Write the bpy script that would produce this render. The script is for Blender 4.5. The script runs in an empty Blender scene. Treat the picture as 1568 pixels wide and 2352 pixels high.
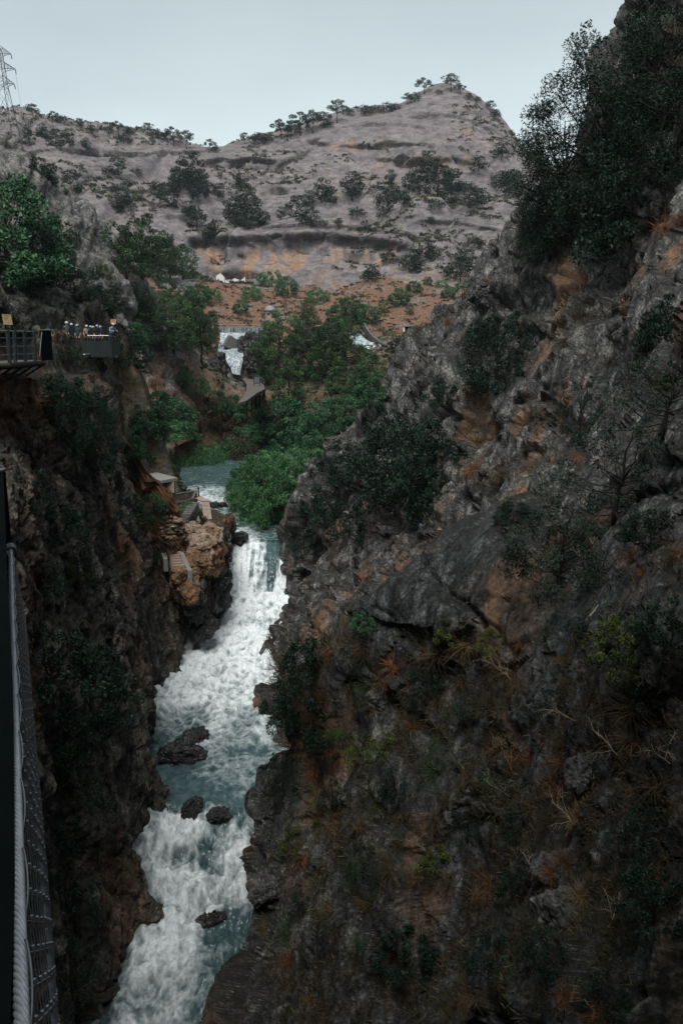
import bpy, math, random
import numpy as np
from mathutils import Vector, Matrix
from mathutils.bvhtree import BVHTree

# ------------------------------------------------------------------ camera, sky, sun, exposure
SC = bpy.context.scene
PITCH = math.radians(12.0)
FPX = 1829.0                      # focal length in units where the picture is 1568 x 2352
CW, CH = 1568.0, 2352.0
cam = bpy.data.cameras.new("camera"); cam_o = bpy.data.objects.new("camera", cam)
SC.collection.objects.link(cam_o); SC.camera = cam_o
cam.sensor_fit = 'HORIZONTAL'; cam.sensor_width = 24.0; cam.lens = 24.0 * FPX / CW
cam.clip_start = 0.05; cam.clip_end = 6000
cam_o.rotation_euler = (math.radians(90) - PITCH, 0, 0)

SUN_EL, SUN_AZ = 60.0, 191.0     # degrees; azimuth clockwise from +Y: behind the camera, a little left
world = bpy.data.worlds.new("World"); SC.world = world; world.use_nodes = True
wn = world.node_tree.nodes; wl = world.node_tree.links; wn.clear()
w_out = wn.new("ShaderNodeOutputWorld"); w_bg = wn.new("ShaderNodeBackground")
w_sky = wn.new("ShaderNodeTexSky"); w_sky.sky_type = 'NISHITA'; w_sky.sun_disc = False
w_sky.sun_elevation = math.radians(SUN_EL); w_sky.sun_rotation = math.radians(SUN_AZ)
w_sky.air_density = 1.0; w_sky.dust_density = 2.0; w_sky.ozone_density = 1.0
w_hs = wn.new("ShaderNodeHueSaturation"); w_hs.inputs['Saturation'].default_value = 0.20
w_hs.inputs['Value'].default_value = 1.0
wl.new(w_sky.outputs[0], w_hs.inputs['Color']); w_tn = wn.new('ShaderNodeMixRGB'); w_tn.blend_type = 'MULTIPLY'; w_tn.inputs[0].default_value = 1.0; w_tn.inputs[2].default_value = (.715, .795, .785, 1)
wl.new(w_hs.outputs[0], w_tn.inputs[1])
w_tc = wn.new('ShaderNodeTexCoord'); w_mp = wn.new('ShaderNodeMapping'); w_mp.inputs['Scale'].default_value = (1.4, 1.4, 4.0); w_nz = wn.new('ShaderNodeTexNoise'); w_nz.inputs['Scale'].default_value = 1.6; w_nz.inputs['Detail'].default_value = 5
w_rp = wn.new('ShaderNodeValToRGB'); w_rp.color_ramp.elements[0].position = .3; w_rp.color_ramp.elements[0].color = (.90, .91, .92, 1); w_rp.color_ramp.elements[1].position = .7; w_rp.color_ramp.elements[1].color = (1.06, 1.06, 1.05, 1)
w_cl = wn.new('ShaderNodeMixRGB'); w_cl.blend_type = 'MULTIPLY'; w_cl.inputs[0].default_value = 1.0         # thin unevenness of the overcast
wl.new(w_tc.outputs['Generated'], w_mp.inputs['Vector']); wl.new(w_mp.outputs[0], w_nz.inputs['Vector']); wl.new(w_nz.outputs['Fac'], w_rp.inputs[0]); wl.new(w_tn.outputs[0], w_cl.inputs[1]); wl.new(w_rp.outputs[0], w_cl.inputs[2]); wl.new(w_cl.outputs[0], w_bg.inputs['Color'])
wl.new(w_bg.outputs[0], w_out.inputs['Surface'])
w_bg.inputs['Strength'].default_value = 0.112

sun = bpy.data.lights.new("sun", 'SUN'); sun_o = bpy.data.objects.new("sun", sun)
SC.collection.objects.link(sun_o)
sun.energy = 1.5; sun.angle = math.radians(28); sun.color = (1.0, 0.97, 0.93)
_az, _el = math.radians(SUN_AZ), math.radians(SUN_EL)
_d = Vector((math.sin(_az) * math.cos(_el), math.cos(_az) * math.cos(_el), math.sin(_el)))
sun_o.rotation_euler = _d.to_track_quat('Z', 'Y').to_euler(); sun_o.location = (0, 0, 300)

SC.view_settings.view_transform = 'Standard'; SC.view_settings.look = 'None'
SC.view_settings.gamma = 1.0; SC.view_settings.exposure = 1.08
SC.cycles.use_denoising = True
SC.cycles.max_bounces = 6; SC.cycles.diffuse_bounces = 3; SC.cycles.volume_bounces = 0

# ------------------------------------------------------------------ small tools
SP, CP = math.sin(PITCH), math.cos(PITCH)
def W(u, v, Y):
    """point of the place that lies at depth Y on the sight line (u, v)"""
    a = (u - CW / 2) / FPX; b = -(v - CH / 2) / FPX
    dy = CP + b * SP; dz = -SP + b * CP
    k = Y / dy
    return np.array([a * k, Y, dz * k])
def slope(v):
    b = -(v - CH / 2) / FPX
    return (-SP + b * CP) / (CP + b * SP)          # Z / Y of picture row v
def uv_of(P):
    P = np.asarray(P, float)
    zc = P[..., 1] * CP - P[..., 2] * SP
    yc = P[..., 1] * SP + P[..., 2] * CP
    return CW / 2 + FPX * P[..., 0] / zc, CH / 2 - FPX * yc / zc, zc

def H(ix, iy, iz, s):
    with np.errstate(over='ignore'):
        h = (ix.astype(np.int64) * 374761393 + iy.astype(np.int64) * 668265263 + iz.astype(np.int64) * 2147483647 + s * 1274126177) & 0xffffffff
        h = ((h ^ (h >> 13)) * 1274126177) & 0xffffffff
        h = ((h ^ (h >> 16)) * 2246822519) & 0xffffffff
        h = h ^ (h >> 15)
    return (h & 0xffffff) / float(0x1000000)
def vnoise(P, s=0):
    i = np.floor(P).astype(np.int64); f = P - i; f = f * f * (3 - 2 * f)
    r = 0
    for dx in (0, 1):
        wx = f[:, 0] if dx else 1 - f[:, 0]
        for dy in (0, 1):
            wy = f[:, 1] if dy else 1 - f[:, 1]
            for dz in (0, 1):
                wz = f[:, 2] if dz else 1 - f[:, 2]
                r = r + wx * wy * wz * H(i[:, 0] + dx, i[:, 1] + dy, i[:, 2] + dz, s)
    return r * 2 - 1
def fbm(P, octv=4, s=0, gain=0.5):
    r = 0; a = 1.0; t = 0
    for k in range(octv):
        r = r + a * vnoise(P * (2 ** k) + 17.3 * k, s + k); t += a; a *= gain
    return r / t
def facet(P, s=0, tilt=0.9, crev=0.0):
    """broken-rock noise: every cell is its own tilted plane; crev opens cracks between the cells"""
    i = np.floor(P).astype(np.int64)
    n = len(P); best = np.full(n, 1e9); sec = np.full(n, 1e9); v1 = np.zeros(n); v2 = np.zeros(n)
    for dx in (-1, 0, 1):
        for dy in (-1, 0, 1):
            for dz in (-1, 0, 1):
                cx, cy, cz = i[:, 0] + dx, i[:, 1] + dy, i[:, 2] + dz
                ox = P[:, 0] - (cx + .1 + .8 * H(cx, cy, cz, s + 1)); oy = P[:, 1] - (cy + .1 + .8 * H(cx, cy, cz, s + 2)); oz = P[:, 2] - (cz + .1 + .8 * H(cx, cy, cz, s + 3))
                d = ox * ox + oy * oy + oz * oz
                k = np.nonzero(d < sec)[0]
                if len(k):
                    a, b, c = cx[k], cy[k], cz[k]
                    val = (H(a, b, c, s + 4) * 2 - 1) * .8 + tilt * ((H(a, b, c, s + 5) * 2 - 1) * ox[k] + (H(a, b, c, s + 6) * 2 - 1) * oy[k] + (H(a, b, c, s + 7) * 2 - 1) * oz[k])
                    dk = d[k]; m = dk < best[k]; k1 = k[m]
                    sec[k1] = best[k1]; v2[k1] = v1[k1]; best[k1] = dk[m]; v1[k1] = val[m]
                    k2 = k[~m]; sec[k2] = dk[~m]; v2[k2] = val[~m]
    e = np.sqrt(sec) - np.sqrt(best); w = np.clip(e / .22, 0, 1); val = v1 * (.5 + .5 * w) + v2 * (.5 - .5 * w)
    if crev: val = val - crev * (1 - np.clip(e / .16, 0, 1)) ** 1.5
    return val
def sst(a, b, x):
    t = np.clip((x - a) / (b - a), 0, 1); return t * t * (3 - 2 * t)
def rbf(ctrl, vals, reg=0.02):
    """thin plate spline through 2D control points"""
    C = np.asarray(ctrl, float); v = np.asarray(vals, float); sc = np.abs(C - C.mean(0)).max(); mu = C.mean(0); C = (C - mu) / sc
    n = len(C)
    def ker(r2): return np.where(r2 > 1e-12, .5 * r2 * np.log(np.maximum(r2, 1e-12)), 0)
    d = ((C[:, None] - C[None]) ** 2).sum(-1)
    A = np.zeros((n + 3, n + 3)); A[:n, :n] = ker(d) + reg * 1e-2 * np.eye(n); A[:n, n] = 1; A[:n, n + 1:] = C; A[n, :n] = 1; A[n + 1:, :n] = C.T
    w = np.linalg.solve(A, np.concatenate([v, [0, 0, 0]]))
    def f(Q):
        Q = (np.asarray(Q, float) - mu) / sc; out = w[n] + Q @ w[n + 1:]
        for k in range(n):
            out = out + w[k] * ker(((Q - C[k]) ** 2).sum(-1))
        return out
    return f

# ------------------------------------------------------------------ objects
COL = SC.collection
def tag(o, label=None, cat=None, group=None, kind=None):
    if label: o['label'] = label
    if cat: o['category'] = cat
    if group: o['group'] = group
    if kind: o['kind'] = kind
    return o
def mesh_of(name, V, F, mats=None, smooth=True, mi=None):
    """V (n,3); F array (m,3|4) or list of such arrays / list of polygons"""
    me = bpy.data.meshes.new(name)
    V = np.asarray(V, np.float32)
    if isinstance(F, np.ndarray): F = [F]
    flat = []; tot = []
    for f in F:
        if isinstance(f, np.ndarray):
            if len(f) == 0: continue
            flat.append(f.reshape(-1)); tot.append(np.full(len(f), f.shape[1]))
        else:
            flat.append(np.asarray(f)); tot.append(np.array([len(f)]))
    flat = np.concatenate(flat).astype(np.int32); tot = np.concatenate(tot).astype(np.int32)
    start = np.concatenate([[0], np.cumsum(tot)[:-1]]).astype(np.int32)
    me.vertices.add(len(V)); me.vertices.foreach_set('co', V.reshape(-1))
    me.loops.add(len(flat)); me.loops.foreach_set('vertex_index', flat)
    me.polygons.add(len(tot)); me.polygons.foreach_set('loop_start', start); me.polygons.foreach_set('loop_total', tot)
    me.polygons.foreach_set('use_smooth', np.full(len(tot), bool(smooth)))
    for m in (mats if isinstance(mats, (list, tuple)) else [mats]):
        if m: me.materials.append(m)
    if mi is not None: me.polygons.foreach_set('material_index', np.asarray(mi, np.int32))
    me.update(calc_edges=True); me.validate()
    return me
def attr(me, name, vals):
    a = me.attributes.new(name, 'FLOAT', 'POINT'); a.data.foreach_set('value', np.asarray(vals, np.float32).reshape(-1))
def link(name, me, parent=None, loc=None):
    o = bpy.data.objects.new(name, me); COL.objects.link(o)
    if parent is not None: o.parent = parent
    if loc is not None: o.location = loc
    return o
def empty(name, loc=(0, 0, 0), rz=0.0):
    o = bpy.data.objects.new(name, None); COL.objects.link(o); o.location = loc; o.rotation_euler = (0, 0, rz); o.empty_display_size = .3
    return o
def grid_faces(n, m, off=0):
    a = np.arange(n * m).reshape(n, m) + off
    return np.stack([a[:-1, :-1], a[1:, :-1], a[1:, 1:], a[:-1, 1:]], -1).reshape(-1, 4)
def grid_normals(P):
    du = np.gradient(P, axis=0); dv = np.gradient(P, axis=1)
    n = np.cross(du, dv); return n / (np.linalg.norm(n, axis=-1, keepdims=True) + 1e-9)
class MB:
    """collects boxes, bars and tubes into one mesh"""
    def __init__(s): s.V = []; s.F = []; s.n = 0; s.mi = []
    def add(s, V, F, m=0):
        V = np.asarray(V, float); s.V.append(V)
        for f in F: s.F.append([int(i) + s.n for i in f]); s.mi.append(m)
        s.n += len(V); return s
    def hexa(s, q, m=0):       # 8 corners: bottom 4, top 4
        return s.add(q, [(3, 2, 1, 0), (4, 5, 6, 7), (0, 1, 5, 4), (1, 2, 6, 5), (2, 3, 7, 6), (3, 0, 4, 7)], m)
    def box(s, c, d, rz=0, m=0, tilt=None):
        c = np.asarray(c, float); x, y, z = np.asarray(d, float) / 2
        q = np.array([(-x, -y, -z), (x, -y, -z), (x, y, -z), (-x, y, -z), (-x, -y, z), (x, -y, z), (x, y, z), (-x, y, z)])
        if tilt is not None: q = q @ np.array(Matrix.Rotation(tilt[1], 3, tilt[0])).T
        cr, sr = math.cos(rz), math.sin(rz)
        q = np.stack([q[:, 0] * cr - q[:, 1] * sr, q[:, 0] * sr + q[:, 1] * cr, q[:, 2]], 1)
        return s.hexa(q + c, m)
    def tube(s, pts, r, n=6, m=0, cap=True):
        pts = np.asarray(pts, float); k = len(pts); r = np.broadcast_to(np.asarray(r, float), (k,))
        t = np.gradient(pts, axis=0); t /= np.linalg.norm(t, axis=1, keepdims=True) + 1e-9
        ref = np.cross(t[0], (0, 0, 1.0) if abs(t[0, 2]) < .9 else (1.0, 0, 0)); V = []
        an = np.arange(n) * 2 * math.pi / n
        for i in range(k):
            a = ref - (ref @ t[i]) * t[i]; a /= np.linalg.norm(a) + 1e-9; ref = a; b = np.cross(t[i], a)
            V.append(pts[i] + r[i] * (np.cos(an)[:, None] * a + np.sin(an)[:, None] * b))
        F = []
        for i in range(k - 1):
            for j in range(n):
                F.append((i * n + j, i * n + (j + 1) % n, (i + 1) * n + (j + 1) % n, (i + 1) * n + j))
        if cap: F += [tuple(range(n))[::-1], tuple((k - 1) * n + j for j in range(n))]
        return s.add(np.concatenate(V), F, m)
    def data(s, name, mats, smooth=False): return mesh_of(name, np.concatenate(s.V), s.F, mats, smooth, s.mi)
    def build(s, name, mats, parent=None, loc=None, smooth=False):
        V = np.concatenate(s.V)
        if loc is not None: V = V - np.asarray(loc)
        return link(name, mesh_of(name, V, s.F, mats, smooth, s.mi), parent, None if parent is not None else loc)

# ------------------------------------------------------------------ materials
def new_mat(name):
    m = bpy.data.materials.new(name); m.use_nodes = True
    nt = m.node_tree; nt.nodes.clear()
    out = nt.nodes.new("ShaderNodeOutputMaterial"); b = nt.nodes.new("ShaderNodeBsdfPrincipled")
    nt.links.new(b.outputs[0], out.inputs[0])
    return m, nt, b
class NT:
    def __init__(s, nt): s.t = nt
    def n(s, typ, **kw):
        x = s.t.nodes.new("ShaderNode" + typ)
        for k, v in kw.items():
            if k in x.inputs: x.inputs[k].default_value = v
            else: setattr(x, k, v)
        return x
    def l(s, a, b): s.t.links.new(a, b)
    def pos(s): return s.n("NewGeometry").outputs['Position']
    def mapped(s, src, sc=(1, 1, 1), rot=(0, 0, 0)):
        m = s.n("Mapping"); m.inputs['Scale'].default_value = sc; m.inputs['Rotation'].default_value = rot; s.l(src, m.inputs['Vector']); return m.outputs[0]
    def noise(s, src, scale, det=4, rough=.55, dist=0.0):
        x = s.n("TexNoise"); x.inputs['Scale'].default_value = scale; x.inputs['Detail'].default_value = det; x.inputs['Roughness'].default_value = rough; x.inputs['Distortion'].default_value = dist
        s.l(src, x.inputs['Vector']); return x.outputs['Fac']
    def ramp(s, src, stops, interp='LINEAR'):
        r = s.n("ValToRGB"); r.color_ramp.interpolation = interp; e = r.color_ramp.elements
        while len(e) < len(stops): e.new(.5)
        for k, (p, c) in enumerate(stops):
            e[k].position = p; e[k].color = (*c, 1) if isinstance(c, (tuple, list)) else (c, c, c, 1)
        s.l(src, r.inputs[0]); return r.outputs[0]
    def mix(s, f, a, b, blend='MIX'):
        m = s.n("MixRGB"); m.blend_type = blend
        for i, x in ((0, f), (1, a), (2, b)):
            if isinstance(x, (int, float)): m.inputs[i].default_value = x if i == 0 else (x, x, x, 1)
            elif isinstance(x, (tuple, list)): m.inputs[i].default_value = (*x, 1)
            else: s.l(x, m.inputs[i])
        return m.outputs[0]
    def math(s, op, a, b=0.0, clamp=False):
        m = s.n("Math"); m.operation = op; m.use_clamp = clamp
        for i, x in ((0, a), (1, b)):
            if isinstance(x, (int, float)): m.inputs[i].default_value = x
            else: s.l(x, m.inputs[i])
        return m.outputs[0]
    def attr(s, name): x = s.n("Attribute"); x.attribute_name = name; return x.outputs['Fac']
    def bump(s, h, strength, dist, b):
        x = s.n("Bump"); x.inputs['Strength'].default_value = strength; x.inputs['Distance'].default_value = dist
        s.l(h, x.inputs['Height']); s.l(x.outputs[0], b.inputs['Normal'])
def simple(name, col, rough=.6, metal=0, var=.25, scale=3.0, bump=0.0, spec=.3):
    m, nt, b = new_mat(name); N = NT(nt)
    p = N.n("TexCoord").outputs['Object']; f = N.noise(p, scale, 5, .6)
    c = N.ramp(f, [(.25, tuple(x * (1 - var) for x in col)), (.75, tuple(min(1, x * (1 + var)) for x in col))])
    N.l(c, b.inputs['Base Color']); b.inputs['Roughness'].default_value = rough; b.inputs['Metallic'].default_value = metal; b.inputs['Specular IOR Level'].default_value = spec
    if bump: N.bump(f, bump, .02, b)
    return m
def rock(name, dark, mid, light, ochre, och=(.56, .66), soil=None, soil_n=(.55, .8), fine=9.0, big=.35, stretch=(1, 1, .45), bump=.6, bdist=.06, rot=(0, 0, 0), rough=.8, use_attr=False, crk=.8, con=(.45, .95, 1.5), wet=False):
    """fractured limestone: grey tones, ochre streaks, soil and dry litter where it lies flat"""
    m, nt, b = new_mat(name); N = NT(nt)
    p = N.pos(); pm = N.mapped(p, stretch, rot)
    f1 = N.noise(pm, big, 6, .62); f2 = N.noise(pm, fine * .18, 6, .65, .4); f3 = N.noise(p, fine, 5, .7)
    c = N.ramp(f2, [(.28, dark), (.5, mid), (.72, light)])
    g = N.ramp(f3, [(.3, con[0]), (.5, con[1]), (.68, con[2])])
    c = N.mix(1.0, c, g, 'MULTIPLY')
    sp = N.n("TexVoronoi"); sp.feature = 'DISTANCE_TO_EDGE'; sp.inputs['Scale'].default_value = fine * .16; sp.inputs['Randomness'].default_value = 1
    wz = N.n("TexNoise"); wz.inputs['Scale'].default_value = fine * .3; wz.inputs['Detail'].default_value = 4; N.l(pm, wz.inputs['Vector'])
    vv = N.mix(.25, pm, wz.outputs['Color']); N.l(vv, sp.inputs['Vector'])
    crack = N.ramp(sp.outputs['Distance'], [(0.0, .35), (.06, 1.0)])
    c = N.mix(crk, c, crack, 'MULTIPLY')
    of = N.ramp(f1, [(och[0], 0.0), (och[1], 1.0)])
    if use_attr: of = N.math('ADD', N.math('MULTIPLY', of, .35), N.attr('ochre'), True)
    oc = N.mix(1.0, ochre, N.ramp(f3, [(.25, .55), (.75, 1.35)]), 'MULTIPLY')
    c = N.mix(N.math('MULTIPLY', of, N.ramp(f2, [(.35, .25), (.6, .95)])), c, oc)
    if soil:
        ge = N.n("NewGeometry"); sx = N.n("SeparateXYZ"); N.l(ge.outputs['Normal'], sx.inputs[0])
        s1 = N.ramp(N.math('ADD', sx.outputs['Z'], N.math('MULTIPLY', N.math('SUBTRACT', f2, .5), 1.1)), [(soil_n[0], 0.0), (soil_n[1], 1.0)])
        sc = N.mix(1.0, soil, N.ramp(N.noise(p, fine * .7, 4, .7), [(.3, .5), (.7, 1.5)]), 'MULTIPLY')
        c = N.mix(s1, c, sc)
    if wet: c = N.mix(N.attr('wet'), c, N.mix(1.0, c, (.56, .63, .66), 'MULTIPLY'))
    N.l(c, b.inputs['Base Color']); b.inputs['Roughness'].default_value = rough; b.inputs['Specular IOR Level'].default_value = .25
    h = N.math('ADD', N.math('MULTIPLY', f2, 1.0), N.math('MULTIPLY', f3, .5))
    h = N.math('ADD', h, N.math('MULTIPLY', crack, .3 * crk))
    N.bump(h, bump, bdist, b)
    return m
def leafmat(name, a, bcol, c, rough=.55, trans=.25):
    """leaves: every leaf a slightly different green"""
    m, nt, b = new_mat(name); N = NT(nt)
    f = N.attr('tint'); p = N.pos()
    g = N.noise(p, .6, 3, .6)
    col = N.ramp(f, [(.1, a), (.55, bcol), (.95, c)])
    col = N.mix(1.0, col, N.ramp(g, [(.3, .6), (.7, 1.35)]), 'MULTIPLY')
    oi = N.n("ObjectInfo"); col = N.mix(1.0, col, N.ramp(oi.outputs['Random'], [(0, (.75, .82, .8)), (1, (1.25, 1.15, 1.1))]), 'MULTIPLY')
    N.l(col, b.inputs['Base Color']); b.inputs['Roughness'].default_value = rough; b.inputs['Specular IOR Level'].default_value = .15
    return m
# ------------------------------------------------------------------ the gorge: river profile
RV = [(1040, -19.8), (1068, -20.0), (1118, -20.25), (1130, -20.5), (1150, -20.9), (1180, -21.1), (1238, -21.5), (1246, -21.9), (1310, -24.3), (1362, -26.5), (1372, -26.9), (1450, -27.3), (1650, -28.5),
      (1700, -28.7), (1790, -28.8), (1850, -29.0), (1880, -29.6), (1990, -31.2), (2060, -32.2), (2150, -33.0), (2352, -34.0), (2600, -34.8), (2900, -35.2)]
_rv = np.array(RV, float); _rY = _rv[:, 1] / np.array([slope(v) for v in _rv[:, 0]])
# depth runs monotonically downwards in the picture
def river_Y(v): return np.interp(v, _rv[:, 0], _rY)
def river_h(Y): return np.interp(Y, _rY[::-1], _rv[::-1, 1])
def river_pt(u, v):
    return W(u, v, float(river_Y(v)))
ULEFT = [(1040, 470), (1068, 455), (1097, 425), (1125, 450), (1139, 462), (1196, 488), (1213, 506), (1248, 532), (1315, 527), (1368, 525), (1400, 528), (1430, 503), (1445, 470), (1461, 430), (1535, 437), (1605, 375), (1655, 362), (1698, 336),
         (1737, 342), (1830, 392), (1885, 367), (1974, 344), (2036, 355), (2079, 371), (2120, 310), (2176, 254), (2352, 217), (2600, 120), (2900, 60)]
URIGHT = [(1040, 700), (1079, 640), (1126, 620), (1184, 640), (1225, 650), (1251, 667), (1368, 640), (1426, 620), (1447, 632), (1487, 620), (1538, 614), (1604, 598), (1694, 602), (1733, 614), (1818, 610), (1869, 569), (1954, 519), (2020, 546),
          (2098, 569), (2149, 552), (2184, 575), (2293, 538), (2339, 507), (2600, 470), (2900, 440)]
def uL(v): return np.interp(v, *np.array(ULEFT, float).T)
def uR(v): return np.interp(v, *np.array(URIGHT, float).T)

# ------------------------------------------------------------------ mountain and hillside: one heightfield through surveyed points
TC = []          # (u, v, Y)
crest = [(-260, 250, 470), (-120, 255, 470), (0, 270, 470), (60, 262, 470), (130, 265, 470), (200, 290, 475), (280, 300, 480), (350, 302, 480), (420, 320, 480), (448, 337, 485), (490, 340, 500), (540, 327, 500), (600, 314, 500), (650, 302, 505), (700, 287, 505),
         (760, 266, 510), (800, 253, 510), (860, 247, 515), (920, 236, 515), (950, 212, 518), (990, 199, 520), (1040, 202, 520), (1080, 217, 515), (1130, 245, 505), (1155, 270, 500), (1178, 305, 490), (1210, 350, 480), (1300, 400, 470), (1450, 470, 450), (1650, 540, 430), (1900, 600, 420)]
TC += crest
TPTS = [(u, v, Y) for u, v, Y in crest]
TC += [(500, 480, 372), (700, 450, 392), (900, 420, 402), (1100, 430, 395), (600, 400, 430), (750, 340, 450), (900, 330, 455), (1000, 300, 460), (1080, 300, 455), (1120, 360, 435), (250, 470, 345), (150, 400, 375), (100, 340, 420), (300, 400, 400), (400, 360, 440), (450, 520, 350),
       (350, 480, 350), (600, 530, 345), (780, 520, 352), (950, 520, 350), (1150, 500, 365), (1300, 560, 350), (1500, 620, 340), (60, 380, 380), (-100, 360, 400), (200, 330, 440),
       # cliff band above the red slope
       (480, 562, 326), (560, 560, 328), (700, 540, 334), (850, 548, 338), (900, 560, 336), (450, 610, 319), (560, 637, 318), (700, 612, 324), (850, 592, 330),
       # red slope
       (430, 640, 300), (600, 660, 292), (800, 650, 296), (1000, 640, 292), (1100, 618, 305), (1200, 640, 300), (520, 715, 240), (700, 735, 232), (900, 720, 238), (950, 765, 214), (1050, 700, 245), (620, 700, 246), (800, 690, 255), (1150, 760, 220), (1350, 760, 230),
       (840, 800, 200), (900, 800, 190), (1000, 800, 190), (450, 740, 216), (700, 790, 200),
       # valley bottom
       (700, 860, 172), (800, 900, 150), (640, 905, 150), (700, 960, 138), (560, 930, 145), (480, 880, 150), (470, 850, 156), (440, 790, 172), (400, 900, 140), (350, 950, 132), (420, 985, 134), (450, 990, 132), (335, 1045, 119), (400, 1030, 122), (480, 1010, 134),
       (400, 1075, 116), (370, 1110, 104), (620, 1020, 132), (760, 1000, 128), (640, 1060, 122), (640, 1160, 101), (680, 1200, 94), (860, 950, 118), (950, 880, 125), (1050, 860, 130), (1150, 850, 135),
       # left ridge of layered rock
       (-80, 290, 150), (0, 343, 146), (30, 350, 148), (90, 402, 140), (180, 478, 134), (280, 562, 128), (345, 652, 124), (390, 690, 130), (330, 640, 150), (260, 560, 165), (120, 480, 190), (150, 600, 104), (200, 690, 92), (260, 740, 88), (320, 745, 98), (380, 780, 108), (300, 820, 84), (350, 860, 96), (330, 930, 100),
       (60, 560, 88), (0, 480, 104), (100, 700, 78), (0, 650, 70), (180, 770, 72), (60, 480, 116), (-100, 560, 78), (-150, 420, 110)]
cx = []; cz = []
for u, v, Y in TC:
    p = W(u, v, Y); cx.append((p[0], p[1])); cz.append(p[2])
for u, v, Y in crest:                                   # the far side of the crest falls away
    p = W(u, v, Y); cx.append((p[0] * 1.12, Y + 70)); cz.append(p[2] - 38)
    cx.append((p[0] * 1.35, Y + 230)); cz.append(p[2] - 120)
for X, Y, Z in [(60, 150, -6), (90, 220, 2), (60, 95, -16), (25, 90, -19), (120, 120, -4), (-16, 84, -19.5), (-25, 74, -14), (-40, 60, 3), (-70, 60, 12), (-110, 90, 30), (-150, 200, 40), (150, 250, 8)]:
    cx.append((X, Y)); cz.append(Z)
for v in (1068, 1082, 1097, 1112, 1125, 1139, 1160, 1190, 1225):
    pl, pr = river_pt(uL(v), v), river_pt(uR(v), v); pc = (pl + pr) / 2
    for q in ((pl[0] - .6, pl[1], pl[2] + .3), (pl[0] - 5, pl[1] + 1, pl[2] + 1.8), (pr[0] + .6, pr[1], pr[2] + .3), (pr[0] + 6, pr[1] + 1, pr[2] + 1.6), (pc[0], pc[1], pc[2] - 2)):
        cx.append(q[:2]); cz.append(q[2])
for u, v, Y, dz_ in [(545, 770, 214, -2), (540, 782, 207, -1.2), (530, 800, 201, -1.4), (540, 832, 192, -1.6), (545, 862, 189, -1.8), (480, 1050, 135, 0), (545, 1058, 133, 0), (610, 1060, 131, 0)]:
    p = W(u, v, Y); cx.append((p[0], p[1])); cz.append(p[2] + dz_)
for u, v, Y, dz_ in [(556, 900, 146, -.5), (600, 893, 147, -.9), (570, 870, 151, -.9), (612, 908, 145, -1.5), (545, 925, 143, -.5)]:
    p = W(u, v, Y); cx.append((p[0], p[1])); cz.append(p[2] + dz_)
for X, Y, Z in [(-23, 182, -9), (-21, 168, -10.0), (-15, 175, -10), (-10, 165, -11)]:
    cx.append((X, Y)); cz.append(Z)
_terr = rbf(cx, cz, reg=.01)
_rcv = np.array([(0.5 * (river_pt(uL(v), v) + river_pt(uR(v), v))) for v in (1040, 1068, 1097, 1125, 1180, 1240)])
def terrain0(X, Y):
    Q = np.stack([X, Y], -1); return _terr(Q)
def terrain(X, Y):
    sh = X.shape; X = X.reshape(-1); Y = Y.reshape(-1)
    Z = terrain0(X, Y); P = np.stack([X, Y, Z], 1)
    far = sst(240, 330, Y) * (1 - .8 * sst(430, 485, Y))
    bed = np.array([[1, 1, 1.0]])
    # weathered limestone: rounded bosses, ledges, gullies
    Z = Z + far * (fbm(P / 60., 4, 3) * 6.0 + facet(P / np.array([24., 24., 9.]), 11, .9, .4) * 2.6 + facet(P / np.array([8., 8., 3.6]), 21, .9, .5) * 1.0 + np.abs(fbm(P / 16., 4, 5)) * 3.0 - 5.0 * np.clip(.14 - np.abs(fbm(P / np.array([34., 90., 40.]), 3, 33)), 0, 1) / .14)
    led = (P[:, 2] + 7 * fbm(P / 70., 3, 9)) / 10.0; fr = led - np.floor(led)
    Z = Z + far * 3.4 * (sst(.30, .55, fr) - fr) * sst(-.2, .3, fbm(P / 45., 3, 31))
    near = 1 - sst(240, 330, Y)
    ridge = sst(-24, -32, X) * sst(170, 150, Y) * sst(66, 80, Y)          # bare layered ridge on the left
    Z = Z + near * (fbm(P / 25., 4, 6) * 1.3 + fbm(P / 5., 4, 7) * .5) + near * (facet(P / np.array([5., 5., 3.]), 41, .9, .4) * .45 + facet(P / np.array([1.6, 1.6, 1.]), 42, .9, .5) * .18)
    # channel of the river and the gorge cut below the fall
    d = np.full(len(X), 1e9); hz = np.zeros(len(X))
    for a, b in zip(_rcv[:-1], _rcv[1:]):
        ab = b[:2] - a[:2]; t = np.clip(((X - a[0]) * ab[0] + (Y - a[1]) * ab[1]) / (ab @ ab), 0, 1)
        dd = np.hypot(X - a[0] - t * ab[0], Y - a[1] - t * ab[1]); m = dd < d
        d[m] = dd[m]; hz[m] = (a[2] + t * (b[2] - a[2]))[m]
    wd = np.interp(Y, [84, 100, 115, 131, 150], [3.4, 4.2, 6.0, 8.5, 9.0])
    bank = hz - 1.6 + np.maximum(d - wd, 0) * 1.0; mm = sst(wd + 6, wd + 1, d)
    Z = Z * (1 - mm) + np.minimum(Z, bank) * mm
    cut = sst(93, 90, Y) * sst(-26.5, -24.5, X) + sst(70, 67, Y) * sst(-52, -46, X)
    Z = np.where(cut > 0, np.minimum(Z, Z * (1 - np.clip(cut, 0, 1)) + -42 * np.clip(cut, 0, 1)), Z)
    return Z.reshape(sh)
def pol(r0, r1, nr, a0, a1, na):
    r = r0 * (r1 / r0) ** (np.arange(nr) / (nr - 1.0)); a = np.radians(a0 + (a1 - a0) * np.arange(na) / (na - 1.0))
    R, A = np.meshgrid(r, a, indexing='ij'); return R * np.sin(A), R * np.cos(A)
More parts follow.
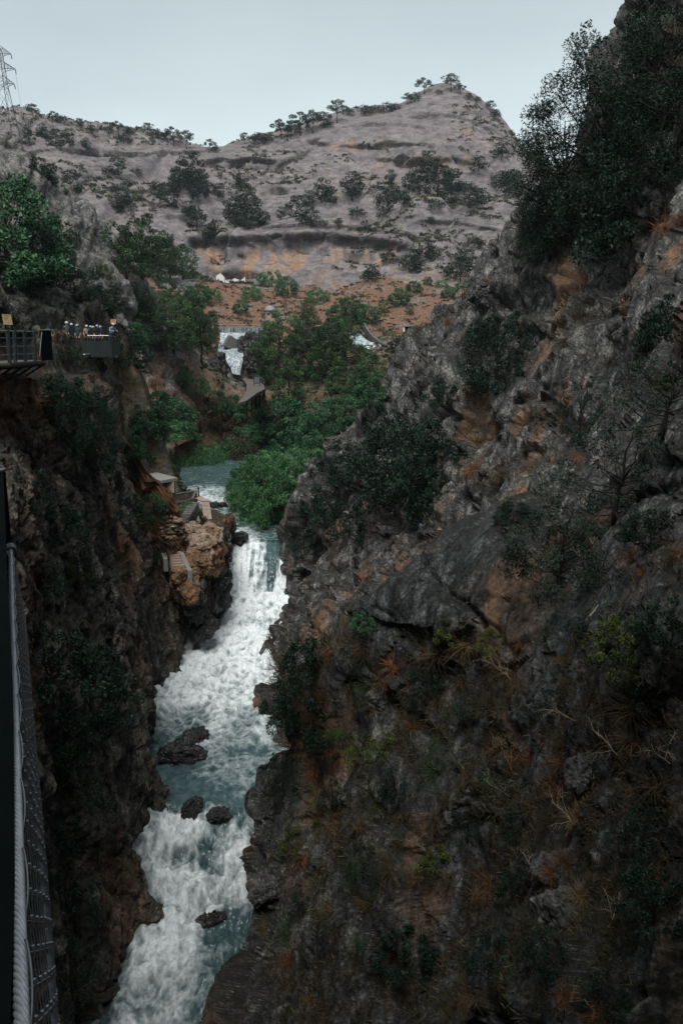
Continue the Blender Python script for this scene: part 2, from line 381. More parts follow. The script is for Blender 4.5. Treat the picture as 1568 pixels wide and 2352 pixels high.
def noise_mask(X, Y, Z, s, sc): return fbm(np.stack([X, Y, Z], -1).reshape(-1, 3) / sc, 4, s).reshape(X.shape)
def in_band(u, v, pts, w):           # mask along a polyline in survey coordinates
    d = np.full(u.shape, 1e9)
    for (a, b), (c, e) in zip(pts[:-1], pts[1:]):
        L = (c - a) ** 2 + (e - b) ** 2; t = np.clip(((u - a) * (c - a) + (v - b) * (e - b)) / L, 0, 1)
        d = np.minimum(d, np.hypot(u - a - t * (c - a), (v - b - t * (e - b))))
    return sst(w, w * .45, d)

M_MTN = rock("mountain_rock", (.058, .050, .052), (.148, .126, .129), (.235, .202, .205), (.27, .155, .09), (.62, .72), soil=(.10, .092, .06), soil_n=(.95, 1.25), fine=.8, big=.03, stretch=(1, 1, 2.6), bump=.9, bdist=.6, rough=.9, use_attr=True, crk=.12, con=(.6, .97, 1.25), wet=True)
def earth_mat():
    m, nt, b = new_mat("red_earth"); N = NT(nt); p = N.pos()
    f = N.noise(p, .25, 6, .65); g = N.noise(p, 1.6, 6, .7); g2 = N.noise(p, 5., 4, .7)
    red = N.ramp(g, [(.3, (.065, .037, .026)), (.5, (.148, .080, .054)), (.7, (.255, .165, .118))])
    dry = N.ramp(g, [(.3, (.035, .034, .02)), (.5, (.075, .062, .038)), (.7, (.16, .125, .085))])
    c = N.mix(N.math('ADD', N.attr('soil'), N.math('MULTIPLY', N.math('SUBTRACT', f, .5), .9), True), dry, red)
    stone = N.ramp(g, [(.3, (.035, .035, .035)), (.5, (.135, .130, .125)), (.70, (.31, .30, .285))])
    c = N.mix(N.attr('bare'), c, stone)
    c = N.mix(N.math('MULTIPLY', N.attr('trail'), .9), c, N.mix(g2, (.20, .125, .085), (.33, .22, .16)))
    c = N.mix(1.0, c, N.ramp(g2, [(.3, .6), (.7, 1.3)]), 'MULTIPLY')
    N.l(c, b.inputs['Base Color']); b.inputs['Roughness'].default_value = .92; b.inputs['Specular IOR Level'].default_value = .15
    N.bump(N.math('ADD', g, N.math('MULTIPLY', g2, .5)), .8, .35, b); return m
M_EARTH = earth_mat()
BVH = {}
def ground_mesh(name, X, Y, mat, extra):
    Z = terrain(X, Y); P = np.stack([X, Y, Z], -1); n, m = X.shape
    if name == 'hillside':                      # bare layered ridge on the left: tilted beds broken into plates
        q = P.reshape(-1, 3); N = grid_normals(P).reshape(-1, 3); N *= np.sign(N[:, 2:])
        ridge = (sst(-22, -29, X) * sst(172, 150, Y) * sst(60, 70, Y)).reshape(-1); i = ridge > .01; q = q[i]
        w = q + .9 * np.stack([fbm(q / 7., 3, 52), fbm(q / 7., 3, 53), fbm(q / 7., 3, 54)], 1); a = math.radians(-33); R_ = np.array([[math.cos(a), 0, math.sin(a)], [0, 1, 0], [-math.sin(a), 0, math.cos(a)]])
        w = w @ R_.T
        d = facet(w / np.array([6., 5., 1.5]), 51, .7, .5) * 1.2 + facet(w / np.array([2.4, 2.0, .7]), 61, .8, .7) * .75 + facet(w / np.array([1.0, .9, .4]), 62, .8, .5) * .2
        Pf = P.reshape(-1, 3); Pf[i] += N[i] * (d * ridge[i])[:, None]; P = Pf.reshape(P.shape)
    if name == 'mountain':                      # hollows and overhangs weathered into the limestone
        N = grid_normals(P); N *= np.sign(N[..., 2:]); u, v, _ = uv_of(P)
        for pts, wv_, A_ in [([(30, 352), (130, 344), (300, 353), (420, 348), (510, 343)], 5, 3.2), ([(470, 371), (560, 366), (640, 374)], 5, 4.5), ([(700, 322), (780, 330), (900, 327), (1010, 338)], 6, 3.6), ([(140, 392), (230, 408), (330, 404)], 5, 2.4), ([(560, 410), (600, 396), (660, 372), (720, 340)], 6, 3.0), ([(330, 468), (420, 476), (470, 500)], 5, 2.8), ([(860, 366), (920, 362), (1000, 366), (1060, 362)], 7, 4.5), ([(600, 524), (700, 519), (800, 522), (900, 534), (1000, 552)], 5, 3.0),
                               ([(430, 556), (500, 548), (620, 546), (740, 541), (850, 552), (930, 566)], 14, 6.5), ([(930, 268), (1010, 262), (1080, 276), (1130, 300)], 6, 2.6), ([(820, 290), (900, 283), (980, 292)], 5, 2.2), ([(250, 430), (330, 440), (400, 436)], 5, 2.2), ([(960, 505), (1060, 515), (1150, 530)], 5, 2.4)]:
            pa = np.array(pts, float); vl = np.interp(u, pa[:, 0], pa[:, 1]) + 5 * fbm(np.stack([X / 9., Y / 40., Z * 0], -1).reshape(-1, 3), 3, int(pa[0, 0])).reshape(X.shape); x_ = (v - vl) / wv_; m_ = sst(pa[0, 0] - 20, pa[0, 0] + 20, u) * sst(pa[-1, 0] + 20, pa[-1, 0] - 20, u)
            P = P + np.array([0, 1.0, 0]) * (.78 * A_ * m_ * np.tanh(x_ * 1.6) * np.exp(-(x_ / 2.0) ** 2))[..., None]
        for (cu, cv, ru, rv, dp) in [(640, 437, 26, 7, 6), (610, 445, 16, 5, 4), (500, 378, 70, 3.5, 5), (590, 385, 56, 4, 5), (930, 372, 26, 10, 7), (985, 368, 30, 9, 6), (905, 345, 14, 6, 5), (945, 352, 10, 6, 5), (855, 330, 60, 10, 4), (750, 325, 40, 6, 4), (1070, 372, 20, 8, 5), (1060, 300, 24, 10, 4),
                                       (545, 632, 48, 6, 9), (560, 590, 90, 16, 4), (760, 585, 70, 14, 4), (660, 572, 60, 10, 3), (830, 590, 30, 12, 5), (500, 585, 14, 22, 3), (470, 330, 60, 5, 3), (230, 350, 40, 6, 4), (410, 498, 50, 5, 3), (430, 505, 22, 6, 3)]:
            g = np.exp(-(((u - cu) / ru) ** 2 + ((v - cv) / rv) ** 2) ** 1.6); P = P - N * (g * dp * .42)[..., None] + np.array([0, 1, 0]) * (g * dp * .38)[..., None]
    Z = P[..., 2]
    me = mesh_of(name, P.reshape(-1, 3), grid_faces(n, m), mat, True)
    u, v, _ = uv_of(P)
    for k, f in extra(u, v, X, Y, Z).items(): attr(me, k, f)
    o = link(name, me); tag(o, kind='structure'); return o, P
def mt_extra(u, v, X, Y, Z):
    nz = noise_mask(X, Y, Z, 71, 8.); nz2 = noise_mask(X, Y, Z * .25, 72, 4.)
    och = in_band(u, v, [(440, 600), (520, 585), (600, 590), (700, 585), (800, 580), (880, 580)], 42) * sst(-.15, .25, nz) + .8 * in_band(u, v, [(500, 600), (560, 605)], 40)
    och += in_band(u, v, [(770, 335), (880, 335)], 22) * .6 * sst(-.3, .2, nz2) + in_band(u, v, [(880, 375), (1060, 372)], 26) * .8 * sst(-.1, .25, nz2) + in_band(u, v, [(1040, 300), (1130, 330)], 26) * .5 * sst(-.2, .2, nz2)
    och += sst(590, 650, v) * .75 * sst(-.3, .3, nz) * (Y < 330)
    st_ = fbm(np.stack([X / 2.6, Y / 9., Z / 26.], -1).reshape(-1, 3), 4, 74).reshape(X.shape)
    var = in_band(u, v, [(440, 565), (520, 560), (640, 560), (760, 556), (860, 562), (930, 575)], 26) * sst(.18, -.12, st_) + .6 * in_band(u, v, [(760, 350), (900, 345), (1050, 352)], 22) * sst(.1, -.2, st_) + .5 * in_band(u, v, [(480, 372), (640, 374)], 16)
    return {'ochre': np.clip(och * sst(-.25, .05, st_), 0, 1), 'wet': np.clip(var + .45 * sst(.0, .5, noise_mask(X, Y, Z * 2, 75, 30.)), 0, .85)}  # here the mask holds varnish streaks, darker bands along ledges and random tone
def hl_extra(u, v, X, Y, Z):
    nz = noise_mask(X, Y, Z, 73, 6.)
    soil = sst(600, 660, v) * sst(170, 200, Y) + sst(-20, -5, X) * 0
    soil = np.maximum(soil, .75 * sst(160, 140, Y) * sst(126, 136, Y) * sst(-42, -30, X) * sst(0, -16, X))
    soil = np.maximum(soil, .95 * in_band(u, v, [(350, 930), (400, 890), (470, 850), (520, 900), (570, 905)], 75) * (Y > 100) * (Y < 178))
    ridge = sst(-24, -32, X) * sst(170, 150, Y)
    bare = np.clip(ridge * (.7 + .3 * sst(-.35, .1, nz)) * sst(-4, 1.5, Z) + .5 * sst(.1, .3, nz) + .5 * in_band(u, v, [(420, 880), (470, 850), (530, 890)], 50) * sst(-.15, .1, nz) + in_band(u, v, [(380, 640), (430, 640)], 30), 0, 1)
    tr = in_band(u, v, [(300, 1060), (345, 1044), (395, 1022), (440, 1004), (455, 992), (440, 978)], 13) * (Y > 100) * (Y < 150) + .8 * in_band(u, v, [(478, 905), (480, 860), (500, 820)], 12) * (Y > 135) * (Y < 165)
    return {'soil': soil, 'bare': bare, 'trail': np.clip(tr, 0, 1)}
X, Y = pol(288, 640, 420, -38, 40, 760); mtn_o, mtn_P = ground_mesh("mountain", X, Y, M_MTN, mt_extra)
X, Y = pol(57, 292, 560, -42, 34, 640); hill_o, hill_P = ground_mesh("hillside", X, Y, M_EARTH, hl_extra)
# a plain far beyond and below everything, out to the horizon
me = mesh_of("ground", [(-3500, -300, -60), (3500, -300, -60), (3500, 4500, -60), (-3500, 4500, -60)], np.array([[0, 1, 2, 3]]), M_EARTH, False)
tag(link("ground", me), kind='structure')

# dirt path on the left bank
tk = [(300, 1062), (345, 1044), (395, 1022), (440, 1004), (456, 992), (446, 978), (425, 968)]
hp_ = hill_P.reshape(-1, 3); hu, hv, hzc = uv_of(hp_); sel = (hu > 250) & (hu < 520) & (hv > 940) & (hv < 1100) & (hp_[:, 1] > 95) & (hp_[:, 1] < 160); hs, su, sv = hp_[sel], hu[sel], hv[sel]
pp = np.array([hs[np.argmin((su - a) ** 2 + (sv - b) ** 2)] for a, b in tk]); t_ = np.linspace(0, len(pp) - 1, 60); pp = np.stack([np.interp(t_, range(len(pp)), pp[:, k]) for k in range(3)], 1)
for k in range(3): pp[:, k] = np.convolve(np.pad(pp[:, k], 5, mode='edge'), np.ones(11) / 11, 'valid')
td = np.gradient(pp, axis=0); td[:, 2] = 0; td /= np.linalg.norm(td, axis=1, keepdims=True); sd = np.stack([-td[:, 1], td[:, 0], 0 * td[:, 0]], 1); sx = np.linspace(-1, 1, 7)
Q = pp[:, None] + sd[:, None] * (sx * .85)[None, :, None] * (1 + .25 * fbm(pp / 2.5, 3, 79))[:, None, None]; zt_ = terrain(Q[..., 0], Q[..., 1]); Q[..., 2] = np.maximum(zt_, pp[:, None, 2] - .3) + .18 - .12 * np.abs(sx)[None] ** 3
M_PATH = simple("path_earth", (.25, .155, .105), .95, 0, .35, 1.5, .5)
tag(link("path", mesh_of("path", Q.reshape(-1, 3), grid_faces(60, 7), M_PATH, True)), kind='structure')

def relax(P, k=14):
    """calm the folds where the sheet is stretched over a step"""
    e = np.sqrt((P ** 2).sum(-1)) * .0062
    for it in range(k):
        a = np.linalg.norm(np.diff(P, axis=0, append=P[-1:]), axis=2); b = np.linalg.norm(np.diff(P, axis=1, append=P[:, -1:]), axis=2); m = np.maximum(a, b) / e
        m = np.clip((m - 2.0) / 2.5, 0, 1); q = np.pad(m, 2); m = np.maximum.reduce([q[x:x + m.shape[0], y:y + m.shape[1]] for x in range(5) for y in range(5)])
        Q = np.pad(P, ((1, 1), (1, 1), (0, 0)), mode='edge'); av = (Q[:-2, 1:-1] + Q[2:, 1:-1] + Q[1:-1, :-2] + Q[1:-1, 2:]) / 4
        P = P + (m * .6)[..., None] * (av - P)
    return P
# ------------------------------------------------------------------ right wall of the gorge: X as a field over depth and height
RC = []
def rc(u, v, Y):
    p = W(u, v, Y); RC.append((p[1], p[2], p[0]))
for v, u in URIGHT[5:-2]:
    p = river_pt(u, v); RC.append((p[1], p[2] - .2, p[0])); RC.append((p[1], p[2] - 5, p[0] - .6))
for q in [(1568, 2352, 11.5), (1200, 2352, 16.5), (900, 2352, 22.5), (700, 2352, 27.5), (1568, 2000, 13), (1200, 2000, 19.5), (900, 2000, 27.5), (700, 2050, 33), (1568, 1600, 15), (1300, 1600, 21.5), (1000, 1600, 31), (800, 1700, 37), (700, 1760, 41.5),
          (1568, 1300, 18.5), (1300, 1350, 26.5), (1050, 1400, 34.5), (880, 1440, 39.0), (760, 1580, 41.8), (1000, 1340, 36.5), (1568, 1100, 22), (1350, 1130, 29.5), (1190, 1172, 36.5),
          (700, 1600, 52), (850, 1380, 58), (750, 1500, 57), (660, 1400, 77), (700, 1300, 78), (690, 1210, 82), (692, 1110, 84), (742, 1032, 84), (872, 930, 84), (962, 800, 82), (1052, 700, 80), (1092, 640, 78), (1240, 530, 72),
          (800, 1200, 70), (950, 1150, 63), (1100, 1000, 57), (1000, 1300, 54), (1200, 850, 57), (1300, 700, 56), (1150, 1130, 50), (1300, 950, 49), (1400, 1000, 41), (1500, 800, 38), (1568, 700, 36), (1450, 600, 48), (1568, 500, 43), (850, 1050, 76), (1000, 950, 70),
          (1385, 180, 66), (1452, 0, 66), (1392, 110, 66), (1420, 400, 58), (1568, 200, 54), (1568, 0, 58), (1520, -200, 66), (1320, 450, 68), (1750, 300, 40), (1900, 900, 16), (1900, 1700, 9)]:
    rc(*q)
for q in [(97, -22, 8), (97, -10, 16), (97, 0, 24), (97, 10, 34), (97, 20, 44), (110, -20, 30), (110, 10, 60), (84, 30, 42), (5, -12, 8), (5, 0, 11), (5, -30, 3), (5, 20, 17), (12, -34, 0), (22, -36, -2.5), (80, 45, 45), (40, 30, 30), (20, 25, 24), (60, 50, 34)]:
    RC.append((q[0], q[1], q[2]))
RC = np.array(RC); _rw = rbf(RC[:, :2], RC[:, 2], reg=.02)
def wallR_base(Y, Z): return _rw(np.stack([Y, Z], -1))
nY, nQ = 860, 900
yy = 5.5 * (112 / 5.5) ** (np.arange(nY) / (nY - 1.0)); qq = np.linspace(-1.45, .62, nQ)
YY, QQ = np.meshgrid(yy, qq, indexing='ij'); ZZ = YY * QQ; ok = None
ZZ = np.maximum(ZZ, -39 + .02 * QQ)
XX = wallR_base(YY.reshape(-1), ZZ.reshape(-1)).reshape(YY.shape)
def hole(Y0, Z0, ry, rz, d):
    return d * np.exp(-(((YY - Y0) / ry) ** 2 + ((ZZ - Z0) / rz) ** 2) ** 1.5)
for u, v, Yc, ry, rz, d in [(850, 2130, 25.0, 2.8, 3.6, 2.4), (600, 1560, 63, 2, 3, 1.5), (700, 1740, 43, 2.0, 2.0, 1.5), (660, 1330, 80, 2, 1.2, 1.5), (820, 1290, 66, 3, 3, 1.2), (1120, 1010, 57, 2, 1.2, 1.2), (1330, 1960, 17.5, .8, .5, .8)]:
    p = W(u, v, Yc); XX += hole(p[1], p[2], ry, rz, d)
_cz, _cy = np.array([(W(u, v, Yc)[2], Yc) for u, v, Yc in [(640, 1760, 45.5), (760, 1580, 41.8), (880, 1440, 39.0), (1000, 1340, 36.8), (1190, 1172, 36.5), (1350, 1130, 30.5), (1500, 1085, 26)]]).T
_yc = np.interp(ZZ, _cz, _cy)                               # a slab stands proud of the wall behind it: a gully runs along its far edge
zf = sst(-30, -25, ZZ) * sst(-6.6, -9.0, ZZ)
slab = sst(-6.5, -1.5, YY - _yc) * sst(.5, -.1, YY - _yc) * zf
XX -= 2.1 * slab
XX += 3.4 * sst(0, 1.2, YY - _yc) * sst(13, 4, YY - _yc) * zf
PW = np.stack([XX, YY, ZZ], -1); NW = grid_normals(PW); NW *= np.sign(-NW[..., :1] + 1e-6)
p = PW.reshape(-1, 3); dist = np.sqrt((p ** 2).sum(1)); farw = sst(42, 60, dist)
wn_ = p + .55 * np.stack([fbm(p / 4., 3, 101), fbm(p / 4., 3, 102), fbm(p / 4., 3, 103)], 1)
def axes(q, dip, yaw):            # along the fall line, across, and out of the slope
    a = math.radians(dip); R1 = np.array([[math.cos(a), 0, math.sin(a)], [0, 1, 0], [-math.sin(a), 0, math.cos(a)]]); b = math.radians(yaw); R2 = np.array([[math.cos(b), math.sin(b), 0], [-math.sin(b), math.cos(b), 0], [0, 0, 1]])
    return q @ (R2 @ R1).T
w1 = axes(wn_, 48, 14); w2 = axes(wn_, 62, -10); rgh = .45 + .75 * sst(-.25, .25, fbm(p / 6., 3, 106))
sl_ = slab.reshape(-1); rgh = rgh * (1 - .55 * sl_)
dsp = fbm(p / np.array([9., 9., 12.]), 3, 104) * .5
dsp += facet(w1 / np.array([17., 12., 10.]), 109, .9, .3) * 1.1 + facet(w1 / np.array([8.5, 6.0, 5.0]), 111, .8, .30) * (.95 + .5 * farw) * (1 - .6 * sl_)
def spacing(Pg):
    a = np.linalg.norm(np.gradient(Pg, axis=0), axis=2); b = np.linalg.norm(np.gradient(Pg, axis=1), axis=2); m = np.maximum(a, b); q_ = np.pad(m, 2, mode='edge'); return np.maximum.reduce([q_[x:x + m.shape[0], y:y + m.shape[1]] for x in range(0, 5, 2) for y in range(0, 5, 2)]).reshape(-1)
def carry(s_, c): return sst(c * .75, c * .28, s_)                 # fine relief only where the mesh is fine enough to hold it
P1 = PW + (NW.reshape(-1, 3) * dsp[:, None]).reshape(PW.shape); s1 = spacing(P1)
dsp += facet(w2 / np.array([3.2, 2.4, 2.0]), 121, .8, .55) * (.34 + .26 * farw) * (1 - .35 * sl_) * carry(s1, 2.0)
P1 = PW + (NW.reshape(-1, 3) * dsp[:, None]).reshape(PW.shape); s1 = spacing(P1)
dsp += rgh * (facet(w1 / np.array([1.2, 1.0, .8]), 131, .8, .6) * (.10 + .06 * farw) * carry(s1, .9) + facet(p / np.array([.42, .42, .36]), 141, .8, .5) * .032 * sst(75, 30, dist) * carry(s1, .38))
wj = w1 + 1.1 * np.stack([fbm(p / 6., 3, 161), fbm(p / 6., 3, 162), fbm(p / 6., 3, 163)], 1)
for kx, sp_, wd_, dp_ in ((1, 2.7, .10, .55), (0, 6.5, .10, .45)):          # long joints: down the slope, and across it
    t_ = wj[:, kx] / sp_ + .6 * fbm(p / (sp_ * 2.5), 2, 164 + kx); ft = np.abs(t_ - np.floor(t_) - .5) * sp_; dsp -= dp_ * np.exp(-(ft / np.maximum(wd_, .0065 * dist)) ** 2) * sst(-.25, .15, fbm(p / (sp_ * 1.7), 2, 168 + kx)) * np.clip(dist / 30, .5, 1.6) * (1 - .85 * sl_) * .75 * carry(s1, .75)
dsp -= farw * .9 * np.clip(.12 - np.abs(fbm(wn_ / np.array([2.6, 2.6, 14.]), 3, 151)), 0, 1) / .12        # upright clefts in the far wall
PW = PW + (NW.reshape(-1, 3) * dsp[:, None]).reshape(PW.shape)
PW = relax(PW)
M_ROCKR = rock("gorge_rock", (.010, .0105, .011), (.056, .055, .053), (.26, .25, .235), (.20, .105, .055), (.555, .66), soil=(.013, .0112, .0085), soil_n=(.60, 1.10), fine=7., big=.22, bump=.9, bdist=.08, con=(.18, .8, 2.2), wet=True)
me = mesh_of("cliff", PW.reshape(-1, 3), grid_faces(nY, nQ), M_ROCKR, False)
attr(me, 'wet', np.clip(sst(-7, -3, YY - _yc) * sst(1.5, .5, YY - _yc) * zf * .8 + .95 * sst(46, 26, dist.reshape(YY.shape)) * sst(-.6, .1, fbm(p / 7., 3, 107).reshape(YY.shape)), 0, 1))  # wet along the slab edge; elsewhere patchy darkening that grows nearer the camera
cliffR = link("cliff", me); tag(cliffR, kind='structure')

# ------------------------------------------------------------------ left wall: lofted stations, each a profile from the river bed to the plateau
def pchip(t, T, A):
    """monotone-ish cubic through A (k, ...) at T"""
    T = np.asarray(T, float); A = np.asarray(A, float); m = np.gradient(A, T, axis=0)
    i = np.clip(np.searchsorted(T, t, side='right') - 1, 0, len(T) - 2); h = T[i + 1] - T[i]; x = (t - T[i]) / h
    sh = (-1,) + (1,) * (A.ndim - 1); x = x.reshape(sh); h = h.reshape(sh)
    return (2 * x ** 3 - 3 * x ** 2 + 1) * A[i] + (x ** 3 - 2 * x ** 2 + x) * h * m[i] * .6 + (-2 * x ** 3 + 3 * x ** 2) * A[i + 1] + (x ** 3 - x ** 2) * h * m[i + 1] * .6
LS = []
def station(Y, pts): LS.append((Y, pts))
def lx(u, Y, Z): return (u - CW / 2) / FPX * (Y * CP - Z * SP)
wlv = lambda Y: float(river_h(Y))
# per station: (x, z) from bed to far left: bed, waterline, low, mid, high, under the path, path edge, cap, back
def st(Y, xw, xl, xm, xh, xo, xe, ze, cz_, bz):
    z0 = wlv(Y)
    station(Y, [(xw + 1.2, z0 - 5), (xw, z0), (xl, z0 + (ze - z0) * .25), (xm, z0 + (ze - z0) * .5), (xh, z0 + (ze - z0) * .75), (xo, ze - 2.2), (xe, ze), (xe - 2.3, ze + .15), (xe - 3.4, cz_), (xe - 14, bz)])
st(14, -12.4, -12.8, -13.6, -15.0, -17.5, -19, -2, 2, 6)
st(24, -12.4, -12.8, -13.6, -14.6, -17.5, -19, -2, 2, 6)
st(34.5, -12.7, -13.4, -13.8, -14.6, -17.2, -18.2, -1.6, 3, 7)
st(36.5, -12.4, -13.0, -13.9, -14.6, -16.8, -15.9, -1.5, 4.2, 7)
st(39, -11.6, -12.6, -13.8, -14.6, -16.9, -16.0, -1.5, 4.6, 7.5)
st(41, -10.4, -12.6, -13.4, -15.4, -17.6, -16.5, -1.5, 4.8, 8)
st(43.5, -12.0, -13.4, -14.2, -15.0, -17.4, -16.8, -1.6, 4.6, 8)
st(46, -10.9, -12.9, -14.2, -15.6, -16.8, -17.0, -1.9, 4.2, 7)
st(50, -13.1, -13.9, -14.6, -15.4, -16.6, -17.2, -2.0, 3, 6)
st(55, -14.4, -14.4, -15.0, -16.2, -17.0, -17.6, -2.0, 1.2, 4)
st(60, -14.9, -15.2, -16.2, -17.0, -17.6, -17.8, -2.0, .6, 3)
st(63.5, -14.7, -15.3, -16.5, -17.2, -17.8, -18.0, -2.0, 0, 2)
st(66, -14.4, -15.2, -16.6, -17.2, -18.2, -18.6, -6, -5, 1)
st(68, -14.2, -14.2, -14.6, -14.8, -14.4, -15.2, -12.5, -11, -4)
st(70.5, -14.4, -12.7, -12.4, -12.6, -12.9, -13.4, -19.2, -18.3, -17)
st(73, -13.9, -12.4, -12.0, -12.0, -12.1, -12.6, -18.6, -18, -17)
st(76, -12.0, -11.6, -11.5, -11.6, -11.7, -12.0, -18.2, -17.8, -16.8)
st(79, -11.9, -11.5, -11.4, -11.5, -11.6, -11.9, -18.2, -18, -16.6)
st(82, -12.3, -12.0, -11.8, -11.8, -11.9, -12.1, -18.2, -18, -16.4)
st(85, -12.6, -12.4, -12.2, -12.2, -12.3, -12.5, -18.6, -18.4, -16.4)
st(88, -12.6, -12.7, -12.8, -12.9, -13.2, -13.6, -19.0, -18.6, -16.4)
st(93, -14.0, -14.4, -14.6, -14.8, -15.0, -15.4, -19.4, -19, -16.2)
ys = np.array([s[0] for s in LS]); A = np.array([s[1] for s in LS], float)
n1, n2 = 760, 620
tY = 14 * (93 / 14.) ** (np.arange(n1) / (n1 - 1.0)); B = pchip(tY, ys, A)                 # n1, 9, 2
tt = np.linspace(0, 9, n2)
C_ = pchip(tt, np.arange(10.), B.transpose(1, 0, 2)).transpose(1, 0, 2)
PL = np.stack([C_[..., 0], np.repeat(tY[:, None], n2, 1), C_[..., 1]], -1)
NL = grid_normals(PL); NL *= np.sign((NL * np.array([1, -.15, .6])).sum(-1, keepdims=True))
p = PL.reshape(-1, 3); wv = p + .7 * np.stack([fbm(p / 5., 3, 201), fbm(p / 5., 3, 202), fbm(p / 5., 3, 203)], 1)
dsp = fbm(p / np.array([8, 8, 14.]), 3, 204) * .7 + facet(wv / np.array([3.2, 3.4, 7.]), 211, .8, .5) * .7 + facet(wv / np.array([1.4, 1.4, 2.8]), 221, .9, .7) * .36 + facet(wv / np.array([.55, .55, .9]), 231, 1.0, .6) * .17 + facet(p / np.array([.3, .3, .35]), 241, 1., .5) * .07
flat = sst(.55, .85, NL.reshape(-1, 3)[:, 2])
dsp = dsp * (1 - .55 * flat * (p[:, 1] > 68))
dsp += (np.abs(fbm(wv / np.array([2.5, 2.5, 9.]), 4, 251)) - .25) * .9 * (1 - flat)
# the ground that carries the path stays level
pathband = sst(-14.8, -15.6, p[:, 0]) * sst(-3.4, -2.4, p[:, 2]) * sst(.6, .0, p[:, 2]) * sst(67, 65, p[:, 1])
dsp = dsp * (1 - .85 * pathband) - .3 * pathband
PL = PL + (NL.reshape(-1, 3) * dsp[:, None]).reshape(PL.shape)
PL = relax(PL, 8)
M_ROCKL = rock("gorge_rock_warm", (.008, .008, .0082), (.050, .047, .043), (.25, .23, .20), (.25, .12, .055), (.53, .63), soil=(.020, .018, .011), soil_n=(.5, .9), fine=6., big=.2, stretch=(1, 1, .3), bump=.9, bdist=.1, use_attr=True, con=(.22, .85, 2.1))
me = mesh_of("cliff", PL.reshape(-1, 3), grid_faces(n1, n2), M_ROCKL, False)
u_, v_, _ = uv_of(PL)
lo = sst(66.5, 70, PL[..., 1]) * sst(-25.5, -21.5, PL[..., 2]); top_ = sst(66.5, 69, PL[..., 1]) * sst(-20, -18.6, PL[..., 2])
attr(me, 'ochre', np.clip(lo * .9 + .6 * top_ + .75 * sst(-20, -13, PL[..., 2]) * sst(2, -2, PL[..., 2]) * sst(-.05, .25, fbm(PL.reshape(-1, 3) / np.array([5., 5., 9.]), 3, 78).reshape(PL.shape[:2])), 0, 1) * sst(-.35, .25, noise_mask(PL[..., 0], PL[..., 1], PL[..., 2] * .5, 77, 2.5)))
cliffL = link("cliff", me); tag(cliffL, kind='structure')

# unseen gorge walls behind the bridge; end and height shaped to block the sun
def back_wall(pts, zs):
    pts = np.array(pts, float); n = 60; m = 40
    tt_ = np.linspace(0, len(pts) - 1, n); bx = np.interp(tt_, range(len(pts)), pts[:, 0]); by = np.interp(tt_, range(len(pts)), pts[:, 1]); lean = np.interp(tt_, range(len(pts)), pts[:, 2]); z = np.linspace(zs[0], zs[1], m)
    P = np.stack([bx[:, None] + lean[:, None] * (z[None] + 35) / 100., np.repeat(by[:, None], m, 1), np.repeat(z[None], n, 0)], -1); q = P.reshape(-1, 3)
    q[:, 0] += np.sign(lean.mean()) * facet(q / np.array([9., 9., 14.]), 261) * 1.5 * 0 + fbm(q / 12., 3, 262) * 1.2
    tag(link("cliff", mesh_of("cliff", q, grid_faces(n, m), M_ROCKR, False)), kind='structure')
back_wall([(-13.6, 24, -9), (-13.5, 14, -10), (-14, 0, -14), (-14, -14, -12), (-9, -23, -6), (2, -28, 0)], (-42, 60))
back_wall([(14, 6.5, 26), (9, -4, 24), (7, -14, 18), (6, -23, 6), (1.5, -28, 0)], (-42, 60))

# ------------------------------------------------------------------ river: one sheet of water with its falls
nv, nt_ = 1300, 150
vv = 1040 + (2900 - 1040) * np.linspace(0, 1, nv); k = np.linspace(0, 1, nt_)
vs = np.interp(np.linspace(0, 1, nv), [0, .18, .42, .85, 1], [1040, 1240, 1372, 2352, 2900])
RY = np.array([river_Y(v) for v in vs]); RZ = RY * np.array([slope(v) for v in vs])
RZ = np.interp(vs, _rv[:, 0], _rv[:, 1])
RXl = np.array([(uL(v) - CW / 2) / FPX * (y * CP - z * SP) for v, y, z in zip(vs, RY, RZ)]); RXr = np.array([(uR(v) - CW / 2) / FPX * (y * CP - z * SP) for v, y, z in zip(vs, RY, RZ)])
ker = np.ones(15) / 15; sm = lambda a: np.convolve(np.pad(a, 7, mode='edge'), ker, 'valid')
RXl, RXr = sm(RXl), sm(RXr)
T = np.linspace(-.38, 1.38, nt_)
RX = RXl[:, None] + T[None] * (RXr - RXl)[:, None]
PRv = np.stack([RX, np.repeat(RY[:, None], nt_, 1), np.repeat(RZ[:, None], nt_, 1)], -1)
V2 = np.repeat(vs[:, None], nt_, 1); T2 = np.repeat(T[None], nv, 0)
q = PRv.reshape(-1, 3)
# flow coordinates: across, along the stream (arc length)
arc = np.concatenate([[0], np.cumsum(np.hypot(np.diff(RY), np.diff(RZ)))])
S2 = np.repeat(arc[:, None], nt_, 1); FL = np.stack([PRv[..., 0], S2, np.zeros_like(S2)], -1).reshape(-1, 3)
wav = np.interp(V2, [1040, 1115, 1135, 1165, 1190, 1236, 1250, 1360, 1375, 1620, 1700, 1840, 1880, 2080, 2350, 2900], [.05, .05, .35, .25, .16, .10, .06, .25, .75, .6, .28, .16, .5, .6, .38, .3])
fl = FL.copy(); n1_ = fbm(fl / np.array([1.1, 1.6, 1]), 4, 301); n2_ = fbm(fl / np.array([.35, .5, 1]), 3, 302); bil = np.abs(fbm(fl / np.array([1.5, 2.0, 1]), 4, 303))
dz = (n1_ * .9 + n2_ * .35 + (.25 - bil) * 1.6).reshape(S2.shape) * wav
fall = sst(1236, 1252, V2) * sst(1372, 1350, V2)
strk = fbm(FL / np.array([.22, 3.5, 1]), 4, 304).reshape(S2.shape)
PRv[..., 2] += dz * (1 - fall); PRv[..., 1] -= fall * (dz + .25 * strk + .12)
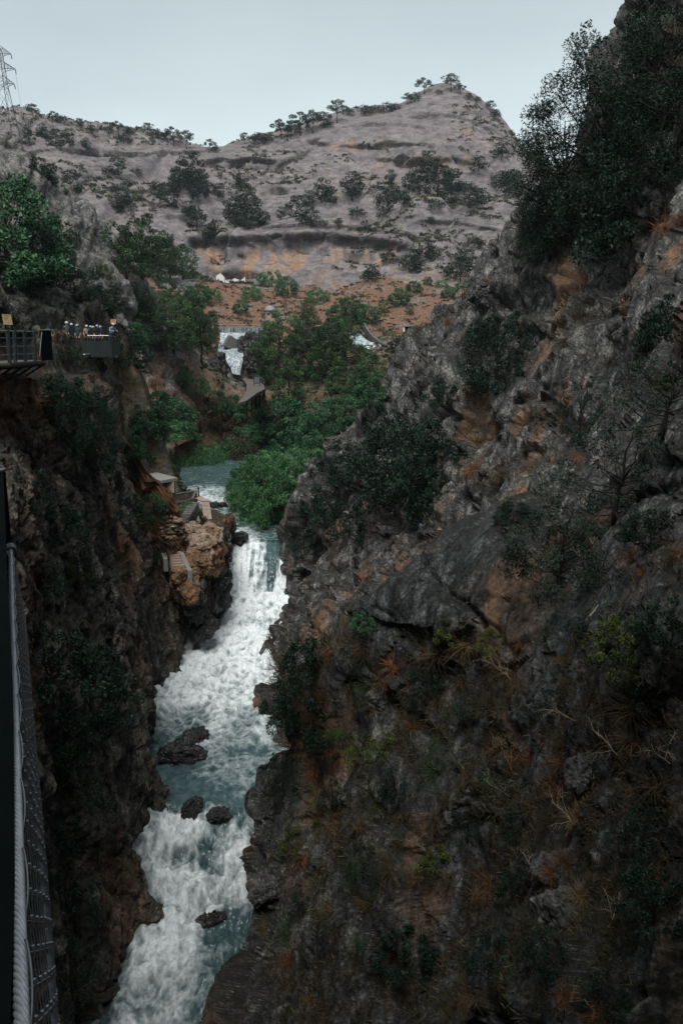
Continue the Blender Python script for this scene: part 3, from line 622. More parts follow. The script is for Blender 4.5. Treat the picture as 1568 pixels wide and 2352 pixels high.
def bumpf(v0, t0, sv, st_, a): return a * np.exp(-((V2 - v0) / sv) ** 2 - ((T2 - t0) / st_) ** 2)
PRv[..., 2] += bumpf(1135, .5, 12, .35, .35) + bumpf(1385, .45, 14, .5, .5) + bumpf(1880, .3, 25, .3, .45) + bumpf(2060, .5, 30, .25, .4)
fo = np.interp(V2, [1040, 1110, 1122, 1150, 1165, 1190, 1215, 1240, 1250, 1330, 1362, 1600, 1650, 1700, 1760, 1845, 1868, 1900, 2060, 2150, 2352, 2900], [.10, .12, .55, .75, .35, .40, .5, .52, .72, .82, 1.0, .92, .64, .38, .20, .10, .34, .68, .76, .60, .54, .5])
fo += fall * (np.interp(T2, [0, .1, .46, .56, .62, .85, .9, 1], [.1, .25, .2, -.2, -.6, -.55, .2, .3]))
fo += sst(1200, 1240, V2) * sst(1262, 1240, V2) * np.interp(T2, [0, .15, .4, .6, .75, 1], [-.1, .35, .3, -.1, -.35, -.35])
fo += sst(1640, 1720, V2) * sst(1860, 1800, V2) * np.interp(T2, [0, .35, .6, 1], [-.25, -.05, .22, .05])
fo += sst(1855, 1885, V2) * sst(2050, 2000, V2) * np.interp(T2, [0, .1, .45, .62, .72, .9, 1], [-.1, .2, .1, -.28, -.35, .05, .05])
fo += sst(2040, 2110, V2) * np.interp(T2, [0, .12, .3, .55, .7, .82, 1], [-.35, -.12, .22, .2, -.12, -.35, -.4]) + bumpf(2130, .78, 40, .10, -.5) + bumpf(2240, .75, 60, .1, -.2)
fo += np.clip(dz / .5, -.3, .3) * .5 * (1 - fall) + fall * strk * .75
fo += .22 * fbm(FL / np.array([1.6, 2.4, 1]), 4, 305).reshape(S2.shape)
me = mesh_of("river", PRv.reshape(-1, 3), grid_faces(nv, nt_), None, True)
attr(me, 'foam', fo); attr(me, 'across', PRv[..., 0]); attr(me, 'along', S2)
def water_mat():
    m, nt, b = new_mat("water"); N = NT(nt)
    cb = N.n("CombineXYZ"); N.l(N.attr('across'), cb.inputs[0]); N.l(N.attr('along'), cb.inputs[1])
    fc = N.mapped(cb.outputs[0], (1.0, .8, 1.0))
    w1 = N.n("TexNoise"); w1.inputs['Scale'].default_value = 1.2; w1.inputs['Detail'].default_value = 5; N.l(fc, w1.inputs['Vector'])
    fw = N.mix(.22, fc, w1.outputs['Color'])
    vo = N.n("TexVoronoi"); vo.feature = 'DISTANCE_TO_EDGE'; vo.inputs['Scale'].default_value = 1.5; N.l(fw, vo.inputs['Vector'])
    vo2 = N.n("TexVoronoi"); vo2.feature = 'DISTANCE_TO_EDGE'; vo2.inputs['Scale'].default_value = 4.2; N.l(fw, vo2.inputs['Vector'])
    lace = N.math('SUBTRACT', .42, N.math('ADD', N.math('MULTIPLY', vo.outputs['Distance'], 1.3), N.math('MULTIPLY', vo2.outputs['Distance'], .5)))
    nz = N.noise(fc, 2.2, 5, .6)
    fo = N.math('ADD', N.attr('foam'), N.math('ADD', N.math('MULTIPLY', lace, .75), N.math('MULTIPLY', N.math('SUBTRACT', nz, .5), .9)))
    fac = N.ramp(N.math('MULTIPLY', fo, .5), [(.18, 0.0), (.36, .26), (.60, .92)])
    deep = N.ramp(nz, [(.3, (.026, .055, .060)), (.7, (.070, .112, .116))])
    foamc = N.ramp(N.noise(fc, 5., 5, .7), [(.3, (.50, .56, .58)), (.60, (.84, .87, .88))])
    c = N.mix(fac, deep, foamc); N.l(c, b.inputs['Base Color'])
    N.l(N.ramp(fac, [(0, .16), (1, .75)]), b.inputs['Roughness']); b.inputs['IOR'].default_value = 1.33
    h = N.math('ADD', N.math('MULTIPLY', nz, .7), N.math('MULTIPLY', fac, .5)); N.bump(h, .40, .16, b); return m
M_WATER = water_mat(); me.materials.append(M_WATER)
river = link("river", me); tag(river, kind='structure')
# ------------------------------------------------------------------ looking things up on the surveyed surfaces
CELL = 6.0; BW, BH = int(CW / CELL) + 1, int(CH / CELL) + 1
SURF = {}
def add_surf(name, P):
    N = grid_normals(P).reshape(-1, 3); P = P.reshape(-1, 3)
    u, v, zc = uv_of(P); m = (zc > .5) & (u >= 0) & (u < CW) & (v >= 0) & (v < CH); P = P[m]; N = N[m]
    cell = (v[m] // CELL).astype(int) * BW + (u[m] // CELL).astype(int); o = np.argsort(-zc[m], kind='stable')
    ix = np.full(BW * BH, -1); ix[cell[o]] = o
    SURF[name] = (ix.reshape(BH, BW), P, N, zc[m])
add_surf('mountain', mtn_P); add_surf('hill', hill_P); add_surf('right', PW); add_surf('left', PL)
def hit(u, v, only=None):
    best = None
    r, c = int(min(max(v, 0), CH - 1) // CELL), int(min(max(u, 0), CW - 1) // CELL)
    for nm, (ix, P, N, zc) in SURF.items():
        if only and nm not in only: continue
        w = ix[max(r - 1, 0):r + 2, max(c - 1, 0):c + 2].reshape(-1); w = w[w >= 0]
        if len(w) < (3 if not only else 1): continue
        k = w[np.argmin(zc[w])]
        k0 = ix[r, c]; k = k0 if k0 >= 0 else k
        if best is None or zc[k] < best[2]: best = (P[k], N[k], zc[k], nm)
    if best is None: return None
    p, n, z, nm = best; q = W(u, v, 1.0); d = np.linalg.norm(p)
    n = n if n @ p < 0 else -n
    return p, n, z, nm
def hit_down(u, v, only=None):
    for k in range(60):
        h = hit(u, v + k * 3, only)
        if h is not None: return h
    return hit(u, v)

# ------------------------------------------------------------------ plants
G_PINE = leafmat("pine_needles", (.012, .026, .014), (.026, .050, .024), (.055, .088, .036))
G_PINEL = leafmat("pine_needles_light", (.014, .034, .015), (.032, .070, .030), (.070, .125, .048))
G_FAR = leafmat("far_foliage", (.006, .014, .011), (.013, .025, .019), (.032, .048, .034))
G_BROAD = leafmat("broad_leaves", (.012, .036, .018), (.030, .086, .043), (.074, .160, .074))
G_BRIGHT = leafmat("fresh_leaves", (.024, .064, .026), (.055, .145, .058), (.115, .235, .098))
G_DARK = leafmat("dark_leaves", (.005, .012, .008), (.010, .024, .016), (.026, .050, .032))
G_OLIVE = leafmat("grey_green_leaves", (.008, .016, .012), (.020, .036, .026), (.065, .090, .070))
G_YEL = leafmat("yellow_green_leaves", (.02, .03, .008), (.06, .08, .02), (.14, .16, .04))
G_BROWN = leafmat("brown_leaves", (.03, .02, .012), (.07, .048, .03), (.13, .09, .06))
G_RED = leafmat("red_leaves", (.03, .007, .006), (.085, .014, .012), (.16, .03, .025))
G_STRAW = leafmat("dry_grass", (.05, .034, .016), (.12, .085, .045), (.26, .19, .11), .8)
G_RUST = leafmat("rusty_grass", (.060, .026, .012), (.16, .070, .032), (.33, .165, .08), .8)
G_DRYB = leafmat("dark_dry_grass", (.020, .015, .009), (.052, .038, .022), (.12, .09, .054), .85)
G_GRASS = leafmat("green_grass", (.014, .026, .010), (.035, .06, .02), (.08, .11, .04), .7)
G_REED = leafmat("reed_leaves", (.018, .050, .022), (.042, .115, .048), (.098, .195, .083))
BARK = simple("bark", (.035, .027, .021), .9, 0, .4, 6, .5)
BARKD = simple("dark_bark", (.016, .014, .012), .9, 0, .4, 6, .5)
TWIG = simple("bleached_twig", (.30, .26, .21), .8, 0, .3, 9)
TWIGR = simple("rusty_twig", (.26, .12, .055), .8, 0, .3, 9)
TWIGG = simple("lichened_twig", (.17, .20, .12), .8, 0, .3, 9)

def quads(P, D, S, L, Wd):
    """one leaf per row: centre P, long axis D, side axis S, length L, width Wd: pointed four-corner leaves"""
    D = D / (np.linalg.norm(D, axis=1, keepdims=True) + 1e-9)
    S = S - (S * D).sum(1, keepdims=True) * D; S /= np.linalg.norm(S, axis=1, keepdims=True) + 1e-9
    L = np.broadcast_to(L, (len(P),))[:, None]; Wd = np.broadcast_to(Wd, (len(P),))[:, None]
    V = np.stack([P - D * L * .5, P + S * Wd * .5 + D * L * .08, P + D * L * .5, P - S * Wd * .5 + D * L * .08], 1)
    return V.reshape(-1, 3), np.arange(len(P) * 4).reshape(-1, 4)
def crown(name, seed, ells, n, size, asp, mat, droop=0.0, up=.35, shell=.55, gaps=.0, out=.8):
    """foliage: leaves spread through the volume of many clumps, uneven, with gaps"""
    R = np.random.default_rng(seed); E = np.array([e[0] for e in ells], float); A = np.array([np.broadcast_to(e[1], (3,)) for e in ells], float)
    w = (A.prod(1)) ** (2 / 3.); k = R.choice(len(E), n, p=w / w.sum())
    d = R.normal(size=(n, 3)); d /= np.linalg.norm(d, axis=1, keepdims=True)
    r = shell + (1.08 - shell) * R.random(n) ** .7
    P = E[k] + d * A[k] * r[:, None]
    if gaps > 0:
        s = A.mean(); m = fbm(P / (s * .9), 3, seed) > -.55 + gaps; P = P[m]; d = d[m]; k = k[m]
    n = len(P)
    D = d * out + R.normal(size=(n, 3)) * .7 + np.array([0, 0, up - droop])
    S = R.normal(size=(n, 3)); L = size * R.uniform(.6, 1.35, n)
    V, F = quads(P, D, S, L, L * asp)
    me = mesh_of(name, V, F, mat, False)
    ctint = R.random(len(E))[k] * .5
    attr(me, 'tint', np.repeat(np.clip(ctint + R.random(n) * .5 + .12 * d[:, 2], 0, 1), 4)); return me
def trunk_mesh(name, seed, H, r, ells, mat, base=0.0, fork=.35, lean=(0, 0), limbs=10, n=6, sub=0):
    """tapered trunk with limbs that reach into the clumps of the crown"""
    R = np.random.default_rng(seed + 5); mb = MB(); top = np.array([lean[0], lean[1], H * .86])
    ts = np.linspace(0, 1, 9); ax = np.array([[lean[0] * t ** 1.5, lean[1] * t ** 1.5, base + (top[2] - base) * t] for t in ts]); ax[1:-1, :2] += R.normal(size=(7, 2)) * r * .6
    rad = r * (1.25 - 1.1 * ts); rad[0] *= 1.35
    mb.tube(ax, rad, n + 2)
    E = [np.asarray(e[0], float) for e in ells]; idx = R.permutation(len(E))[:limbs]
    for j in idx:
        t = np.clip(fork + (E[j][2] / H - fork) * .55 + R.normal() * .05, .12, .9); s = np.array([np.interp(t, ts, ax[:, c]) for c in range(3)])
        e = E[j] - np.array([0, 0, .02 * H]); mid = s * .5 + e * .5 + np.array([0, 0, -.04 * H]) + R.normal(size=3) * .02 * H
        q = np.array([s, s * .4 + mid * .6, mid, mid * .4 + e * .6, e]); rr = r * .42 * (1 - .3 * t)
        mb.tube(q, rr * np.array([1, .8, .6, .4, .15]), n)
        for m in range(sub):
            tt = R.uniform(.4, .95); b0 = mid * (1 - tt) + e * tt; e2 = b0 + R.normal(size=3) * np.asarray(np.broadcast_to(ells[j][1], (3,))) * .9
            mb.tube([b0, (b0 + e2) / 2 + R.normal(size=3) * .02 * H, e2], rr * np.array([.35, .22, .08]), 4)
    return mb.data(name, mat, True)
def ell_crown(seed, n, zlo, zhi, prof, cr, flat=1.0, jit=.25, off=(0, 0)):
    """clump centres: prof(t) is the crown radius at relative height t, cr the clump radius"""
    R = np.random.default_rng(seed); out = []
    for i in range(n):
        t = (i + R.random()) / n; a = i * 2.39996 + R.normal() * .3; z = zlo + (zhi - zlo) * t; rr = prof(t) * math.sqrt(R.uniform(.25, 1)); c = cr * R.uniform(.7, 1.3) * (1 - .35 * t)
        out.append(((rr * math.cos(a) + off[0] * t, rr * math.sin(a) + off[1] * t, z + R.normal() * jit * cr), (c, c, c * flat)))
    return out
PROTO = {}
def proto(kind, trunk, crown_me): PROTO[kind] = (trunk, crown_me)
# far and middle trees, unit height 1
def mk(kind, seed, n, zlo, zhi, prof, cr, flat, leaves, size, asp, mat, bark, r, limbs=9, fork=.3, gaps=.25, up=.35, lean=(0, 0), shell=.5, out=.8, droop=0, sub=0):
    e = ell_crown(seed, n, zlo, zhi, prof, cr, flat, off=lean)
    proto(kind, trunk_mesh(kind + "_trunk", seed, 1.0, r, e, bark, fork=fork, limbs=limbs, lean=lean, sub=sub, n=5), crown(kind + "_crown", seed, e, leaves, size, asp, mat, gaps=gaps, up=up, shell=shell, out=out, droop=droop))
um = lambda t: .46 * math.sin(math.pi * min(1, .25 + .75 * t)) ** .7
ov = lambda t: .36 * math.sin(math.pi * (.14 + .80 * t)) ** .8
co = lambda t: .36 * (1 - t) ** .75 + .03
ro = lambda t: .48 * math.sqrt(max(0.02, 1 - (t * .95) ** 2))
mk('umbrella_a', 1, 13, .55, .92, um, .17, .5, 1300, .075, .35, G_FAR, BARK, .022, 10, .35, lean=(.08, .02))
mk('umbrella_b', 2, 11, .5, .9, um, .16, .55, 1100, .08, .35, G_FAR, BARK, .022, 10, .3, lean=(-.1, .05))
mk('pinefar_a', 3, 20, .18, .93, ov, .16, .7, 1500, .075, .4, G_FAR, BARK, .025)
mk('pinefar_b', 4, 18, .12, .92, lambda t: .42 * math.sin(math.pi * (.18 + .7 * t)), .18, .7, 1500, .08, .4, G_FAR, BARK, .025)
mk('bushfar_a', 5, 14, .15, .75, ro, .24, .8, 900, .10, .45, G_FAR, BARK, .02, 6)
mk('bushfar_b', 6, 16, .12, .7, lambda t: .62 * math.sqrt(max(.02, 1 - t * t)), .24, .8, 900, .10, .45, G_FAR, BARK, .02, 6)
mk('pine_a', 11, 42, .22, .95, ov, .105, .62, 6500, .045, .3, G_PINE, BARK, .02, 22, .3, .3, .5)
mk('pine_b', 12, 36, .30, .93, lambda t: .40 * math.sin(math.pi * (.16 + .74 * t)), .115, .55, 6000, .045, .3, G_PINE, BARK, .02, 22, .35, .32, .5, (.05, .03))
mk('pine_c', 13, 46, .10, .97, co, .10, .6, 6500, .045, .3, G_PINEL, BARK, .018, 20, .2, .25, .5)
mk('pine_d', 14, 40, .12, .92, lambda t: .44 * math.sin(math.pi * (.2 + .68 * t)) ** .8, .12, .6, 6500, .045, .3, G_PINEL, BARK, .02, 22, .3, .28, .5)
mk('broad_a', 21, 44, .08, .90, lambda t: .46 * math.sin(math.pi * (.22 + .68 * t)) ** .7, .125, .8, 13000, .032, .5, G_BROAD, BARK, .02, 16, .2, .2, .2)
mk('broad_b', 22, 36, .06, .85, lambda t: .60 * math.sqrt(max(.03, 1 - (t * .9) ** 2)), .15, .75, 5500, .055, .5, G_BROAD, BARK, .02, 14, .15, .2, .2)
mk('shrub_a', 23, 30, .08, .8, lambda t: .75 * math.sqrt(max(.03, 1 - (t * .9) ** 2)), .17, .75, 6500, .055, .42, G_BRIGHT, BARK, .018, 10, .1, .2, .3)
mk('brown_a', 24, 26, .10, .85, lambda t: .5 * math.sqrt(max(.03, 1 - (t * .9) ** 2)), .15, .8, 2600, .05, .5, G_BROWN, BARK, .018, 14, .1, .35, .3)
mk('red_a', 25, 22, .10, .85, lambda t: .5 * math.sqrt(max(.03, 1 - (t * .9) ** 2)), .15, .8, 2200, .06, .5, G_RED, BARK, .018, 12, .1, .3, .3)
mk('dark_a', 26, 44, .08, .9, lambda t: .5 * math.sin(math.pi * (.24 + .64 * t)) ** .7, .13, .8, 15000, .027, .5, G_DARK, BARKD, .02, 18, .15, .22, .2)
mk('dark_big', 36, 60, .06, .92, lambda t: .5 * math.sin(math.pi * (.24 + .64 * t)) ** .7, .11, .85, 30000, .0165, .45, G_DARK, BARKD, .02, 24, .12, .2, .2)
mk('dark_b', 27, 36, .06, .85, lambda t: .66 * math.sqrt(max(.03, 1 - (t * .9) ** 2)), .16, .75, 6500, .05, .5, G_DARK, BARKD, .018, 14, .1, .25, .25)
mk('dark_c', 28, 26, .1, .9, lambda t: .5 * math.sqrt(max(.03, 1 - (t * .9) ** 2)), .14, .8, 2600, .05, .42, G_DARK, BARKD, .02, 18, .1, .35, .3, sub=3)
mk('yellow_a', 29, 30, .06, .85, lambda t: .6 * math.sqrt(max(.03, 1 - (t * .9) ** 2)), .15, .75, 4200, .045, .45, G_YEL, BARKD, .018, 14, .1, .3, .3, sub=1)
mk('willow_a', 34, 70, .05, .9, lambda t: .60 * math.sqrt(max(.03, 1 - (t * .92) ** 2)), .11, .9, 14000, .045, .2, G_REED, BARK, .014, 16, .1, .2, .75, (0, 0), .3, .6)
mk('willow_b', 35, 60, .05, .95, lambda t: .5 * math.sin(math.pi * (.25 + .6 * t)), .10, 1.0, 13000, .045, .2, G_REED, BARK, .014, 16, .1, .2, .8, (0, 0), .3, .6)
mk('olive_a', 31, 78, .10, .97, lambda t: .40 * math.sin(math.pi * (.18 + .7 * t)) ** .7, .090, .95, 32000, .0175, .34, G_OLIVE, BARKD, .019, 44, .2, .30, .25, (-.05, 0), .35, .7, .1, 3)
mk('olive_b', 32, 34, .12, .9, lambda t: .6 * math.sqrt(max(.03, 1 - (t * .85) ** 2)), .12, .85, 15000, .028, .34, G_OLIVE, BARKD, .02, 26, .1, .45, .25, (0.1, 0), .35, .7, .1, 4)
mk('olive_c', 33, 30, .12, .9, lambda t: .66 * math.sqrt(max(.03, 1 - (t * .85) ** 2)), .13, .85, 9000, .030, .34, G_OLIVE, BARKD, .02, 26, .1, .55, .25, (-0.1, 0), .35, .7, .1, 5)

def plume(name, seed, n, H, spread, mat, L, wd, bend=.3, base=.12, mean=.75):
    """feathery shoots: each shoot a bent row of narrow leaves"""
    R = np.random.default_rng(seed); P = []; D = []
    for i in range(n):
        a = R.random() * 6.283; rr = spread * math.sqrt(R.random()); b = np.array([rr * math.cos(a), rr * math.sin(a), 0]); h = H * R.uniform(.55, 1.0) * (1 - .35 * rr / spread)
        tip = b + np.array([math.cos(a) * bend * h * R.uniform(.2, 1), math.sin(a) * bend * h * R.uniform(.2, 1), h])
        m = 26; t = R.uniform(base, 1, m) ** .8
        q = b + (tip - b) * t[:, None]; q[:, 2] -= 0; q += R.normal(size=(m, 3)) * .035 * H * (1.1 - t[:, None] * .6)
        P.append(q); d = (tip - b) / h; dd = d + R.normal(size=(m, 3)) * .55; D.append(dd)
    P = np.concatenate(P); D = np.concatenate(D); n = len(P)
    V, F = quads(P, D, R.normal(size=(n, 3)), L * R.uniform(.6, 1.4, n), wd * R.uniform(.7, 1.3, n)); me = mesh_of(name, V, F, mat, False)
    attr(me, 'tint', np.repeat(np.clip(.15 + .55 * P[:, 2] / H + R.normal(size=n) * .2, 0, 1), 4)); return me
def stems(name, seed, n, H, spread, mat, r):
    R = np.random.default_rng(seed); mb = MB()
    for i in range(n):
        a = R.random() * 6.283; rr = spread * math.sqrt(R.random()); b = np.array([rr * math.cos(a), rr * math.sin(a), -.05 * H])
        mb.tube([b, b + np.array([math.cos(a) * .06 * H, math.sin(a) * .06 * H, .4 * H]), b + np.array([math.cos(a) * .2 * H, math.sin(a) * .2 * H, .8 * H])], [r, r * .7, r * .3], 4)
    return mb.data(name, mat, True)
proto('reed_a', stems('reed_stem', 41, 24, 1, .45, BARK, .008), plume('reed_leaf', 41, 150, 1.0, .5, G_REED, .085, .02))
proto('reed_b', stems('reed_stem', 42, 24, 1, .6, BARK, .008), plume('reed_leaf', 42, 170, 1.0, .66, G_REED, .085, .022))
def blades(name, seed, n, L, w, mat, spread=.25, droop=1.2, seg=4, up=1.0, wild=.5):
    """a tuft of narrow arching blades"""
    R = np.random.default_rng(seed); V = []; F = []; tn = []; c = 0
    for i in range(n):
        a = R.random() * 6.283; o = np.array([math.cos(a), math.sin(a), 0]) * spread * R.random(); d = np.array([math.cos(a) * R.uniform(.2, 1.0), math.sin(a) * R.uniform(.2, 1.0), up * R.uniform(.4, 1.2)]) + R.normal(size=3) * wild * .4
        d /= np.linalg.norm(d); l = L * R.uniform(.4, 1.1); s = np.cross(d, (0, 0, 1.)) + R.normal(size=3) * .3; s /= np.linalg.norm(s) + 1e-9; dr = droop * R.uniform(.3, 1.2)
        p = o.copy(); kink = R.normal(size=3) * .12 * wild
        for k in range(seg + 1):
            t = k / seg; ww = w * (1 - .85 * t); V += [p - s * ww / 2, p + s * ww / 2]; tn += [R.random() * .3 + .6 * (i % 7) / 7.] * 2
            d = d + np.array([0, 0, -dr / seg]) * (.4 + t) + kink; d /= np.linalg.norm(d); p = p + d * l / seg
        for k in range(seg): b = c + 2 * k; F.append((b, b + 1, b + 3, b + 2))
        c += 2 * (seg + 1)
    me = mesh_of(name, np.array(V), np.array(F), mat, False); attr(me, 'tint', tn); return me
TUFT = {}
for nm, mat in (('straw', G_STRAW), ('rust', G_RUST), ('brown', G_DRYB), ('green', G_GRASS)):
    TUFT[nm] = [blades("tuft_" + nm, 60 + k, 170, 1.0, .013, mat, .22, (1.8, 3.2)[k == 1], 5, (.7, .2)[k == 1], 1.3) for k in range(3)]
def twig_mesh(name, seed, mat, r=.011, spread=.8, depth=4):
    R = np.random.default_rng(seed); mb = MB()
    def grow(p, d, l, rr, lev):
        m = 5; q = [p]; dd = d
        for k in range(m):
            dd = dd + R.normal(size=3) * .16 + np.array([0, 0, .03]); dd /= np.linalg.norm(dd); q.append(q[-1] + dd * l / m)
        mb.tube(q, np.linspace(rr, rr * .45, m + 1), 3, 0, False)
        if lev > 0:
            for k in range(3 if lev > 1 else 4):
                i = R.integers(1, m + 1); e = dd + R.normal(size=3) * spread; e /= np.linalg.norm(e)
                grow(q[i], e, l * R.uniform(.4, .7), rr * .55, lev - 1)
    grow(np.zeros(3), np.array([.75, .15, .5]) / .914, .55, r, depth - 1)
    return mb.data(name, mat, True)
TWIGS = {'white': [twig_mesh("bare_twig", 70 + k, TWIG) for k in range(3)], 'rust': [twig_mesh("bare_twig", 75 + k, TWIGR) for k in range(2)], 'green': [twig_mesh("bare_twig", 78 + k, TWIGG) for k in range(2)]}

RNG = random.Random(5)
def plant(kind, name, P, h, label, cat, group=None, rz=None, sq=1.0, lean=None):
    t, c = PROTO[kind]
    r = empty(name, P, RNG.uniform(0, 6.283) if rz is None else rz); r.scale = (h * sq, h * sq, h)
    if lean: r.rotation_euler = (lean[0], lean[1], r.rotation_euler[2])
    link("trunk", t, r); link("crown", c, r)
    tag(r, label, cat, group); return r
ORD = ['leftmost', 'second', 'third', 'fourth', 'fifth', 'sixth', 'seventh', 'eighth', 'ninth', 'tenth', 'eleventh', 'twelfth']
USED = {}
def ordlabel(what, where, i, n):
    if n == 1: return "%s %s" % (what, where)
    if i == 0: o = "leftmost there"
    elif i == n - 1: o = "rightmost there"
    elif i < n / 2: o = "%s from left" % ORD[i]
    else: o = "%s from right" % ORD[n - 1 - i]
    return "%s %s, %s" % (what, where, o)
def zone(where, name, what, kinds, items, cat, group, only=None, sq=1.0, sink=.03):
    items = sorted(items); hs = sorted(i[2] for i in items); n = len(items)
    for i, it in enumerate(items):
        u, v, hp = it[:3]; q = it[3] if len(it) > 3 else sq
        hh = hit_down(u, v, only)
        if hh is None: continue
        p, nn, zc, nm = hh; h = hp * zc / FPX
        adj = 'tall ' if hp > hs[n // 2] * 1.35 else ('small ' if hp < hs[n // 2] * .7 else '')
        lab = ordlabel(adj + what, where, i, n)
        if len(lab.split()) > 16: lab = ordlabel(what.split()[-1], where, i, n)
        plant(kinds[i % len(kinds)], name, Vector(p - np.array([0, 0, sink * h])), h * 1.04, lab, cat, group, None, q)
MT = ['mountain']; HL = ['hill']; RT = ['right']; LT = ['left']
UB = ['umbrella_a', 'umbrella_b']; PF = ['pinefar_a', 'pinefar_b']; BF = ['bushfar_a', 'bushfar_b']; PN = ['pine_a', 'pine_b', 'pine_d']
# ------------------------------------------------------------------ low scrub on mountain and hillside: one mass of small clumps
def scrub(name, surf, n, seed, test, size, mat):
    R = np.random.default_rng(seed); ix, P, N, zc = SURF[surf]; k = R.choice(len(P), n * 6); P = P[k]; N = N[k]; zc = zc[k]; N = N * np.sign(N[:, 2:])
    u, v, _ = uv_of(P); m = test(u, v, P, N, R); P = P[m][:n]; N = N[m][:n]; n = len(P); q = 26
    r = size * R.uniform(.45, 1.5, n) ** 1.2
    d = R.normal(size=(n, q, 3)); d[..., 2] = np.abs(d[..., 2]); d /= np.linalg.norm(d, axis=2, keepdims=True)
    C = P[:, None] + d * (r[:, None, None] * np.array([1, 1, .75])) * R.uniform(.5, 1.05, (n, q, 1))
    D = (d + R.normal(size=(n, q, 3)) * .7).reshape(-1, 3); C = C.reshape(-1, 3); L = np.repeat(r, q) * R.uniform(.35, .8, n * q)
    V, F = quads(C, D, R.normal(size=(n * q, 3)), L, L * .6); me = mesh_of(name, V, F, mat, False)
    attr(me, 'tint', np.repeat(np.clip(np.repeat(R.random(n), q) * .6 + R.random(n * q) * .4, 0, 1), 4))
    o = link(name, me); tag(o, kind='stuff'); return o
G_SCRUB = leafmat("scrub_leaves", (.020, .026, .016), (.045, .050, .028), (.095, .085, .052))
def t_m(u, v, P, N, R):
    f = fbm(P / 42., 4, 81) * 1.5 + .35 * fbm(P / 9., 2, 82)
    return (f > .22 - .22 * sst(480, 620, v) - .25 * sst(800, 1200, u) - .45 * (v < 335) * (u < 480)) & (N[:, 2] > .45) & (R.random(len(P)) < .9)
def t_h(u, v, P, N, R):
    f = fbm(P / 14., 4, 83); return (f > -.15) & (N[:, 2] > .35) & (P[:, 1] > 70) & ((v < 800) | (u < 480) | (P[:, 1] > 130)) & ~((P[:, 0] < -28) & (P[:, 1] < 170) & (R.random(len(P)) < .75))
scrub("scrub", 'mountain', 7500, 91, t_m, 1.15, G_SCRUB)
scrub("scrub", 'hill', 5200, 92, t_h, .62, G_SCRUB)
# skyline
zone("on the skyline of the low left ridge", "pine_tree", "grey-green umbrella pine", UB, [(75, 272, 34), (122, 277, 26), (180, 294, 26), (270, 308, 31), (340, 308, 28), (400, 333, 43), (426, 338, 40), (480, 343, 28)], "pine tree", "pines along the skyline", MT)
zone("in the skyline gap along the low left ridge", "bush", "dark rounded bush", BF, [(50, 270, 16), (140, 279, 22), (215, 300, 19), (248, 304, 19), (295, 306, 22), (365, 312, 22), (495, 345, 16)], "bush", "bushes along the skyline", MT, 1.3)
zone("on the skyline rising right of the saddle", "pine_tree", "thin umbrella pine", UB, [(560, 329, 25), (642, 315, 43), (668, 312, 40), (688, 308, 50), (714, 300, 50), (738, 293, 37), (776, 278, 50)], "pine tree", "pines along the skyline", MT)
zone("on the skyline rising right of the saddle", "bush", "dark rounded bush", BF, [(590, 325, 28), (610, 320, 19), (752, 288, 22), (800, 262, 19), (838, 259, 25), (862, 256, 19), (884, 254, 25), (905, 249, 19)], "bush", "bushes along the skyline", MT, 1.3)
zone("on the flat summit of the mountain", "pine_tree", "umbrella pine", UB, [(932, 238, 25), (972, 214, 37), (1036, 208, 39), (1056, 212, 25), (1124, 252, 25)], "pine tree", "pines along the skyline", MT, 1.1)
zone("beside the summit pines of the mountain", "bush", "low dark bush", BF, [(950, 232, 23), (1003, 212, 12), (1075, 222, 16), (1092, 232, 16), (1136, 264, 21)], "bush", "bushes along the skyline", MT, 1.3)
# mountain slopes
zone("on the far left slope below the low ridge", "pine_tree", "dusky pine", PF, [(162, 440, 54), (70, 330, 30), (100, 320, 34), (130, 330, 40), (60, 310, 24), (160, 330, 28), (200, 345, 26)], "pine tree", "pines on the far slopes", MT)
zone("below the long ledge of the left slope", "bush", "dark rounded bush", BF, [(247, 400, 24), (317, 398, 20), (292, 428, 24), (267, 439, 24), (355, 437, 24), (150, 312, 16), (285, 325, 26)], "bush", "bushes on the far slopes", MT, 1.25)
zone("on the pale slope left of the middle gully", "pine_tree", "dusky pine", PF, [(272, 396, 44), (282, 484, 52), (387, 472, 54), (270, 490, 30)], "pine tree", "pines on the far slopes", MT)
zone("in the dense clump above the big left pines", "pine_tree", "dark full pine", PF, [(408, 430, 44), (424, 428, 56), (440, 424, 70), (456, 440, 52), (446, 458, 44), (400, 445, 36)], "pine tree", "pines on the far slopes", MT, 1.2)
zone("in the middle gully of the mountain", "pine_tree", "hazy dark pine", PF, [(450, 516, 48), (432, 500, 40), (468, 450, 28), (500, 454, 32), (482, 552, 40), (497, 560, 54), (552, 432, 38)], "pine tree", "pines on the far slopes", MT, 1.1)
zone("in the hazy stand right of the middle gully", "pine_tree", "hazy tall pine", PF, [(565, 502, 78), (545, 520, 68), (530, 505, 40), (590, 516, 44), (608, 512, 34), (575, 525, 50)], "pine tree", "pines on the far slopes", MT, 1.0)
zone("on the bare round boss of the mountain", "pine_tree", "dark pine", PF, [(645, 500, 28), (680, 492, 50), (712, 470, 36), (738, 462, 52), (760, 462, 36), (805, 458, 62), (717, 514, 38)], "pine tree", "pines on the far slopes", MT, 1.1)
zone("on the shelf over the streaked grey cliff", "bush", "dark spreading bush", BF, [(690, 512, 26), (775, 512, 16), (816, 494, 26), (837, 531, 22), (740, 516, 18), (880, 500, 20)], "bush", "bushes on the far slopes", MT, 1.4)
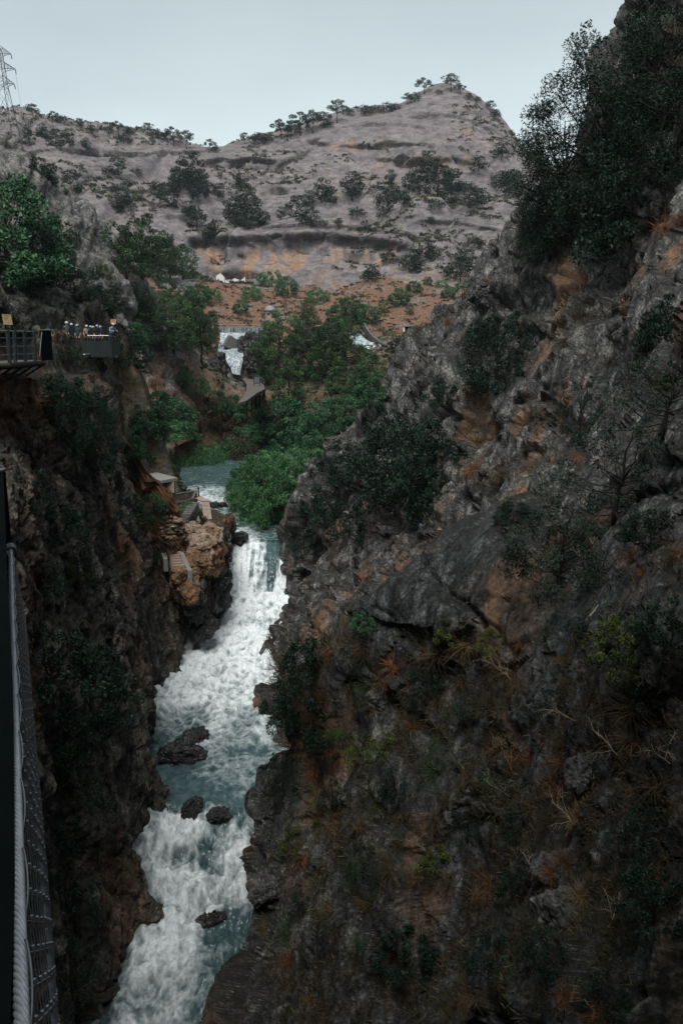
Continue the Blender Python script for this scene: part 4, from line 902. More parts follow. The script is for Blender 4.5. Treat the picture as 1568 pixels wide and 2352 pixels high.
zone("below the caves under the summit", "pine_tree", "dark pine", PF, [(898, 420, 34), (953, 414, 34), (980, 412, 64), (1003, 447, 72), (1032, 432, 48), (940, 436, 36), (965, 440, 40), (1020, 420, 40)], "pine tree", "pines on the far slopes", MT, 1.1)
zone("in the belt under the summit caves", "bush", "dark green bush", BF, [(878, 480, 66, .7), (927, 476, 42, .9), (1000, 484, 30), (1064, 446, 38), (1096, 477, 52), (1040, 470, 30), (905, 455, 34)], "bush", "bushes on the far slopes", MT, 1.2)
zone("on the right shoulder of the mountain", "bush", "dark blue-green bush", BF, [(1099, 394, 38), (1102, 339, 24), (1149, 364, 42), (1166, 442, 60), (1150, 430, 44), (1180, 430, 50)], "bush", "bushes on the far slopes", MT, 1.1)
zone("above the right end of the orange cliff", "bush", "green rounded bush", BF, [(980, 588, 44), (939, 620, 44), (898, 602, 30), (1073, 608, 44), (1055, 638, 52), (857, 642, 44), (985, 510, 20), (1090, 560, 28)], "bush", "bushes on the red slope", None, 1.2)
# red hillside
zone("on red soil under the orange cliff", "bush", "pale green rounded tree", ['broad_b', 'shrub_a'], [(595, 644, 22), (629, 652, 38), (664, 672, 46), (577, 684, 38), (552, 718, 34), (731, 694, 38)], "small tree", "trees on the red slope", None, .95)
zone("left of the white ruin under the cliff", "bush", "deep green bush", ['broad_b', 'shrub_a'], [(427, 690, 44), (464, 692, 48), (489, 688, 32), (445, 695, 30)], "bush", "trees on the red slope", None, 1.0)
zone("on the red slope right of the lattice mast", "pine_tree", "rounded dark green tree", ['pine_d', 'broad_b'], [(702, 722, 44), (790, 735, 56), (815, 738, 66), (843, 738, 48), (877, 714, 32), (923, 696, 42), (952, 668, 30), (941, 721, 22)], "small tree", "trees on the red slope", None, 1.1)
zone("beside the concrete portal on orange soil", "bush", "small green bush", ['shrub_a'], [(935, 776, 18), (905, 768, 10), (872, 779, 10), (932, 786, 10), (960, 770, 10)], "bush", "bushes near the portal", None, 1.0)
zone("high on the red slope near the gorge edge", "bush", "round green bush", ['broad_b', 'shrub_a'], [(1035, 679, 30), (1010, 655, 20), (980, 650, 20), (1060, 660, 22)], "bush", "trees on the red slope", None, 1.0)
# valley pines
zone("left of the upper waterfall", "pine_tree", "tall full pine", PN, [(364, 815, 118), (398, 815, 130), (430, 815, 118), (464, 832, 150, .72), (478, 812, 100, .7), (345, 805, 95)], "pine tree", "pines around the upper falls", HL, .95)
zone("behind the boardwalk below the dam", "pine_tree", "dark tall pine", PN, [(606, 884, 84, .7), (640, 874, 166, .8), (622, 868, 118, .75), (714, 856, 132), (764, 864, 134), (793, 864, 108), (690, 872, 98), (740, 880, 100)], "pine tree", "pines around the upper falls", HL, .95)
zone("above the pines by the right-hand falls", "pine_tree", "light green bushy pine", ['pine_d'], [(689, 774, 56), (806, 782, 60), (722, 766, 44), (770, 772, 50)], "pine tree", "pines around the upper falls", None, 1.2)
zone("just behind the green thicket", "pine_tree", "conical pine", ['pine_c'], [(660, 930, 108), (843, 905, 100), (868, 935, 84), (777, 905, 84), (820, 925, 90)], "pine tree", "pines in front of the boardwalk", HL, 1.15)
zone("by the white pole under the left ridge", "pine_tree", "big dark pine", ['pine_d', 'pine_b'], [(292, 640, 130), (325, 640, 138), (395, 645, 108), (420, 640, 80), (360, 640, 100)], "pine tree", "pines by the white pole", None, 1.05)
zone("at the foot of the layered left ridge", "pine_tree", "low dark pine", ['pine_a', 'pine_d'], [(378, 690, 60), (345, 715, 50), (310, 720, 60), (275, 735, 66), (240, 730, 66), (400, 720, 60), (440, 745, 70)], "pine tree", "pines by the white pole", None, 1.25)
# valley broadleaves
zone("in the green thicket of the valley floor", "tree", "leafy green tree", ['broad_a', 'broad_b'], [(577, 990, 78), (635, 1015, 118), (665, 1040, 130), (568, 1052, 84), (743, 1005, 100), (690, 1046, 108), (797, 975, 76), (720, 1040, 100), (610, 1050, 90)], "tree", "trees of the valley thicket", HL, 1.05)
zone("on the earth slope left of the boardwalk", "bush", "green bush", ['broad_b', 'shrub_a'], [(506, 958, 60), (539, 948, 52), (530, 965, 44), (430, 880, 40), (455, 905, 44)], "bush", "bushes on the earth slope", HL)
zone("beside the dirt trail", "bush", "brown dry bush", ['brown_a'], [(460, 978, 56), (490, 982, 50), (514, 990, 56), (540, 1010, 50)], "bush", "dry bushes by the trail", HL, 1.2)
zone("above the dirt trail", "bush", "dense green bush", ['broad_b', 'shrub_a'], [(389, 990, 88), (377, 1010, 62), (410, 1012, 60), (347, 1024, 65), (335, 990, 62), (420, 970, 50), (360, 960, 75)], "bush", "bushes by the trail", HL, 1.1)
zone("between the trail and the river", "bush", "bright green shrub", ['shrub_a', 'reed_b'], [(400, 1080, 26), (432, 1088, 62), (468, 1084, 65), (500, 1072, 58), (372, 1090, 26), (450, 1060, 50), (485, 1058, 50), (525, 1066, 62), (415, 1064, 26)], "bush", "shrubs on the river bank", HL, .85)
zone("over the far end of the pool", "bush", "dark flowering bush", ['brown_a', 'broad_b'], [(535, 1066, 70), (552, 1070, 80), (520, 1040, 50)], "bush", "bushes at the pool", HL)
zone("in the willow thicket right of the rapids", "willow_bush", "feathery bright green willow", ['willow_a', 'willow_b'], [(580, 1172, 112), (574, 1142, 84), (596, 1197, 132), (612, 1190, 156), (640, 1217, 172), (668, 1228, 180), (612, 1128, 100), (655, 1142, 124), (690, 1175, 150), (590, 1132, 88), (625, 1212, 130), (655, 1242, 130)], "willow bush", "willows beside the rapids", HL, 1.05)
# ------------------------------------------------------------------ plants on the two walls, one by one
def wallplant(surf, kind, name, u, v, hp, label, cat, sq=1.0, group=None, out=.0, lean=None, sink=.06):
    hh = hit(u, v, surf)
    if hh is None: return None
    p, n, zc, nm = hh; h = hp * zc / FPX
    return plant(kind, name, Vector(p + n * out * h - np.array([0, 0, sink * h])), h, label, cat, group, None, sq, lean)
for a in [
    ('olive_a', 'olive_tree', 1372, 500, 440, "tall grey-green tree leaning against the sky at the cliff top", 'tree', 1.0),
    ('olive_a', 'olive_tree', 1300, 560, 330, "ragged lower tree hanging over the pale ridge top", 'tree', .95),
    ('dark_big', 'dark_tree', 1510, 470, 330, "dark crown behind the tall tree, under the round summit rock", 'tree', 1.0),
    ('dark_big', 'dark_tree', 1555, 330, 330, "black-green tree filling the top right corner", 'tree', 1.1),
    ('dark_b', 'dark_bush', 1440, 590, 200, "black-green bush under the trunk of the tall tree", 'bush', .9),
    ('dark_big', 'dark_tree', 1262, 590, 220, "dark bushy tree at the left foot of the tall tree", 'tree', .75),
    ('dark_big', 'dark_tree', 1530, 230, 250, "dark upper tree rising past the top edge", 'tree', 1.0),
    ('dark_b', 'dark_bush', 1168, 664, 78, "small bush perched on the ridge crest above the square boulders", 'bush', 1.0),
    ('dark_a', 'dark_tree', 1135, 900, 190, "dark bush wedged in the upright cleft of the far wall", 'bush', .85),
    ('dark_b', 'dark_bush', 1110, 790, 70, "thin bush just above the cleft bush", 'bush', 1.0),
    ('dark_b', 'dark_bush', 1010, 930, 62, "little bush at the base of the crest boulders", 'bush', 1.1),
    ('dark_a', 'dark_tree', 940, 1180, 260, "large round dark bush in the middle of the far wall", 'bush', .95),
    ('dark_b', 'dark_bush', 890, 1100, 150, "left shoulder bush leaning on the large round one", 'bush', .8),
    ('dark_b', 'dark_bush', 1000, 1130, 140, "right shoulder bush beside the large round one", 'bush', .7),
    ('dark_b', 'dark_bush', 800, 1100, 90, "bush on the pale boulders near the gorge edge", 'bush', 1.0),
    ('dark_b', 'dark_bush', 745, 1190, 84, "bush clinging over the falls below the pale block", 'bush', 1.0),
    ('dark_b', 'dark_bush', 800, 1230, 96, "shaded bush right of the falls", 'bush', .9),
    ('dark_a', 'dark_bush', 742, 1068, 44, "tiny bush on top of the pale block", 'bush', 1.2),
    ('red_a', 'red_bush', 930, 862, 78, "dark red autumn bush on the ridge edge", 'bush', 1.0),
    ('dark_b', 'dark_bush', 935, 826, 50, "dark green bush just above the red one", 'bush', 1.6),
    ('broad_b', 'green_bush', 850, 935, 80, "fresh green bush behind the ridge edge left of the red bush", 'bush', 1.0),
    ('olive_b', 'wild_olive', 1280, 1352, 260, "wide sparse wild olive with dark branches in mid slope", 'bush', .98),
    ('olive_c', 'wild_olive', 1412, 1190, 270, "open branching shrub above the sparse wild olive", 'bush', 1.0),
    ('olive_c', 'wild_olive', 1520, 1000, 230, "grey-leaved shrub at the right edge above the open branching one", 'bush', 1.0),
    ('olive_b', 'wild_olive', 1330, 1010, 150, "small grey shrub on the rust streaked wall", 'bush', .9),
    ('dark_b', 'dark_bush', 1180, 1200, 60, "low shrub on the crest of the black slab", 'bush', 1.2),
    ('yellow_a', 'yellow_green_bush', 1415, 1530, 150, "yellow-green bush glowing on the dark right slope", 'bush', .9),
    ('dark_b', 'dark_bush', 715, 1600, 170, "dark bush in the shaded inner wall above the water", 'bush', .7),
    ('dark_b', 'dark_bush', 655, 1660, 110, "drooping dark bush over the foaming bend", 'bush', .8),
    ('dark_c', 'leafy_bush', 650, 1830, 120, "leafy bush reaching out over the green pool", 'bush', .7),
    ('dark_b', 'dark_bush', 750, 1730, 90, "dark bush on the slab above the green pool", 'bush', 1.0),
    ('shrub_a', 'green_bush', 838, 1440, 50, "small bright green bush at the foot of the slab edge", 'bush', .9),
    ('shrub_a', 'green_bush', 808, 1650, 56, "green tuft-like bush beside the rounded grey stone", 'bush', 1.0),
    ('dark_c', 'leafy_bush', 960, 1650, 70, "little leafy bush in the centre of the right slope", 'bush', 1.0),
    ('yellow_a', 'yellow_green_bush', 1035, 1480, 90, "olive-yellow bush below the slab with pale stalks", 'bush', .8),
    ('yellow_a', 'yellow_green_bush', 830, 1760, 90, "mossy yellowish bush low on the near slope", 'bush', 1.0),
    ('dark_c', 'leafy_bush', 905, 1840, 90, "small-leaved bush under the pale stalks, lower slope", 'bush', .9),
    ('dark_c', 'leafy_bush', 1070, 1930, 90, "thin leafy bush above the rusty hanging grass", 'bush', 1.0),
    ('dark_c', 'leafy_bush', 1170, 2080, 110, "leafy creeper bush right of the hanging grass", 'bush', .9),
    ('yellow_a', 'yellow_green_bush', 665, 1965, 70, "green bush beside the square pale boulder above the river", 'bush', .9),
    ('dark_c', 'leafy_bush', 690, 2110, 80, "leafy bush near the bottom waterline boulder", 'bush', .9),
    ('dark_c', 'leafy_bush', 1260, 1660, 80, "small bush in the brown scrub right of the rusty twigs", 'bush', 1.0),
    ('dark_c', 'leafy_bush', 1500, 1640, 120, "dim bush near the right edge under the yellow-green one", 'bush', 1.0),
    ('dark_c', 'leafy_bush', 1470, 1960, 150, "dim leafy bush right of the big pale boulder", 'bush', 1.0),
    ('dark_c', 'leafy_bush', 1120, 2240, 120, "dim leafy bush under the hanging grass at the bottom", 'bush', 1.0),
    ('dark_c', 'leafy_bush', 830, 2010, 90, "dim leafy bush above the black hollow", 'bush', 1.1),
    ('dark_c', 'leafy_bush', 1390, 2330, 120, "dim leafy bush in the bottom right, below the bleached twig", 'bush', 1.0),
    ('dark_c', 'leafy_bush', 765, 1850, 70, "small bush right of the green pool's lower end", 'bush', 1.0),
    ('yellow_a', 'yellow_green_bush', 880, 1745, 70, "dull olive bush in the hollow of the near slope", 'bush', 1.1),
    ('dark_b', 'dark_bush', 985, 1560, 70, "low dark bush under the straw tuft by the slab", 'bush', 1.1),
    ('dark_c', 'leafy_bush', 1085, 1655, 80, "airy leafy bush in the middle of the slope", 'bush', 1.1),
    ('dark_c', 'leafy_bush', 1195, 1905, 90, "airy bush left of the big pale boulder", 'bush', 1.1),
    ('yellow_a', 'yellow_green_bush', 1000, 2010, 80, "olive bush above the black hollow, right side", 'bush', 1.1),
    ('dark_b', 'dark_bush', 935, 2215, 110, "dark bush in the black hollow near the bottom", 'bush', 1.0),
    ('dark_c', 'leafy_bush', 1250, 2230, 110, "leafy bush below the tall grey block", 'bush', 1.1),
    ('dark_b', 'dark_bush', 1500, 2110, 130, "dark cushion bush near the right edge, lower part", 'bush', 1.1),
    ('dark_b', 'dark_bush', 1540, 1470, 110, "dark cushion bush at the right edge above the scrub", 'bush', 1.1),
    ('dark_c', 'leafy_bush', 1330, 1480, 80, "airy bush left of the yellow-green one", 'bush', 1.1),
    ('yellow_a', 'yellow_green_bush', 1130, 1500, 70, "olive-green bush beside the orange grass streak", 'bush', 1.1),
    ('dark_b', 'dark_bush', 1490, 1250, 90, "dark bush under the grey-leaved shrub at the right", 'bush', 1.1),
    ('dark_b', 'dark_bush', 1555, 790, 130, "dark bush at the right edge over the brown ribbed rock", 'bush', .9),
    ('dark_b', 'dark_bush', 700, 1260, 60, "little dark bush just right of the waterfall lip", 'bush', 1.0),
]: wallplant(RT, *a)
for a in [
    ('broad_a', 'leafy_tree', 20, 650, 270, "big leafy green tree spreading over the upper left edge", 'tree', 1.05),
    ('broad_a', 'leafy_tree', 110, 640, 170, "lower lobe tree right of the big leafy tree", 'tree', 1.0),
    ('dark_a', 'dark_tree', 60, 655, 150, "shaded tree under the big leafy one on the left", 'tree', 1.2),
]: wallplant(['left', 'hill'], *a)
for a in [
    ('dark_b', 'dark_bush', 90, 418, 56, "round dark bush alone on the upper left ridge", 'bush', .95),
    ('yellow_a', 'yellow_green_bush', 238, 640, 40, "yellowish bush on the layered ridge", 'bush', 1.0),
    ('dark_a', 'dark_tree', 195, 690, 80, "dark bushy tree over the path, under the ridge", 'tree', 1.0),
    ('dark_a', 'dark_tree', 250, 720, 80, "flat-topped dark tree above the orange sign", 'tree', 1.4),
    ('dark_a', 'dark_tree', 310, 722, 76, "flat-topped dark tree right of the orange sign", 'tree', 1.4),
    ('broad_b', 'green_bush', 305, 800, 70, "green bush just right of the platform corner", 'bush', 1.0),
    ('dark_b', 'dark_bush', 290, 845, 80, "dark bush below the green one by the platform", 'bush', 1.0),
    ('dark_b', 'dark_bush', 330, 790, 60, "dark round bush on the slope behind the platform", 'bush', 1.0),
    ('broad_b', 'green_bush', 300, 1075, 90, "bushy green shrub on the bank above the hut", 'bush', 1.1),
    ('dark_b', 'dark_bush', 330, 1120, 80, "dark shrub between the hut roof and the cliff", 'bush', 1.1),
    ('broad_b', 'green_bush', 318, 960, 80, "bright green bush under the rounded cliff edge", 'bush', 1.0),
    ('dark_b', 'dark_bush', 340, 1000, 80, "dark bush at the foot of the rounded cliff edge", 'bush', .9),
]: wallplant(HL, *a)
for a in [
    ('dark_c', 'leafy_bush', 160, 850, 120, "thin bush growing up in front of the helmeted group", 'bush', .62),
    ('dark_c', 'leafy_bush', 205, 850, 90, "thin bush below the left end of the platform", 'bush', .8),
    ('dark_a', 'dark_tree', 170, 1040, 200, "dark curtain of leaves hanging below the platform", 'bush', .6),
    ('dark_a', 'dark_tree', 225, 1090, 220, "long dark hanging bush on the left wall face", 'bush', .5),
    ('dark_b', 'dark_bush', 120, 940, 90, "shaded bush under the path overhang", 'bush', .9),
    ('dark_b', 'dark_bush', 305, 1220, 96, "round dark bush left of the stone stairs", 'bush', .8),
    ('broad_b', 'green_bush', 305, 1055, 60, "leafy green bush on the cliff corner above the hut roof", 'bush', 1.0),
    ('dark_b', 'dark_bush', 340, 1150, 46, "dark bush at the cliff corner left of the hut", 'bush', .9),
    ('broad_b', 'green_bush', 352, 1190, 70, "green bush below the hut beside the rubble", 'bush', .9),
    ('dark_b', 'dark_bush', 365, 1290, 54, "small bush touching the stone stairs", 'bush', .7),
    ('dark_b', 'dark_bush', 135, 1240, 90, "bush on the ochre streaked left wall", 'bush', 1.0),
    ('dark_c', 'leafy_bush', 80, 1180, 120, "dim creeper bush at the left, level with the hut", 'bush', .8),
    ('dark_c', 'leafy_bush', 180, 1350, 130, "dim leafy bush in the middle of the left wall", 'bush', .9),
    ('dark_c', 'leafy_bush', 95, 1380, 140, "dim leafy bush beside the steel rope, upper", 'bush', .9),
    ('dark_b', 'dark_bush', 110, 1590, 190, "wide dark bush over the left wall, beside the rope", 'bush', .9),
    ('dark_b', 'dark_bush', 215, 1660, 190, "wide dark bush left of the foaming bend", 'bush', .9),
    ('dark_b', 'dark_bush', 245, 1560, 80, "bush on the pale triangular rock of the left wall", 'bush', .9),
    ('dark_b', 'dark_bush', 130, 1740, 160, "dark bush below the wide one beside the rope", 'bush', .9),
    ('dark_c', 'leafy_bush', 170, 1880, 150, "dim leafy bush low on the left wall", 'bush', .9),
    ('dark_c', 'leafy_bush', 110, 2010, 150, "dim leafy bush near the hanging net", 'bush', .9),
    ('dark_c', 'leafy_bush', 170, 2130, 140, "dim leafy bush above the lowest left bank", 'bush', .9),
    ('dark_c', 'leafy_bush', 165, 2290, 150, "dim leafy bush in the bottom left over the foam", 'bush', .9),
    ('yellow_a', 'yellow_green_bush', 150, 1330, 60, "faint yellowish bush on the left wall", 'bush', .8),
]: wallplant(LT, *a)
# a fan palm at the right edge
def palm_mesh():
    R = np.random.default_rng(7); V = []; F = []; c = 0
    for f in range(14):
        a = R.random() * 6.283; el = R.uniform(.1, 1.1); d = np.array([math.cos(a) * math.cos(el), math.sin(a) * math.cos(el), math.sin(el)]); s = np.cross(d, (0, 0, 1.)); s /= np.linalg.norm(s); b = d * .35
        V += [np.zeros(3) - s * .008, np.zeros(3) + s * .008, b + s * .008, b - s * .008]; F.append([c, c + 1, c + 2, c + 3]); c += 4
        for k in range(13):
            t = (k - 6) / 6. * 1.25; e = d * math.cos(t) + s * math.sin(t); e = e + np.array([0, 0, -.15]); w = np.cross(e, np.cross(d, s)); w = w / np.linalg.norm(w) * .022
            V += [b, b + e * .25 + w, b + e * .6 + np.array([0, 0, -.05]), b + e * .25 - w]; F.append([c, c + 1, c + 2, c + 3]); c += 4
    me = mesh_of("fan_palm", np.array(V), np.array(F), G_GRASS, False); attr(me, 'tint', np.repeat(R.random(len(F)), 4)); return me
hh = hit(1545, 905, RT); tag(link("fan_palm", palm_mesh(), None, Vector(hh[0]))  , "small fan palm with spiky leaves at the right edge", "palm").scale = (1.1 * 70 * hh[2] / FPX,) * 3

# tufts of dry grass and bare twigs
def tuft(kind, u, v, hp, label, k=0, surf=RT, group=None, name='grass_tuft'):
    hh = hit(u, v, surf)
    if hh is None: return
    p, n, zc, nm = hh; s = hp * zc / FPX; o = link(name, TUFT[kind][k % 3], None, Vector(p)); o.scale = (s, s, s)
    n = Vector(n); z = (n * .8 + Vector((0, 0, .8))).normalized(); o.rotation_euler = z.to_track_quat('Z', 'Y').to_euler(); o.rotation_euler.rotate_axis('Z', RNG.uniform(0, 6.28))
    return tag(o, label, 'grass tuft', group)
for i, a in enumerate([('straw', 735, 1800, 70, "straw and rust coloured tuft on the slab above the green pool"), ('rust', 715, 1770, 56, "rusty tuft just above the straw one by the pool"), ('rust', 1075, 1790, 52, "orange tuft on a stone in the middle of the slope"),
    ('rust', 948, 1670, 50, "orange tuft under the bleached stalks, centre slope"), ('rust', 1215, 1735, 80, "wide rusty tuft among brown scrub"), ('rust', 1140, 1725, 66, "rusty tuft left of the wide rusty one"), ('rust', 1290, 1750, 60, "rusty tuft right of the wide rusty one"),
    ('rust', 1128, 2030, 100, "long hanging orange grass over the black ledge"), ('straw', 1100, 2060, 70, "pale hanging grass beside the long orange one"), ('rust', 1450, 1275, 70, "rusty tuft below the sparse wild olive"), ('rust', 1562, 1270, 70, "bright orange grass at the right edge"),
    ('rust', 1475, 1315, 34, "small orange tuft on bare grey rock near the right edge"), ('straw', 1005, 1500, 90, "straw tuft below the black slab"), ('straw', 1060, 1560, 70, "straw tuft next to the olive-yellow bush"), ('straw', 1180, 1540, 80, "pale straw tuft under grey twigs"), ('brown', 1120, 1620, 90, "brown tuft above the little leafy bush"),
    ('rust', 1195, 1480, 46, "narrow orange streak of grass on grey rock"), ('rust', 910, 1400, 40, "pinkish orange grass at the slab edge"), ('straw', 825, 1900, 50, "straw tuft over the square boulder"), ('rust', 1520, 520, 60, "orange grass high at the right edge"), ('rust', 1560, 500, 50, "dry orange tuft in the upper right"), ('straw', 1300, 560, 40, "dry tuft on the pale ridge top"),
    ('rust', 1120, 640, 34, "orange tuft among crest boulders"), ('rust', 1030, 740, 30, "orange tuft on the stepped ridge"), ('straw', 955, 760, 30, "straw grass behind the stepped ridge"), ('rust', 1130, 960, 60, "hanging orange grass on the upright wall"), ('straw', 1100, 1010, 60, "pale hanging grass on the upright wall"), ('rust', 1085, 1080, 50, "rust streak of grass on the far wall"),
    ('rust', 1320, 1050, 40, "orange tuft in a diagonal crack"), ('straw', 1290, 780, 40, "dry tuft by the upper gully"), ('brown', 1400, 830, 60, "brown tuft below the upper gully"), ('straw', 880, 1560, 60, "dry tuft on the slab's lower edge"), ('straw', 860, 1620, 50, "dry tuft above the rounded grey stone"), ('straw', 1320, 1880, 70, "pale tuft lying over the big boulder"),
    ('rust', 1290, 2290, 60, "rusty hanging root grass near the bottom edge"), ('straw', 1270, 1790, 60, "straw tuft above the big boulder"), ('brown', 1230, 1850, 90, "brown tuft left of the big boulder"), ('brown', 1510, 1800, 110, "brown tuft at the right edge of the slope"), ('brown', 1450, 1620, 120, "brown dry cushion under the yellow-green bush"), ('brown', 1370, 1590, 110, "brown dry cushion left of the yellow-green bush"),
    ('brown', 1000, 1880, 80, "brown tuft in the lower middle"), ('straw', 760, 2090, 50, "dry tuft above the waterline rock"), ('green', 1000, 1780, 90, "green feathery tuft in the centre of the slope"), ('green', 1110, 1790, 60, "green-white spray of grass"), ('green', 870, 1850, 60, "green tuft by the lower slab"), ('green', 730, 1890, 50, "green tuft above the river boulder"), ('green', 790, 1680, 60, "dark green tuft by the grey stone"),
    ('straw', 1450, 1700, 80, "straw tuft among bleached twigs on the right"), ('rust', 1380, 2330, 70, "rusty tuft in the bottom right corner"), ('straw', 600, 2130, 40, "small dry tuft over the lowest boulder"), ('rust', 840, 1330, 34, "rust tuft in the shaded inner wall"), ('brown', 1340, 720, 90, "brown dry plants in the upper gully"), ('brown', 1480, 760, 90, "brown dry plants right of the upper gully"), ('brown', 1250, 960, 70, "brown scrub on the rust streaked wall"), ('brown', 1150, 1090, 60, "brown scrub over the slab crest")]): tuft(*a, k=i)
for k in range(90):                     # the fine dry growth between the named tufts
    hh = hit(RNG.uniform(640, 1560), RNG.uniform(1480, 2345), RT)
    if hh is None or uv_of(hh[0])[0] < 620: continue
    p, n, zc, nm = hh; s = RNG.uniform(30, 75) * zc / FPX; o = link('grass_tuft', TUFT[RNG.choice(['brown', 'brown', 'straw', 'brown', 'rust', 'green'])][k % 3], None, Vector(p)); o.scale = (s, s, s); o.rotation_euler = ((Vector(n) * .8 + Vector((0, 0, .8))).normalized()).to_track_quat('Z', 'Y').to_euler(); o.rotation_euler.rotate_axis('Z', RNG.uniform(0, 6.28))
    tag(o, "fine dry tuft in the tangled growth of the lower right slope", 'grass tuft', 'fine dry tufts of the lower right slope')
def twig(kind, u, v, hp, az, label, k=0, tilt=.0):
    hh = hit(u, v, RT)
    if hh is None: return
    p, n, zc, nm = hh; s = 1.25 * hp * zc / FPX; o = link("bare_twig", TWIGS[kind][k % len(TWIGS[kind])], None, Vector(p + n * .05 * s)); o.scale = (s, s, s); o.rotation_euler = (0, tilt, az)
    tag(o, label, 'dead branch')
for i, a in enumerate([('white', 1180, 1560, 110, 2.6, "bleached twig fan in the middle of the right slope"), ('white', 1320, 1660, 110, 3.3, "bleached twig beside the rusty tufts"), ('white', 1420, 1730, 130, 3.0, "long white twig with side shoots on the right"), ('white', 1400, 2130, 120, .6, "forked white branch in the bottom right"), ('white', 1360, 1420, 120, .3, "pale dry branch arching over the yellow-green bush"), ('white', 1480, 1590, 100, -1.2, "hanging pale twig right of the yellow-green bush"),
    ('green', 1180, 1830, 130, 2.8, "lichened pale branch over the lower middle slope"), ('green', 790, 1830, 90, .3, "curved pale branch above the river pool"), ('white', 1330, 1900, 120, 3.0, "pale twig lying across the big boulder"), ('white', 1540, 1760, 130, 3.2, "pale twig tangle at the right edge"), ('green', 1060, 1760, 90, 3.5, "green feathery branch in the centre"), ('white', 1090, 1520, 60, 1.0, "small upright bleached twig near the straw tufts"), ('white', 1350, 1300, 90, 2.2, "bare grey twigs under the sparse wild olive"),
    ('rust', 1180, 1780, 100, 1.2, "rust coloured twig in the brown scrub"), ('rust', 1300, 2300, 110, -1.6, "orange root hanging near the bottom edge"), ('rust', 730, 1760, 60, 2.5, "orange twig in the straw tuft by the pool"), ('white', 1330, 1170, 90, .8, "bare grey branches under the open shrub"), ('green', 1365, 1260, 70, 1.5, "upright greenish twig on bare grey rock"), ('white', 980, 1960, 80, 2.9, "thin pale twig over the black hollow"), ('white', 1230, 2010, 90, 1.9, "pale twig at the foot of the big boulder")]): twig(*a, k=i)
# loose stones that stand out on the slope
def boulder_mesh(name, seed, d, mat, cuts=4.2):
    R = np.random.default_rng(seed); n, m = 44, 64; th = np.linspace(0.0, math.pi, n); ph = np.linspace(0, 2 * math.pi, m, endpoint=False); T_, P_ = np.meshgrid(th, ph, indexing='ij')
    D = np.stack([np.sin(T_) * np.cos(P_), np.sin(T_) * np.sin(P_), np.cos(T_)], -1).reshape(-1, 3)
    r = np.full(len(D), 1.25)
    for k in range(16):                                # cut by planes: an angular block
        a = R.normal(size=3); a /= np.linalg.norm(a); c = D @ a; r = np.where(c > .05, np.minimum(r, R.uniform(.72, .98) / np.maximum(c, .05)), r)
    for a in ((0, 0, 1.), (1, 0, 0), (-1, 0, 0), (0, 1, 0), (0, -1, 0), (0, 0, -1)):
        c = D @ np.array(a); r = np.where(c > .05, np.minimum(r, .9 / np.maximum(c, .05)), r)
    P = D * r[:, None] * np.array(d) * .55; s = max(d)
    P += D * (facet(P / (s * .16) + seed, 5, 1, .5) * .05 * s + facet(P / (s * .06) + seed, 6, 1, .5) * .018 * s + fbm(P / (s * .12), 4, seed) * .03 * s)[:, None]
    F = []
    a = np.arange(n * m).reshape(n, m); b = np.roll(a, -1, 1)
    return mesh_of(name, P, np.stack([a[:-1], a[1:], b[1:], b[:-1]], -1).reshape(-1, 4), mat, False)
M_PALE = rock("pale_boulder_rock", (.02, .02, .02), (.060, .060, .058), (.18, .175, .168), (.22, .13, .08), (.62, .72), soil=None, fine=11., big=.6, bump=.8, bdist=.06, con=(.25, .9, 1.8))
M_WETR = rock("wet_rock", (.010, .0105, .011), (.022, .022, .022), (.05, .047, .043), (.10, .065, .035), (.6, .7), soil=None, fine=6., big=.5, bump=.8, bdist=.06, rough=.38)
def boulder(u, v, wpx, hpx, label, mat, seed, surf=RT, name='boulder', depth=1.0, rz=0, dv=0):
    hh = hit(u, v, surf)
    p, n, zc, nm = hh; s = zc / FPX
    o = link(name, boulder_mesh(name, seed, (wpx * s, (wpx + hpx) * .5 * s * depth, hpx * s), mat), None, Vector(p + np.array([0, 0, -.14 * hpx * s]))); o.rotation_euler = (RNG.uniform(-.15, .15), RNG.uniform(-.15, .15), rz); return tag(o, label, 'boulder')
boulder(1290, 1985, 140, 80, "big pale flat-topped boulder on the lower right slope", M_PALE, 11, rz=.2)
boulder(1290, 2110, 130, 180, "tall grey block under the pale flat-topped boulder", M_PALE, 12, rz=.5)
boulder(868, 1600, 50, 56, "rounded pale grey stone on the left of the near slope", M_PALE, 13)
boulder(606, 2030, 66, 70, "square pale boulder standing above the lower cascade", M_PALE, 14)
boulder(1340, 1760, 70, 80, "grey stone between the bleached twigs", M_PALE, 15)
boulder(730, 1072, 66, 60, "pale block on the gorge rim right of the willows", M_PALE, 16)
boulder(762, 1010, 60, 46, "pale block above the rim block", M_PALE, 17)
boulder(1228, 560, 30, 66, "leaning grey pinnacle on the ridge crest", M_PALE, 18)
boulder(1100, 655, 56, 70, "cracked grey block on the ridge crest", M_PALE, 19)
boulder(1020, 720, 60, 60, "grey block on the stepped ridge", M_PALE, 20)
boulder(985, 790, 50, 60, "lower grey block of the stepped ridge", M_PALE, 21)
boulder(880, 905, 34, 50, "upright grey stone at the ridge edge", M_PALE, 22)
boulder(905, 1560, 40, 40, "small grey stone near the rounded one", M_PALE, 23)
boulder(740, 1960, 60, 44, "grey slab stone by the straw tuft", M_PALE, 24)
